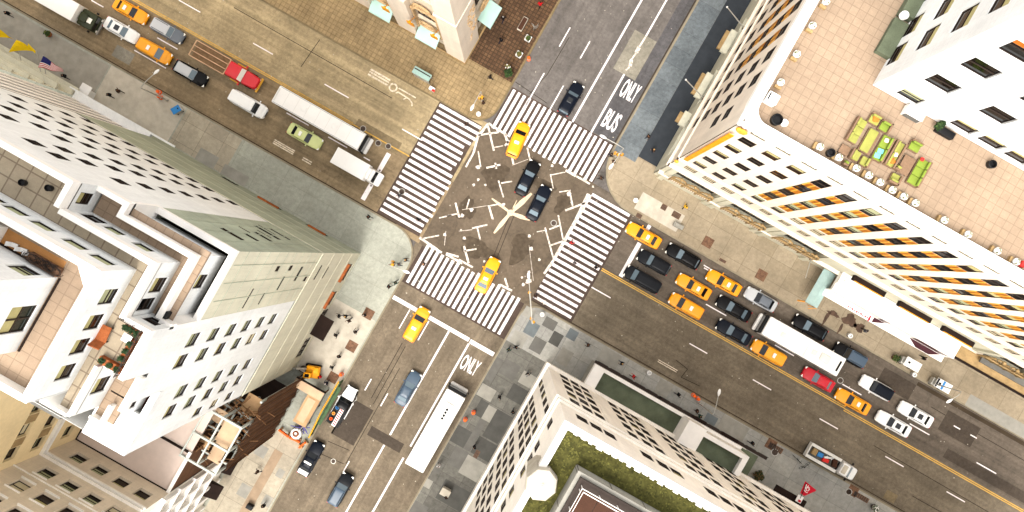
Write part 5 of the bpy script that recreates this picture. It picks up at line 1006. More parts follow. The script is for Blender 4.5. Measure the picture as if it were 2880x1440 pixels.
extra(t, 'cab', MB().loft([rr(1.2, 3.7, 1.0, .85, .5, .3), rr(1.2, 3.75, 1.02, .88, 1.0, .35), rr(1.2, 3.6, .95, .78, 1.2, .3), rr(1.2, 2.9, .95, .88, 1.22, .15), rr(1.25, 2.3, .8, .78, 1.95, .2), rr(1.35, 2.2, .7, .68, 2.0, .15)]), ['car_white'], 30); extra(t, 'roof_panel', MB().rbox(1.35, 2.0, -.6, .6, 1.99, 2.04, .1), ['slab_pale'], 30)
extra(t, 'windscreen', MB().add([(2.86, .8, 1.28), (2.86, -.8, 1.28), (2.38, -.72, 1.9), (2.38, .72, 1.9), (2.91, .8, 1.3), (2.91, -.8, 1.3), (2.42, -.72, 1.93), (2.42, .72, 1.93)], [(0, 1, 2, 3), (4, 5, 6, 7), (0, 1, 5, 4), (2, 3, 7, 6), (1, 2, 6, 5), (3, 0, 4, 7)]), ['car_glass_pale']); pair(t, 'mirror', lambda s_: MB().cbox((2.6, s_*1.2, 1.4), (.14, .3, .3)), ['trim_black']); pair(t, 'headlight', lambda s_: MB().cbox((3.6, s_*.62, .9), (.2, .3, .2)), ['lamp_clear']); wheels(t, (-2.3, 2.6), .98, .42)
for k, (x, y, d, m, n, lab) in enumerate(((-2.75, .1, (.7, .9, .5), 'gold_stone', 'sandbag', 'tan sandbag lying in the bed of the utility truck'), (-1.9, .1, (.8, .6, .5), 'works_blue', 'tool_chest', 'blue grey tool chest in the bed of the utility truck'), (-.9, -.2, (.9, .5, .5), 'barrier_red', 'red_crate', 'red crate in the bed of the utility truck'), (.35, .1, (.6, 1.1, .6), 'timber_deck', 'brown_crate', 'brown crate behind the cab of the utility truck'), (-.6, .35, (1.4, .25, .35), 'box_white', 'white_pipe_case', 'long white case lying in the bed of the utility truck'))):
    tag(MB().cbox((0, 0, d[2]/2), d, 0, .1*k, .07).box(-d[0]*.3, -d[0]*.22, -d[1]*.48, d[1]*.48, d[2], d[2]+.03).box(d[0]*.22, d[0]*.3, -d[1]*.48, d[1]*.48, d[2], d[2]+.03).build(n, m, None, off=(0, 0, 0), loc=(51.55+x, -2.9+y, 1.012)), lab, n.split('_')[-1])
# ------------------------------------------------------------------ people
mat('skin', (196, 146, 116), .6, var=.05); mat('shoe', (26, 22, 20), .6, var=0)
for n, c in (('cloth_black', (14, 14, 16)), ('cloth_navy', (24, 30, 48)), ('cloth_brown', (58, 40, 30)), ('cloth_red', (190, 20, 30)), ('cloth_white', (214, 210, 204)), ('cloth_green', (16, 52, 40)), ('cloth_tan', (166, 134, 92)), ('cloth_jeans', (48, 60, 84)), ('cloth_grey', (84, 84, 88)), ('cloth_yellow', (220, 170, 40)), ('hair_black', (12, 10, 10)), ('hair_brown', (50, 32, 22)), ('hair_fair', (176, 140, 86)), ('hair_grey', (150, 146, 140))): mat(n, c, .85, var=.1, scale=5)
def skin_mesh(name, V, E):
    me = bpy.data.meshes.new(name); me.from_pydata([v[0] for v in V], E, []); o = bpy.data.objects.new(name, me); COL.objects.link(o)
    o.modifiers.new('s', 'SKIN'); sv = me.skin_vertices[0].data
    for i, v in enumerate(V): sv[i].radius = v[1] if isinstance(v[1], tuple) else (v[1], v[1])
    sv[0].use_root = True; sm = o.modifiers.new('u', 'SUBSURF'); sm.levels = 1; sm.render_levels = 1
    dg = bpy.context.evaluated_depsgraph_get(); r = bpy.data.meshes.new_from_object(o.evaluated_get(dg)); bpy.data.objects.remove(o); return r
def person_meshes(stride, swing):
    """one continuous body: pelvis at the root, tapering limbs, five fingers, a head with nose and ears; faces +X"""
    V = [((0, 0, .95), (.15, .12))]; E = []
    def add(p, r, fr): V.append((p, r)); E.append((fr, len(V)-1)); return len(V)-1
    w = add((0, 0, 1.12), (.145, .115), 0); ch = add((.01, 0, 1.33), (.17, .125), w); ne = add((.0, 0, 1.5), .06, ch); h1 = add((.02, 0, 1.6), (.085, .095), ne); h2 = add((.02, 0, 1.7), (.08, .095), h1)
    nb = add((.115, 0, 1.63), .018, h1); add((.135, 0, 1.615), .012, nb)
    for s_ in (1, -1): add((.01, s_*.105, 1.64), .016, h1)
    for s_ in (1, -1):
        k = s_*stride; hip = add((0, s_*.1, .88), .095, 0); kn = add((.24*k+.03, s_*.1, .5), .062, hip); an = add((.42*k-(.1 if k < 0 else 0), s_*.1, .1), .042, kn); add((.42*k+.14, s_*.11, .045), .036, an)
        q = -s_*swing; sh = add((0, s_*.2, 1.42), .065, ch); el = add((.2*q-.03, s_*.26, 1.15), .047, sh); wr = add((.34*q+.1, s_*.25, .92), .03, el); pa = add((.36*q+.13, s_*.245, .86), (.018, .034), wr)
        for j, (dy, L) in enumerate(((-.026, .07), (-.009, .08), (.009, .075), (.026, .06))):
            f1 = add((.36*q+.145, s_*(.245+dy), .81), .0085, pa); add((.36*q+.135, s_*(.24+dy*.9), .81-L*.55), .0075, f1)
        t1 = add((.36*q+.165, s_*.225, .86), .0095, pa); add((.36*q+.185, s_*.22, .825), .008, t1)
    me = skin_mesh('person', V, E)
    for n in ('cloth_black', 'cloth_navy', 'skin', 'shoe'): me.materials.append(M(n))
    for p in me.polygons:
        c = p.center; p.use_smooth = True
        p.material_index = 3 if c.z < .075 else (2 if (c.z > 1.49 and abs(c.y) < .14) or (abs(c.y) > .19 and c.z < .9) else (1 if c.z < .86 else 0))
    hair = MB().loft([[(.0+r*.92*cos(2*pi*i/12)-.01, r*cos(0)*sin(2*pi*i/12)*1.0, z) for i in range(12)] for r, z in ((.088, 1.63), (.106, 1.68), (.104, 1.73), (.08, 1.785), (.03, 1.805))]).mesh('hair', 'hair_black', smooth=60)
    coat = MB().loft([[(rx*cos(2*pi*i/14)+.005, ry*sin(2*pi*i/14), z) for i in range(14)] for rx, ry, z in ((.2, .235, .72), (.165, .19, 1.05), (.175, .2, 1.3), (.15, .225, 1.42), (.085, .1, 1.51))]).mesh('coat', 'cloth_black', smooth=60)
    return me, hair, coat
POSES = [person_meshes(1, 1), person_meshes(.35, .2), person_meshes(-.8, -.9)]
mat('suitcase_black', (22, 22, 24), .5)
def person(x, y, deg, label, coat='cloth_black', legs='cloth_navy', hair='hair_black', pose=None, z=.15, group='pedestrians'):
    t = thing('person', label, 'person', (x, y, z), radians(deg), group); me, hm, cm = POSES[rnd.randrange(3) if pose is None else pose]
    def so(o, i, m): o.material_slots[i].link = 'OBJECT'; o.material_slots[i].material = M(m)
    o = link('body', me, t); so(o, 0, coat); so(o, 1, legs); o = link('hair', hm, t); so(o, 0, hair); o = link('coat', cm, t); so(o, 0, coat)
K = 'cloth_black'
for a in ((-16.4, -18.7, 200, 'person in black with dark hair walking out of the dark door canopy'), (-15.6, -18.3, 30, 'person with fair hair and a black coat beside the door canopy', K, 'cloth_navy', 'hair_fair'), (-14.9, -18.6, 250, 'person in a dark brown coat, between the door canopy and the tree pit', 'cloth_brown'), (-13.4, -19.5, 90, 'person in black walking near the kerb past the stone doorway', K, 'cloth_jeans'), (-15.5, -21.2, 270, 'person in black walking along the wall south of the door canopy'), (-13.5, -16.9, 90, 'person with grey hair standing on the bare tree pit nearest the corner', K, 'cloth_grey', 'hair_grey'),
        (-12.5, -11.9, 60, 'person in a black coat standing at the kerb next to someone in green'), (-12.0, -11.0, 70, 'person in a dark green coat standing at the kerb', 'cloth_green'), (-19.6, -5.0, 0, 'person in black waiting on the pavement beside the west crosswalk', K, 'cloth_navy', 'hair_brown'), (-12.3, -7.6, 20, 'person in dark clothes on the rounded corner by the signal pole', 'cloth_brown', 'cloth_navy', 'hair_fair'), (-12.8, -8.6, 20, 'person in grey waiting behind the signal pole on the rounded corner', 'cloth_grey'),
        (-13.7, -23.5, 90, 'person in black walking between two bare tree pits'), (-13.8, -25.3, 270, 'person with a white bag strap in black beside the tree pit near the building site', K, 'cloth_grey', 'hair_grey'), (-13.4, -27.5, 100, 'worker in a white hard hat beside the pale plywood deck', 'cloth_navy', 'cloth_navy', 'cloth_white'), (-14.6, -27.2, 100, 'worker in a red jacket beside the yellow digger', 'cloth_red'), (-12.6, -46.2, 90, 'person in black walking by the kerb below the police car'), (-15.6, -42.6, 200, 'person in a brown coat beside the dark shop awning', 'cloth_brown'), (-16.6, -29.9, 0, 'worker in a white helmet between the plywood deck and the netting', 'cloth_navy', 'cloth_navy', 'cloth_white'),
        (8.0, -17.5, 270, 'person in black on the slabs level with the bus windscreen'), (8.4, -25.1, 250, 'person in black walking on the grey slabs beside the bus'), (5.4, -29.7, 300, 'person in a white top walking by the tail of the bus', 'cloth_white', K), (8.4, -32.9, 90, 'person in dark clothes standing next to the cream utility box', K), (5.9, -11.3, 80, 'person in dark green waiting at the corner with the checked slabs', 'cloth_green'), (6.6, -10.5, 40, 'person in black waiting beside someone in green at the checked slabs'), (9.8, -12.9, 90, 'person with grey hair walking past the corner of the cream building', K, 'cloth_grey', 'hair_grey'), (10.6, -18.4, 90, 'person in black close to the wall of the cream corner building'),
        (15.0, -5.4, 180, 'person in a dark brown coat on the pavement before the green shop roofs', 'cloth_brown'), (20.2, -5.3, 180, 'person in black with fair hair walking past the long green shop roof', K, 'cloth_jeans', 'hair_fair'), (22.5, -6.1, 180, 'person in a bright red coat on the grey pavement', 'cloth_red', K), (29.0, -5.2, 0, 'person in black striding along the pavement near the street lamp', K), (32.3, -5.9, 180, 'person in dark red and black beside the street lamp pole', 'cloth_brown', K), (33.0, -6.3, 180, 'person in green walking beside one in dark red near the lamp', 'cloth_green', K), (41.0, -6.0, 0, 'person in black walking past the low green end roof', K),
        (5.3, 15.2, 200, 'person in brown standing at the rounded kerb of the east corner', 'cloth_brown', K), (17.2, 17.5, 90, 'person in a yellow jacket near the arcade windows', 'cloth_yellow', K), (8.1, 23.3, 250, 'person in a dark brown coat on the dark paving of the avenue', 'cloth_brown'), (9.6, 22.0, 250, 'person in black with fair hair walking on the dark paving beside the white corner', K, 'cloth_navy', 'hair_fair'), (4.95, 18.6, 200, 'person in black waiting under the corner lamp with two arms', K), (5.7, 18.0, 240, 'person in a dark coat behind the one waiting under the corner lamp', 'cloth_brown'), (-13.6, 31.7, 90, 'person in a red top by the brown paving far up the avenue', 'cloth_red', K),
        (-14.6, 19.7, 200, 'person in black crossing the edge of the brown paving'), (-13.7, 16.2, 200, 'person in a dark red coat at the north corner kerb', 'cloth_brown'), (-17.0, 27.5, 90, 'person in black beside the awning of the white building on the avenue', K, 'cloth_navy', 'hair_grey'), (-15.8, 24.8, 90, 'person in black in the middle of the brown paving', K), (-75.9, -5.2, 0, 'person in dark clothes at the kerb by the delivery truck'), (-65.0, -8.8, 180, 'person in black under the American flag', K), (-57.6, -6.9, 180, 'person in a maroon coat walking with one in black on the light slabs', 'cloth_brown', K), (-58.4, -8.0, 180, 'person in black walking on the light slabs near the white canopy', K),
        (55.6, 15.6, 180, 'person with white hair and a black coat near the end of the marquee', K, K, 'hair_grey'), (46.8, 14.9, 0, 'person in grey on the stained pavement before the marquee', 'cloth_grey', K)): person(*a)
for a in ((-13.6, -2.0, 250, 'person in black at the kerb end of the west crosswalk'), (-17.4, -.5, 250, 'person in grey standing over the round cover on the west crosswalk', 'cloth_grey'), (-9.9, -6.9, 20, 'person in black with a bald pate on the south crosswalk stripes', K, K, 'skin'), (-14.3, 12.5, 20, 'person in a dark red coat on the west crosswalk stripes', 'cloth_brown'), (6.2, 5.6, 270, 'person in a bright red coat on the east crosswalk stripes', 'cloth_red', K), (7.9, 3.4, 270, 'person in grey green on the middle of the east crosswalk', 'cloth_grey'), (10.7, 4.3, 90, 'person in black at the outer ends of the east crosswalk stripes', K), (5.5, -3.2, 100, 'person in brown stepping off the corner with the signal mast', 'cloth_brown')): person(*a, z=.012)
# ------------------------------------------------------------------ lamps, signals, small street furniture
mat('galvanised', (178, 176, 168), .45, metal=.4, var=.1); mat('signal_yellow', (196, 138, 36), .5, var=.05); mat('lens_dark', (30, 20, 18), .3, var=0); mat('pole_dark', (70, 60, 50), .5, var=.1)
def lamp(base, heads, label, H_=9.0, cat='street lamp', group='street lamps', sig=()):
    t = thing('street_lamp', label, cat, (base[0], base[1], .15), 0, group); b0 = MB().cyl((0, 0), 0, .7, .2, .14, 10)
    extra(t, 'base', b0, ['galvanised']); extra(t, 'pole', MB().tube([(0, 0, .6), (0, 0, H_*.6), (0, 0, H_-.6)], [.1, .08, .065], 8), ['galvanised'], 40)
    for hx, hy in heads:
        dx, dy = hx-base[0], hy-base[1]; L = math.hypot(dx, dy); u, v = dx/L, dy/L
        extra(t, 'arm', MB().tube([(0, 0, H_-.65), (dx*.12, dy*.12, H_-.25), (dx*.4, dy*.4, H_+.0), (dx*.9, dy*.9, H_+.1)], [.06, .055, .05, .04], 8), ['galvanised'], 40)
        m = MB(); rings = []
        for q, r, zz in ((-.15, .05, 0), (0, .12, .03), (.3, .2, .04), (.6, .17, .02), (.78, .06, 0)): rings.append([(dx*.9+u*q-v*r*cos(2*pi*i/10), dy*.9+v*q+u*r*cos(2*pi*i/10), H_+.1+zz+r*.5*sin(2*pi*i/10)) for i in range(10)])
        o = extra(t, 'luminaire', m.loft(rings), ['box_white'], 40)
        MB().cbox((dx*.9+u*.35, dy*.9+v*.35, H_+.0), (.35, .22, .06), 0, math.atan2(v, u)).build('lens', ['lamp_clear'], o, off=(0, 0, 0))
    for sx, sy, sz in sig:
        o = extra(t, 'traffic_signal', MB().rbox(sx-.17, sx+.17, sy-.17, sy+.17, sz-.5, sz+.5, .05), ['signal_yellow'], 30)
        q = MB()
        for k in range(3): q.ball((sx+.18, sy, sz-.32+.32*k), .1, 6)
        q.build('lens', ['lens_dark'], o, off=(0, 0, 0)); 
        if math.hypot(sx, sy) > .3: extra(t, 'signal_arm', MB().tube([(0, 0, sz+.3), (sx*.5, sy*.5, sz+.6), (sx, sy, sz+.5)], .05, 6), ['galvanised'])
    return t
lamp((-51.6, -4.75), [(-50.6, -2.0)], 'tall street lamp on the kerb beside the long black car with a silver roof')
lamp((32.2, -4.9), [(31.3, -2.1)], 'tall street lamp beside the orange barrels on the grey pavement')
lamp((58.2, 13.2), [(57.2, 11.5)], 'tall street lamp at the kerb behind the last white saloons')
lamp((5.6, 18.9), [(2.6, 18.8), (5.3, 16.1)], 'corner lamp with two arms and yellow signals at the end of the north crosswalk', sig=((.0, -.35, 4.2), (-.4, -.2, 3.4), (.45, .1, 3.2)))
lamp((6.5, -6.2), [(2.9, -.9)], 'corner lamp with a long arm reaching from the checked slabs over the crossing', sig=((-.2, .25, 4.0), (-2.2, 3.2, 6.5), (.3, .0, 3.4)))
lamp((-13.4, -8.9), [(-10.9, -8.5)], 'corner lamp with yellow signals on the rounded pale pavement', 7, sig=((.25, .1, 4.0), (0, .4, 3.4)))
lamp((-14.0, 16.5), [(-13.9, 14.2)], 'corner lamp with signals on the paved north corner', 7, sig=((.2, -.2, 4.0), (-.2, -.3, 3.2)))
mat('hydrant_red', (150, 60, 44), .6); mat('booth_aqua', (140, 166, 158), .3, var=.1); mat('plastic_white', (222, 220, 216), .5, var=.05)
t = thing('phone_booth', 'grey and aqua phone booth on the small pavers beside the bicycle marking', 'phone booth', (-22.6, 15.3, .15), 0)
extra(t, 'frame', MB().box(-1.2, 1.2, -.45, -.38, 0, 2.3).box(-1.2, 1.2, .38, .45, 0, 2.3).box(-.04, .04, -.38, .38, 0, 2.2), ['galvanised']); extra(t, 'roof', MB().rbox(-1.3, 1.3, -.5, .5, 2.3, 2.45, .06), ['booth_aqua'], 30); extra(t, 'roof_strip', MB().box(-1.2, 1.2, .12, .25, 2.45, 2.5), ['frame_dark'])
t = thing('news_rack', 'small white news rack at the kerb beside the phone booth', 'news rack', (-20.7, 14.4, .15), 0); extra(t, 'box', MB().rbox(-.4, .4, -.25, .25, .3, 1.1, .05), ['plastic_white']); extra(t, 'hood', MB().rbox(.1, .55, -.3, .0, 1.1, 1.2, .04), ['barrier_red']); pair(t, 'leg', lambda s_: MB().box(-.35, .35, s_*.2-.03, s_*.2+.03, 0, .3), ['trim_black'])
def solo(mb, name, m, loc, label, cat, group=None, rz=0, smooth=30):
    o = mb.build(name, m, None, off=(0, 0, 0), loc=loc, smooth=smooth); o.rotation_euler.z = rz; return tag(o, label, cat, group)
for x, y, lab in ((-13.5, 14.55, 'white litter bin standing on the north corner by the crosswalk'), (10.9, 14.9, 'white litter bin on the east corner kerb'), (45.4, 13.3, 'white litter bin on the stained pavement'), (55.6, 13.0, 'pale litter bin at the kerb below the white food cart'), (24.1, -4.6, 'pale litter bin on the kerb opposite the green shop roof'), (7.5, -4.9, 'white litter bin at the corner under the signal mast')):
    solo(MB().lathe((0, 0, 0), [(.22, 0), (.28, .1), (.3, .8), (.33, .85), (.33, .92), (.2, .95), (.18, .6)], 12), 'litter_bin', 'plastic_white', (x, y, .15), lab, 'litter bin', 'litter bins')
for x, y, lab in ((31.7, -4.4, 'orange barrel at the foot of the street lamp on the grey pavement'), (31.0, -4.3, 'pale orange barrel left of the lamp foot, by the kerb'), (-11.35, 24.6, 'orange barrel in the gutter of the avenue beside the brown paving'), (6.0, -21.2, 'orange barrel on the slabs beside the bus windscreen'), (5.5, -22.6, 'orange barrel at the kerb beside the bus front wheel'), (-53.0, -4.35, 'orange barrel at the kerb beside the street lamp, first of a pair'), (-52.5, -4.9, 'orange barrel behind another at the kerb near the lamp'), (-12.3, -25.6, 'orange barrel at the end of the green site fence')):
    b = MB().lathe((0, 0, 0), [(.3, 0), (.3, .12), (.24, .14), (.22, .95), (.16, 1.0)], 12); solo(b.lathe((0, 0, .0), [(.238, .4), (.245, .42), (.237, .56), (.23, .58)], 12, 1), 'traffic_barrel', ['safety_orange', 'plastic_white'], (x, y, .15 if abs(x+11.35) > .1 else .012), lab.replace(' left of the lamp foot', ' next to the lamp foot'), 'barrel', 'orange traffic barrels')
for x, y, r_, lab in ((56.1, -5.3, .45, 'round utility cover let into the pale pavement near the utility truck'), (44.6, -5.6, .5, 'round steel cover on the pavement before the green end roof'), (47.6, 7.4, .42, 'round steel cover in the road behind the bus'), (-22.2, 4.7, .4, 'round cover in the tan road patch, close to its edge'), (-23.6, 4.4, .42, 'round cover in the middle of the tan road patch'), (-26.4, 5.1, .42, 'round cover in the tan road patch beside the coach'), (2.75, 6.75, .42, 'round grey cover in the crossing next to the white bars'), (-9.2, -27.7, .4, 'round cover at the corner of the dark road patch'), (-7.4, -36.6, .35, 'small round cover in the road behind the police car'), (-17.5, .2, .45, 'round cover between the stripes of the west crosswalk')):
    t = thing('manhole_cover', lab, 'manhole cover', (x, y, .153 if y < -4.1 and x > 0 else .013), 0, 'manhole covers'); extra(t, 'rim', MB().lathe((0, 0, 0), [(r_, 0), (r_, .012), (r_*.86, .014), (r_*.84, .004)], 18), ['galvanised']); q = MB().cyl((0, 0), 0, .009, r_*.84, n=18)
    for i in range(-2, 3): q.box(-r_*.55, r_*.55, i*r_*.26-.03, i*r_*.26+.03, .009, .014)
    extra(t, 'lid', q, ['grate'])
# plants in tubs on the north corner, and the clipped tree
def leaves(c, R, n, seed, s=.12, flat=1.0):
    r = random.Random(seed); b = MB()
    for i in range(n):
        while True:
            p = [r.uniform(-1, 1) for _ in range(3)]; d = sum(q*q for q in p)
            if .12 < d < 1: break
        k = .75+.25*sin(5*p[0]+seed)*cos(4*p[1]); x, y, z = c[0]+R*p[0]*k, c[1]+R*p[1]*k, c[2]+R*p[2]*flat*k; a = r.uniform(0, 2*pi); q = s*r.uniform(.6, 1.4); t_ = r.uniform(-.6, .6)
        b.add([(x-q*cos(a), y-q*sin(a), z-q*t_), (x+q*.5*sin(a), y-q*.5*cos(a), z), (x+q*cos(a), y+q*sin(a), z+q*t_), (x-q*.5*sin(a), y+q*.5*cos(a), z+.02)], [(0, 1, 2, 3)], i % 3)
    return b
mat('leaf_dark', (34, 52, 26), .7, var=.2); mat('leaf_mid', (58, 78, 36), .7, var=.2); mat('leaf_olive', (92, 98, 52), .7, var=.2); mat('leaf_brown', (112, 84, 52), .8, var=.2); mat('flower_white', (226, 222, 214), .7, var=.05); mat('bark', (78, 60, 44), .9, var=.2)
def tub(x, y, z, lab, pot='plastic_white', mats=('leaf_dark', 'leaf_mid', 'leaf_olive'), R=.42, n=150, square=True, cat='planter', h=.6, w=.42, group=None, seed=1, name='planter'):
    t = thing(name, lab, cat, (x, y, z), 0, group)
    if square: b = MB().loft([rr(-w*.85, w*.85, w*.85, w*.85, 0, .05), rr(-w, w, w, w, h, .05), rr(-w*.85, w*.85, w*.85, w*.85, h, .04), rr(-w*.8, w*.8, w*.8, w*.8, h-.12, .04)])
    else: b = MB().lathe((0, 0, 0), [(w*.6, 0), (w*.7, .05), (w, h*.7), (w*1.02, h), (w*.88, h), (w*.8, h-.1)], 14)
    extra(t, 'pot', b, [pot], 35); extra(t, 'soil', MB().flat([(w*.78*cos(i*pi/6), w*.78*sin(i*pi/6)) for i in range(12)], h-.09), ['soil'])
    if n: extra(t, 'foliage', leaves((0, 0, h+R*.55), R, n, seed), list(mats))
    return t
tub(-12.75, 26.9, .15, 'square white planter with a dark shrub, farther up the brown paving', seed=3); tub(-12.75, 24.4, .15, 'square white planter with an olive shrub, nearer the crossing on brown paving', mats=('leaf_olive', 'leaf_brown', 'leaf_mid'), seed=4)
t = tub(-12.7, 21.4, .15, 'big round dark green shrub in a tub at the edge of the brown paving', 'pole_dark', ('leaf_dark', 'leaf_dark', 'leaf_mid'), .75, 420, False, 'shrub', .6, .5, seed=5)
tub(-13.2, 21.0+1.1, .15, 'pale dry shrub in a tub behind the dark green one', 'slab_light', ('leaf_olive', 'leaf_brown', 'flower_white'), .5, 120, False, 'shrub', .4, .3, seed=6)
t = thing('sapling', 'bare young street tree on the pale pavement of the north corner', 'tree', (-13.0, 23.2, .15)); extra(t, 'trunk', MB().tube([(0, 0, 0), (.03, .02, 1.2), (0, .05, 2.4)], [.05, .04, .02], 6), ['bark']); q = MB()
for i in range(16): a = i*2.4; z = 1.1+.08*i; q.tube([(.01, .03, z), (.35*cos(a), .35*sin(a), z+.35), (.6*cos(a+.3), .6*sin(a+.3), z+.8)], [.018, .012, .006], 4)
extra(t, 'crown', q, ['leaf_brown'])
t = thing('sapling', 'bare young street tree beside the square white planters', 'tree', (-12.6, 28.3, .15)); extra(t, 'trunk', MB().tube([(0, 0, 0), (.03, .02, 1.2), (0, .05, 2.4)], [.05, .04, .02], 6), ['bark']); q = MB()
for i in range(16): a = i*2.1+.5; z = 1.1+.08*i; q.tube([(.01, .03, z), (.3*cos(a), .3*sin(a), z+.35), (.55*cos(a+.3), .55*sin(a+.3), z+.8)], [.018, .012, .006], 4)
extra(t, 'crown', q, ['galvanised'])
solo(MB().rbox(-.35, .35, -1.0, 1.0, 0, .45, .06).box(-.3, .3, -.9, .9, .45, .5, 1), 'bench', ['slab_pale', 'timber_deck'], (-14.4, 28.3, .15), 'pale stone bench on the brown paving beside the planters', 'bench')
# carts on the east pavement
def cart(x, y, deg, lab, m='plastic_white'):
    t = thing('food_cart', lab, 'food cart', (x, y, .15), radians(deg)); extra(t, 'body', MB().rbox(-1.1, 1.1, -.5, .5, .4, 1.3, .06), ['galvanised'], 30); extra(t, 'canopy', MB().rbox(-1.25, 1.0, -.65, .65, 2.0, 2.12, .06), [m], 30); extra(t, 'canopy_vent', MB().rbox(.3, .6, -.15, .15, 2.12, 2.2, .04), ['trim_black'])
    for i, (a, c) in enumerate(((-1, -.45), (-1, .45), (.9, -.45), (.9, .45))): extra(t, 'post', MB().tube([(a, c, 1.2), (a, c, 2.05)], .025), ['galvanised'])
    for a in (-.7, .7):
        for c in (-.5, .5): n = 12; extra(t, 'wheel', MB().loft([[(a+.2*cos(2*pi*i/n), c+d, .2+.2*sin(2*pi*i/n)) for i in range(n)] for d in (-.05, .05)]), ['tyre'])
    return t
cart(54.0, 13.95, 180, 'white roofed food cart on the pavement below the marquee')
tub(52.3, 13.7, .15, 'bushy potted plant beside the white roofed food cart', 'soil', R=.6, n=260, square=False, seed=8, cat='potted plant')
t = cart(59.0, 13.5, 180, 'small vending cart with a white and blue striped top on the pavement'); extra(t, 'top_stripe', MB().box(-.2, .1, -.6, .6, 2.12, 2.15), ['works_blue']); extra(t, 'top_edge', MB().box(.7, .95, -.6, .6, 2.12, 2.16), ['car_navy'])
t = cart(-49.4, -5.2, 60, 'small blue and dark vendor cart on the pale slabs near the lamp', 'works_blue'); t.scale = (.55, .7, .6)
solo(MB().rbox(-.6, .6, -.45, .45, 0, 1.2, .04).rbox(-.66, .66, -.5, .5, 1.2, 1.28, .03), 'utility_box', 'slab_pale', (8.0, -32.4, .15), 'cream utility box on the grey slabs of the avenue pavement', 'utility box')
solo(MB().rbox(-.7, .7, -.3, .3, 0, .8, .05).rbox(-.5, .3, -.2, .2, .8, 1.0, .05), 'hydrant_cover', 'slab_light', (17.7, 14.8, .15), 'pale bollard box standing on the pale slab of the east pavement', 'utility box')
solo(MB().box(-.4, .4, -.5, .5, 0, 2.2).rbox(-.75, .75, -1.1, 1.1, 2.2, 2.4, .08), 'kiosk', 'plastic_white', (-60.9, -9.3, .15), 'white kiosk with an overhanging roof under the end of the ribbed canopy', 'kiosk')
tub(-70, -4.9, .15, 'potted green shrub at the kerb beside the delivery truck', 'rust', R=.5, n=200, square=False, seed=9, cat='potted plant'); tub(59.9, -5.4, .15, 'potted plant with pale and pink blooms at the end of the grating', 'frame_dark', ('leaf_dark', 'leaf_mid', 'flower_white'), R=.5, n=200, square=False, seed=10, cat='potted plant'); tub(44.0, -9.4, .15, 'dark round shrub standing against the cream corner building', 'frame_dark', ('leaf_dark', 'leaf_dark', 'leaf_brown'), .9, 420, False, 'shrub', .5, .5, seed=12)
# bicycles leaned on the pavement by the utility truck
def bicycle(x, y, deg, lab):
    t = thing('bicycle', lab, 'bicycle', (x, y, .15), radians(deg), 'parked bicycles')
    for a in (-.52, .52): extra(t, 'wheel', MB().tube([(a+.33*cos(2*pi*i/16), 0, .34+.33*sin(2*pi*i/16)) for i in range(17)], .022, 5), ['tyre'])
    extra(t, 'frame', MB().tube([(-.52, 0, .34), (-.1, 0, .34), (.35, 0, .85), (-.2, 0, .82), (-.1, 0, .34)], .022, 5).tube([(-.52, 0, .34), (-.2, 0, .82)], .018, 5).tube([(.52, 0, .34), (.35, 0, .95)], .02, 5), ['trim_black'])
    extra(t, 'handlebar', MB().tube([(.3, -.28, .98), (.38, 0, .95), (.3, .28, .98)], .018, 5), ['trim_black']); extra(t, 'saddle', MB().rbox(-.34, -.08, -.07, .07, .88, .94, .03), ['trim_black'])
bicycle(47.6, -4.9, -15, 'black bicycle standing near the kerb behind the utility truck'); bicycle(48.9, -5.15, 60, 'black bicycle by itself on the pale slabs beside the utility truck')
# flag poles on the cream terrace building and flags over the west pavement
for y, lab in ((38.9, 'white flagpole on the cream facade, farther up the avenue'), (28.8, 'white flagpole on the cream facade, nearer the crossing')):
    t = thing('flagpole', lab, 'flagpole', (11.2, y, 11.0), 0, 'bare flagpoles'); extra(t, 'pole', MB().tube([(-.05, 0, 0), (-3.4, .1, 3.0)], [.09, .06], 6), ['galvanised']); extra(t, 'finial', MB().ball((-3.45, .1, 3.05), .13, 6), ['box_white']); extra(t, 'bracket', MB().rbox(-.3, .0, -.2, .2, -.3, .2, .05), ['pole_dark'])
t = thing('flagpole', 'pale flagpole leaning out over the pavement left of the blue canopy'.replace(' left of', ' beside'), 'flagpole', (33.6, 19.3, 7.0)); extra(t, 'pole', MB().tube([(0, -.0, 0), (0, -3.4, 2.4)], [.08, .05], 6), ['galvanised']); extra(t, 'bracket', MB().rbox(-.2, .2, -.25, .0, -.25, .2, .05), ['pole_dark'])
mat('flag_yellow', (226, 190, 20), .8, var=.12, scale=2); mat('flag_red', (186, 24, 44), .8, var=.05); mat('flag_white', (228, 224, 220), .8, var=.04); mat('flag_blue', (34, 36, 92), .8, var=.05)
def cloth(P, nu, nv, fn, mi, t=.015):
    b = MB()
    for i in range(nu):
        for j in range(nv):
            q = [fn(a, c) for a, c in ((i/nu, j/nv), ((i+1)/nu, j/nv), ((i+1)/nu, (j+1)/nv), (i/nu, (j+1)/nv))]; m = mi((i+.5)/nu, (j+.5)/nv)
            b.add(q+[(p[0], p[1], p[2]+t) for p in q], [(3, 2, 1, 0), (4, 5, 6, 7)], m)
    return b
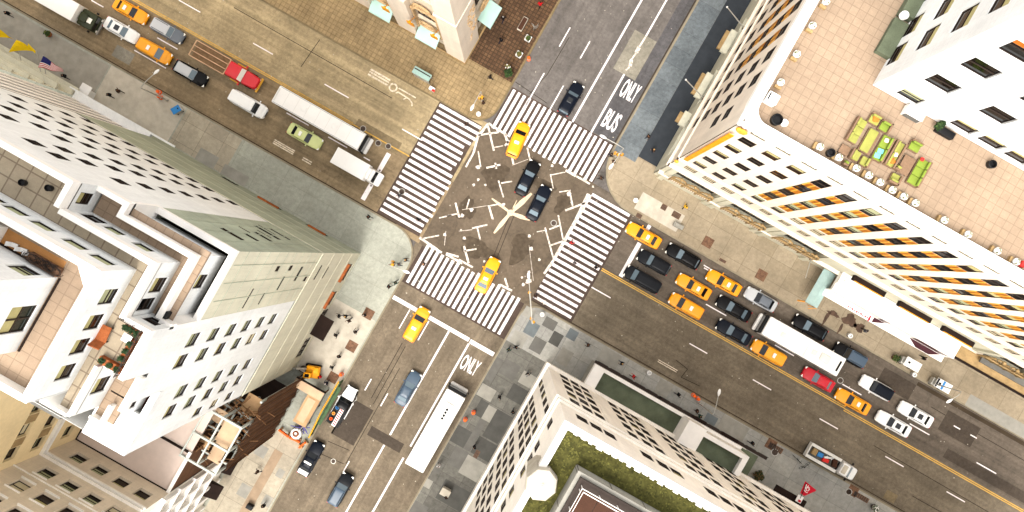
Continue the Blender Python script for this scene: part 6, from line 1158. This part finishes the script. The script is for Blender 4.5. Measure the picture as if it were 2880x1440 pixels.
for k, (x, lab) in enumerate(((-70.6, 'yellow flag at the frame edge, farthest from the American flag'), (-67.2, 'yellow flag in the middle of the row over the pavement'), (-64.3, 'empty pole end with a scrap of yellow flag beside the American flag'))):
    t = thing('flag', lab, 'flag', (x, -9.3, 7.6), 0, 'yellow flags'); extra(t, 'pole', MB().tube([(0, 0, 0), (-.9, 2.2, 1.6)], [.07, .05], 6), ['galvanised'])
    if k < 2:
        f = lambda a, c, k=k: (-.9+.2*c-2.7*(a-.0)*(1) if False else -.85+2.6*a*1.0-.3*c*(1-a), 2.1-1.9*c*(1-a)**1.3+.12*sin(5*a), 1.55-.5*c-.25*a+.12*sin(7*a+2*c))
        extra(t, 'cloth', cloth(None, 10, 6, f, lambda a, c: 0), ['flag_yellow'])
    else:
        f = lambda a, c: (-.9-1.3*a, 2.1+.35*a-.35*c, 1.6-.2*c); extra(t, 'cloth', cloth(None, 6, 3, f, lambda a, c: 0), ['flag_yellow'])
t = thing('flag', 'American flag on a pole over the west pavement', 'flag', (-63.6, -9.2, 7.6)); extra(t, 'pole', MB().tube([(0, 0, 0), (-.6, 2.0, 1.5)], [.06, .045], 6), ['galvanised'])
f = lambda a, c: (-.55+2.9*a-.1*c, 1.9-1.6*c*(1-a*.8)-.3*a+.08*sin(8*a), 1.45-.5*c-.2*a+.1*sin(9*a+c)); extra(t, 'cloth', cloth(None, 12, 13, f, lambda a, c: (2 if a < .4 and c < 7/13 else (0 if int(c*13) % 2 == 0 else 1))), ['flag_red', 'flag_white', 'flag_blue'])
t = thing('banner', 'red triangular banner with pale script hanging over the pavement from the cream building', 'banner', (48.9, -10.0, 4.6)); extra(t, 'pole', MB().tube([(0, -.1, 0), (-.35, 2.0, .4), (-.6, 3.2, .5)], .05, 6), ['trim_black'])
extra(t, 'cloth', MB().prism([(-.75, 3.3), (1.1, 3.0), (1.05, 2.8), (.1, 1.55), (-.55, 1.6)], .3, .33), ['flag_red'])
q = MB()
for i, (x, y, w, h, a) in enumerate(((-.35, 2.75, .12, .55, .2), (-.15, 2.7, .1, .6, -.2), (.05, 2.75, .3, .12, .3), (-.35, 2.2, .1, .5, .1), (-.15, 2.15, .3, .1, -.4), (-.1, 2.4, .1, .35, .5), (.2, 2.5, .1, .4, -.3), (.15, 2.1, .25, .08, .4))): q.cbox((x, y, .34), (w, h, .02), 0, a)
extra(t, 'script', q, ['flag_white']); extra(t, 'signboard', MB().rbox(-.6, .2, .4, 1.35, .1, .25, .04), ['flag_white'], 0); extra(t, 'signboard_mark', MB().box(-.3, .1, .5, .8, .25, .27), ['flag_red'])
# ------------------------------------------------------------------ roof terrace furniture
TZ = 45.9
mat('wicker', (118, 94, 74), .8, var=.15, scale=6); mat('cushion_lime', (136, 136, 68), .85, var=.12, scale=2); mat('cushion_green', (112, 128, 48), .85, var=.1); mat('cushion_orange', (222, 104, 40), .85, var=.05); mat('cushion_aqua', (110, 190, 190), .85, var=.05); mat('cushion_pink', (226, 190, 180), .85, var=.05)
def sofa(x0, x1, y0, y1, back, lab, group=None, m='cushion_lime', name='sofa', cat='sofa', seats=2):
    cx, cy = (x0+x1)/2, (y0+y1)/2; t = thing(name, lab, cat, (cx, cy, TZ), 0, group); a, c = (x1-x0)/2, (y1-y0)/2
    extra(t, 'base', MB().rbox(-a, a, -c, c, 0, .3, .08), ['wicker'], 30)
    d = .16; bx = {'W': (-a, -a+d, -c, c), 'E': (a-d, a, -c, c), 'N': (-a, a, c-d, c), 'S': (-a, a, -c, -c+d)}
    for k in back: extra(t, 'backrest' if k == back[0] else 'armrest', MB().rbox(*bx[k], .3, .72, .05), ['wicker'], 30)
    ix0, ix1 = -a+(d if 'W' in back else .04), a-(d if 'E' in back else .04); iy0, iy1 = -c+(d if 'S' in back else .04), c-(d if 'N' in back else .04)
    lng = iy1-iy0 > ix1-ix0
    for i in range(seats):
        if lng: r_ = (ix0, ix1, iy0+(iy1-iy0)*i/seats+.015, iy0+(iy1-iy0)*(i+1)/seats-.015)
        else: r_ = (ix0+(ix1-ix0)*i/seats+.015, ix0+(ix1-ix0)*(i+1)/seats-.015, iy0, iy1)
        extra(t, 'seat_cushion', MB().rbox(*r_, .3, .46, .07), [m], 40)
        k = back[0]; q = .17
        e = {'W': (r_[0], r_[0]+q, r_[2]+.03, r_[3]-.03), 'E': (r_[1]-q, r_[1], r_[2]+.03, r_[3]-.03), 'N': (r_[0]+.03, r_[1]-.03, r_[3]-q, r_[3]), 'S': (r_[0]+.03, r_[1]-.03, r_[2], r_[2]+q)}[k]
        extra(t, 'back_cushion', MB().rbox(*e, .46, .82, .07), [m], 40)
    return t
def pillow(x, y, m, lab, z=.48, rz=.3, s=.24):
    solo(MB().rbox(-s, s, -s, s, 0, .16, .1), 'scatter_cushion', m, (x, y, TZ+z), lab, 'cushion', 'scatter cushions', rz, 50)
sofa(19.3, 20.3, 22.2, 24.4, 'W', 'pale lime sofa at the parapet end of the lounge group, back to the avenue', seats=3)
sofa(20.2, 21.15, 24.4, 25.3, 'N', 'lime armchair with an orange cushion in the lounge group', name='armchair', cat='armchair', seats=1); pillow(20.7, 24.85, 'cushion_orange', 'orange cushion on the lime armchair', .48)
sofa(21.25, 22.2, 24.3, 25.2, 'NE', 'lime armchair with raised side beside the orange cushioned one', name='armchair', cat='armchair', seats=1, m='cushion_green')
t = thing('daybed', 'long lime green daybed on a wicker base in the middle of the lounge group', 'daybed', (21.2, 23.05, TZ)); extra(t, 'base', MB().rbox(-.55, .55, -1.05, 1.05, 0, .32, .08), ['wicker'], 30); extra(t, 'mattress', MB().rbox(-.48, .3, -1.0, 1.0, .32, .5, .07), ['cushion_lime'], 40)
sofa(21.95, 22.95, 21.9, 24.2, 'E', 'bright lime sofa with pale blue towels laid on it', m='cushion_green'); 
for x, y, lab in ((22.4, 22.75, 'pale blue towel on the bright lime sofa, nearer its pink cushion'), (22.35, 22.3, 'pale blue towel at the parapet end of the bright lime sofa')): solo(MB().rbox(-.27, .22, -.2, .2, 0, .05, .03), 'towel', 'cushion_aqua', (x, y, TZ+.47), lab, 'towel', None, .2)
pillow(22.35, 23.75, 'cushion_pink', 'pale pink cushion on the sofa with the blue towels', .48, .2, .18)
sofa(23.1, 24.05, 22.0, 24.3, 'WE', 'lime sofa with an orange and a white cushion, back to the blue towelled one', m='cushion_lime'); pillow(23.62, 22.5, 'cushion_orange', 'orange cushion on the lime sofa with the white cushion', .48, .7, .2); pillow(23.6, 23.1, 'cushion_pink', 'white cushion on the lime sofa beside the orange one', .48, .2, .18)
sofa(20.3, 21.15, 21.0, 21.9, 'W', 'small wicker armchair with a lime seat in the parapet row', name='armchair', cat='armchair', seats=1); sofa(21.3, 22.1, 20.95, 21.8, 'E', 'small lime armchair with a dark wicker side, parapet row of the lounge', name='armchair', cat='armchair', seats=1)
sofa(24.15, 25.05, 20.9, 21.8, 'SE', 'wicker armchair with rounded back beside the brown table', name='armchair', cat='armchair', seats=1); sofa(24.2, 25.2, 24.1, 25.0, 'N', 'lime armchair standing apart, nearest the penthouse wall', name='armchair', cat='armchair', seats=1, m='cushion_green')
sofa(25.5, 26.6, 21.6, 24.0, 'E', 'bright lime sofa beyond the brown table at the far end of the group', m='cushion_green', seats=3); pillow(25.7, 23.85, 'barrier_red', 'pink red cushion on the sofa beyond the brown table', .48, .2, .16)
t = thing('coffee_table', 'low brown wicker table between two lime sofas', 'table', (24.85, 22.8, TZ)); extra(t, 'top', MB().rbox(-.5, .5, -.8, .8, .34, .42, .04), ['wicker'], 30)
for a in (-.42, .42):
    for c in (-.7, .7): extra(t, 'leg', MB().box(a-.05, a+.05, c-.05, c+.05, 0, .34), ['frame_dark'])
t = thing('coffee_table', 'small square wicker table at the avenue end of the lounge', 'table', (19.75, 21.4, TZ)); extra(t, 'top', MB().rbox(-.42, .42, -.4, .4, .3, .38, .04), ['wicker'], 30)
for a in (-.34, .34):
    for c in (-.32, .32): extra(t, 'leg', MB().box(a-.05, a+.05, c-.05, c+.05, 0, .3), ['frame_dark'])
sofa(24.1, 24.6, 22.05, 22.55, 'S', 'little lime stool beside the brown table', name='stool', cat='stool', seats=1)
sofa(20.15, 20.6, 20.25, 20.75, 'S', 'little lime stool between white urns at the parapet', name='stool', cat='stool', seats=1, m='cushion_green')
# white urns along the parapet (nothing tells most of them apart)
urn = None
for i, (x, y) in enumerate(((17.8, 20.55), (19.6, 20.55), (21.3, 20.5), (22.5, 20.5), (23.6, 20.45), (24.8, 20.4), (25.9, 20.4), (27.0, 20.4), (29.8, 20.35), (32.1, 20.3), (34.9, 20.3), (36.7, 20.3))):
    if urn is None:
        urn = thing('urn', 'white round urn in the row along the street parapet of the roof terrace', 'urn', (x, y, TZ), 0, 'urns along the street parapet'); extra(urn, 'bowl', MB().lathe((0, 0, 0), [(.16, 0), (.2, .05), (.12, .14), (.26, .4), (.32, .62), (.3, .68), (.22, .66)], 14), ['plastic_white'], 40)
        extra(urn, 'bloom', leaves((0, 0, .7), .27, 90, 5, .1, .7), ['flower_white', 'flower_white', 'leaf_olive']); extra(urn, 'niche_shadow_box', MB().rbox(-.5, -.26, -.32, .28, 0, .4, .04), ['gold_stone'])  # tan box behind the bowl represents a square niche shadow
    else: dup(urn, (x, y, TZ))
for i, (x, y) in enumerate(((12.25, 31.3), (12.25, 29.0), (12.3, 26.3), (12.3, 23.6))):
    t = dup(urn, (x, y, TZ), pi/2, 'white round urn in the row along the avenue parapet of the roof terrace'); t['group'] = 'urns along the avenue parapet'
solo(MB().lathe((0, 0, 0), [(.4, 0), (.46, .05), (.5, .7), (.42, .72), (.36, .4)], 12), 'pot', 'suitcase_black', (13.55, 20.75, TZ), 'black round pot at the corner end of the roof terrace', 'pot'); solo(MB().lathe((0, 0, 0), [(.2, 0), (.3, .1), (.33, .5), (.25, .52), (.22, .3)], 12), 'pot', 'plastic_white', (14.25, 20.85, TZ), 'white pot beside the black one at the terrace corner', 'pot'); solo(MB().lathe((0, 0, 0), [(.3, 0), (.33, .05), (.36, .6), (.28, .62), (.22, .3)], 12), 'pot', 'suitcase_black', (18.85, 20.6, TZ), 'black round pot between white urns along the parapet', 'pot'); solo(MB().lathe((0, 0, 0), [(.3, 0), (.33, .05), (.36, .6), (.28, .62), (.22, .3)], 12), 'pot', 'suitcase_black', (31.0, 26.4, TZ), 'black round pot at the foot of the penthouse wall', 'pot')
solo(MB().rbox(-.5, .5, -.45, .45, 0, 1.1, .08).box(-.4, -.3, -.3, .3, 1.1, 1.2, 1), 'roof_fan', ['plastic_white', 'suitcase_black'], (12.3, 22.0, TZ), 'white ventilation unit beside the terrace corner parapet', 'vent unit'); solo(MB().rbox(-.8, .8, -.45, .45, 0, 1.0, .06).box(-.7, .7, -.5, -.44, .15, .85, 1), 'air_conditioner', ['coping', 'slab_mid'], (23.2, 26.85, TZ), 'white air conditioning unit against the penthouse wall', 'air conditioner')
t = thing('planter', 'long black planter with two tufts beside the penthouse door', 'planter', (26.3, 26.8, TZ)); extra(t, 'box', MB().rbox(-.8, .8, -.3, .3, 0, .6, .05), ['suitcase_black'], 30); extra(t, 'foliage', leaves((-.9, .0, .9), .4, 150, 3).add(leaves((-.7, .35, .8), .35, 120, 4).v, leaves((-.7, .35, .8), .35, 120, 4).f, 0), ['leaf_dark', 'leaf_dark', 'leaf_mid'])
solo(MB().lathe((0, 0, 0), [(.32, 0), (.36, .04), (.36, .4), (.3, .43), (.2, .3)], 14), 'drum', ['plastic_white'], (18.3, 33.2, 46.9), 'white drum beside the dark roof vents of the penthouse', 'drum'); solo(MB().rbox(-.3, .3, -.2, .2, 0, .5, .08).rbox(-.3, -.15, -.2, .2, .5, .95, .05), 'roof_chair', 'barrier_red', (37.3, 20.4, TZ), 'red chair beside the last white urn on the parapet', 'chair')
# terraces of the white stepped building
for x, y, lab in ((-30.75, -11.85, 'round black planter on the tiled terrace, farther from the courtyard'), (-29.05, -11.3, 'round black planter on the tiled terrace, nearer the courtyard')): solo(MB().lathe((0, 0, 0), [(.18, 0), (.2, .04), (.23, .5), (.2, .52), (.17, .3), (.02, .28)], 16), 'planter', 'suitcase_black', (x, y, 60.4), lab, 'planter', 'round black planters')
mat('weathered_wood', (150, 84, 46), .8, var=.25, scale=4)
t = thing('deck_chair', 'orange brown wooden deck chair on the narrow terrace', 'chair', (-21.1, -18.1, 60.4), .1); extra(t, 'seat', MB().rbox(-.42, .42, -.35, .75, .35, .45, .05), ['weathered_wood'], 30); extra(t, 'backrest', MB().loft([[(-.4, -.4, .4), (.4, -.4, .4), (.4, -.32, .4), (-.4, -.32, .4)], [(-.4, -.8, .95), (.4, -.8, .95), (.4, -.72, 1.0), (-.4, -.72, 1.0)]]), ['weathered_wood'])
for a in (-.36, .36):
    for c in (-.3, .68): extra(t, 'leg', MB().box(a-.04, a+.04, c-.04, c+.04, 0, .36), ['frame_dark'])
for k, (x0, x1, y0, y1, lab, s_) in enumerate(((-20.1, -18.95, -16.95, -16.6, 'timber planter box along the far rail of the white balcony', 1), (-19.35, -18.95, -19.0, -17.3, 'timber planter box along the long outer rail of the white balcony', 2), (-20.5, -18.8, -19.75, -19.25, 'timber bench planter with two dark bushes at the lower end of the balcony', 3))):
    t = thing('planter_box', lab, 'planter', ((x0+x1)/2, (y0+y1)/2, 60.4), 0, 'balcony planters'); a, c = (x1-x0)/2, (y1-y0)/2; extra(t, 'box', MB().rbox(-a, a, -c, c, 0, .5, .04), ['weathered_wood'], 20)
    n = 3; q = MB()
    for i in range(n):
        f_ = leaves((-a+(2*a)*(i+.5)/n if a > c else 0, -c+(2*c)*(i+.5)/n if c >= a else 0, .62), .26, 70, k*7+i, .1); q.add(f_.v, f_.f)
    extra(t, 'foliage', q, ['leaf_dark'])
t = thing('side_table', 'small white table in the corner of the balcony', 'table', (-19.5, -17.35, 60.4)); extra(t, 'top', MB().rbox(-.32, .32, -.28, .28, .6, .66, .05), ['plastic_white'], 30); extra(t, 'leg', MB().cyl((0, 0), 0, .6, .05, n=8), ['galvanised'])
t = thing('plant_rack', 'dark rack of dried climbing plants against the top block wall', 'plant', (-24.9, -14.75, 64.5)); extra(t, 'trough', MB().rbox(-1.1, 1.1, -.3, .3, 0, .45, .05), ['soil'], 20); q = MB()
for i in range(20): a = rnd.uniform(-1, 1); r_ = rnd.uniform(.3, .6); q.tube([(a+r_*cos(j*.6+i), .1+.5*r_*sin(j*.6+i), .5+.3*abs(sin(j*.5))) for j in range(8)], .025, 4)
extra(t, 'foliage', q, ['frame_dark'])
for x, lab in ((-27.1, 'white lounge chair on the ochre matting, first of the row'), (-26.45, 'white lounge chair in the middle of the ochre matting'), (-25.9, 'white lounge chair nearest the dark plant rack')):
    t = thing('lounge_chair', lab, 'chair', (x, -14.65, 64.51), .15, 'white lounge chairs'); extra(t, 'seat', MB().rbox(-.24, .2, -.14, .14, .2, .27, .04), ['plastic_white'], 30); extra(t, 'backrest', MB().loft([[(-.24, -.14, .27), (-.2, -.14, .27), (-.2, .14, .27), (-.24, .14, .27)], [(-.4, -.14, .6), (-.36, -.14, .62), (-.36, .14, .62), (-.4, .14, .6)]]), ['plastic_white']); extra(t, 'frame', MB().box(-.22, .18, -.12, -.09, 0, .2).box(-.22, .18, .09, .12, 0, .2), ['galvanised'])
solo(MB().rbox(-.4, .4, -.35, .35, 0, .7, .05), 'storage_chest', 'suitcase_black', (-19.35, -15.7, 57.0), 'black storage chest at the end of the narrow lower terrace', 'chest')
# ------------------------------------------------------------------ the building site
mat('site_netting', (84, 58, 40), .9, var=.3, scale=.5, fine=5); mat('netting_rib', (112, 78, 52), .9, var=.2); mat('site_steel', (182, 186, 178), .5, var=.12, scale=2); mat('plywood', (176, 142, 104), .8, var=.15, scale=1.2); mat('plywood_pale', (190, 162, 132), .8, var=.12, scale=.8); mat('plank', (124, 90, 60), .85, var=.3, scale=3); mat('pipe_violet', (86, 78, 150), .5, var=.2); mat('machine_yellow', (226, 152, 20), .5, var=.15); mat('fence_green', (70, 92, 62), .7, var=.25, scale=2)
t = thing('unfinished_building', 'unfinished white steel frame building wrapped in brown netting', 'building site', (-18.6, -33, .15)); ox, oy = -18.6, -33
X3 = (-21.0, -18.9, -16.6); Y4 = (-28.6, -31.3, -34.3, -37.2)
for x in X3:
    for y in Y4: extra(t, 'column', MB().box(x-ox-.12, x-ox+.12, y-oy-.12, y-oy+.12, 0, 22.9 if y < -31 else 20), ['site_steel'])
for z in (22.7, 18.2, 13.6):
    for y in Y4[1:]: extra(t, 'beam', MB().box(X3[0]-ox-.1, X3[2]-ox+.1, y-oy-.11, y-oy+.11, z, z+.3), ['site_steel'])
    for x in X3: extra(t, 'beam', MB().box(x-ox-.09, x-ox+.09, Y4[3]-oy+.12, Y4[1]-oy-.12, z-.03, z+.26), ['site_steel'])
for x0, x1, y0, y1, z in ((-18.7, -16.8, -34.1, -31.5, 22.0), (-20.8, -19.1, -33.2, -31.6, 19.6), (-18.7, -17.2, -36.9, -34.6, 20.6), (-20.8, -19.4, -36.8, -35.5, 18.5), (-18.7, -16.8, -31.0, -28.8, 18.0)): extra(t, 'deck', MB().box(x0-ox, x1-ox, y0-oy, y1-oy, z, z+.08), ['plywood_pale' if z > 19 else 'plywood'])
extra(t, 'floor_slab', MB().box(-20.9-ox, -16.6-ox, -37.2-oy, -28.4-oy, 9, 9.2), ['dark_gap'])
q = MB(); r2 = random.Random(9)
for i in range(110): x, y, z = r2.uniform(-20.6, -16.9), r2.uniform(-37, -29.5), r2.choice((18.6, 14, 19.8, 20.8)); a = r2.choice((.1, -.2, 1.2, .6)); L = r2.uniform(.8, 2.2); q.tube([(x-ox, y-oy, z), (x-ox+L*cos(a), y-oy+L*sin(a), z+r2.uniform(0, 1))], .055, 4)
o = extra(t, 'planks', q, ['plank']); o['kind'] = 'stuff'
q = MB()
for k in range(24): y0, y1 = -37.4+k*.39, -37.4+(k+1)*.39; d0, d1 = .12*sin(k*1.7), .12*sin((k+1)*1.7); q.quad((2.2+d0, y0-oy, .2), (2.2+d1, y1-oy, .2), (2.2+d1*.6, y1-oy, 19.6+.8*sin(k)), (2.2+d0*.6, y0-oy, 19.6+.8*sin(k)))
for k in range(12): x0, x1 = -21+k*.4, -21+(k+1)*.4; q.quad((x0-ox, -4.45+.08*sin(k*2), .2), (x1-ox, -4.45+.08*sin(k*2+2), .2), (x1-ox, -4.45, 18.6), (x0-ox, -4.45, 18.6))
extra(t, 'netting', q, ['site_netting'])
q = MB()
for k in range(13): y = -37.2+k*.74; q.tube([(2.38, y-oy, .2), (2.36, y-oy+.1*sin(k), 20.2)], .035, 4)
extra(t, 'netting_ropes', q, ['netting_rib'])
t = thing('pavement_shed', 'pale plywood roofed pavement shed in front of the building site', 'shed', (-14.6, -31, .15)); ox, oy = -14.6, -31
extra(t, 'roof_deck', MB().box(-2.4, 1.9, 1.5, 2.7, 2.9, 3.05), ['plywood_pale']); extra(t, 'roof_deck', MB().box(.0, 1.9, -2.6, 1.5, 2.86, 3.0), ['plywood']); extra(t, 'roof_sheet', MB().box(.3, 1.4, -2.2, 1.2, 3.004, 3.05), ['plywood_pale']); extra(t, 'edge_board', MB().box(-2.4, 2.0, 2.7, 2.8, 2.5, 3.2), ['dark_gap']); extra(t, 'edge_board', MB().box(1.9, 2.0, -2.6, 2.7, 2.5, 3.15), ['slab_mid'])
for x, y in ((-2.3, 2.6), (1.8, 2.6), (1.8, -2.5), (.1, -2.5), (1.8, .2), (.1, .2)): extra(t, 'post', MB().box(x-.07, x+.07, y-.07, y+.07, 0, 2.9), ['plank'])
t = thing('excavator', 'small yellow digger with its arm raised beside the plywood shed', 'digger', (-15.9, -27.1, .15), radians(200))
pair(t, 'track', lambda s_: MB().rbox(-1.1, 1.1, s_*.75-.2, s_*.75+.2, 0, .5, .2), ['tyre']); extra(t, 'body', MB().rbox(-1.1, .7, -.8, .8, .6, 1.4, .12), ['machine_yellow'], 30); extra(t, 'cab', MB().rbox(-.2, .8, .05, .8, 1.4, 2.3, .1), ['machine_yellow'], 30); extra(t, 'cab_window', MB().box(.0, .6, .2, .65, 2.3, 2.33), ['car_glass']); extra(t, 'engine_hood', MB().rbox(-1.0, -.3, -.7, .0, 1.4, 1.7, .08), ['machine_yellow'], 30)
extra(t, 'boom', MB().tube([(.7, -.3, 1.2), (1.8, -.3, 2.6), (2.9, -.2, 2.2)], [.16, .14, .1], 6), ['galvanised']); extra(t, 'bucket', MB().rbox(2.7, 3.3, -.5, .2, 1.4, 2.0, .12), ['galvanised'], 30)
t = thing('site_fence', 'green site fence with a yellow rail between the pavement shed and the works pickup', 'fence', (-11.75, -30.4, .15)); extra(t, 'panel', MB().box(-.06, .06, -4.3, 4.2, .1, 2.0), ['fence_green']); extra(t, 'ledge', MB().box(.06, .5, -2.4, 3.4, 1.2, 1.3), ['fence_green']); extra(t, 'rail', MB().tube([(-.18, 4.2, 2.1), (-.22, -.6, 2.15), (.05, -4.4, 2.1)], .1, 6), ['machine_yellow'])
for y in (-4.2, -2, .1, 2.2, 4.1): extra(t, 'post', MB().box(-.1, .1, y-.06, y+.06, 0, 2.15), ['fence_green'])
def barrier(x0, y0, x1, y1, lab):
    d = math.hypot(x1-x0, y1-y0); t = thing('site_barrier', lab, 'barrier', ((x0+x1)/2, (y0+y1)/2, .15), math.atan2(y1-y0, x1-x0), 'orange site barriers'); extra(t, 'board', MB().rbox(-d/2, d/2, -.12, .12, .5, 1.05, .05), ['safety_orange'], 30)
    for s_ in (-1, 1): extra(t, 'foot', MB().rbox(s_*d*.4-.15, s_*d*.4+.15, -.35, .35, 0, .5, .05), ['plywood'])
barrier(-15.9, -36.2, -14.3, -36.4, 'orange site barrier below the netting, away from the kerb'); barrier(-14.2, -36.4, -12.6, -36.3, 'orange site barrier beside the round white tank'); barrier(-12.3, -37.0, -11.9, -35.9, 'short orange site barrier by the police car')
t = thing('water_tank', 'round white tank with a coil on top at the lower end of the site', 'tank', (-13.6, -35.5, .15)); extra(t, 'tank', MB().lathe((0, 0, 0), [(.7, 0), (.75, .05), (.75, 1.0), (.65, 1.1)], 18), ['plastic_white'], 40); extra(t, 'hose_coil', MB().tube([(.4*cos(i*.5)*(1-.008*i), .4*sin(i*.5)*(1-.008*i), 1.15+.004*i) for i in range(40)], .06, 5), ['weathered_wood'])
t = thing('pipe_stack', 'violet pile of pipes and scaffolding tubes behind the round white tank', 'pipes', (-13.5, -34.3, .15)); 
for i in range(14): a = r2.choice((.3, 1.2, -.5, 2.0)); x, y = r2.uniform(-.7, .7), r2.uniform(-.5, .5); extra(t, 'pipe', MB().tube([(x-.7*cos(a), y-.7*sin(a), .15+.09*i), (x+.7*cos(a), y+.7*sin(a), .2+.09*i)], .06, 5), ['pipe_violet' if i % 3 else 'galvanised'])
solo(MB().rbox(-.5, .5, -.35, .35, 0, 1.1, .06).box(-.3, .3, -.2, .2, 1.1, 1.2, 1), 'generator', ['pole_dark', 'galvanised'], (-17.0, -27.5, .15), 'dark generator box against the tower wall at the site', 'generator')
solo(MB().rbox(-.45, .45, -.3, .3, 0, .9, .05).box(-.4, .4, -.36, -.3, .3, .7, 1), 'mail_box', ['suitcase_black', 'galvanised'], (-14.2, -47.4, .15), 'dark mail box on the tan pavement near the foot of the picture'.replace(' near the foot of the picture', ' by the lower shop awning'), 'mail box')
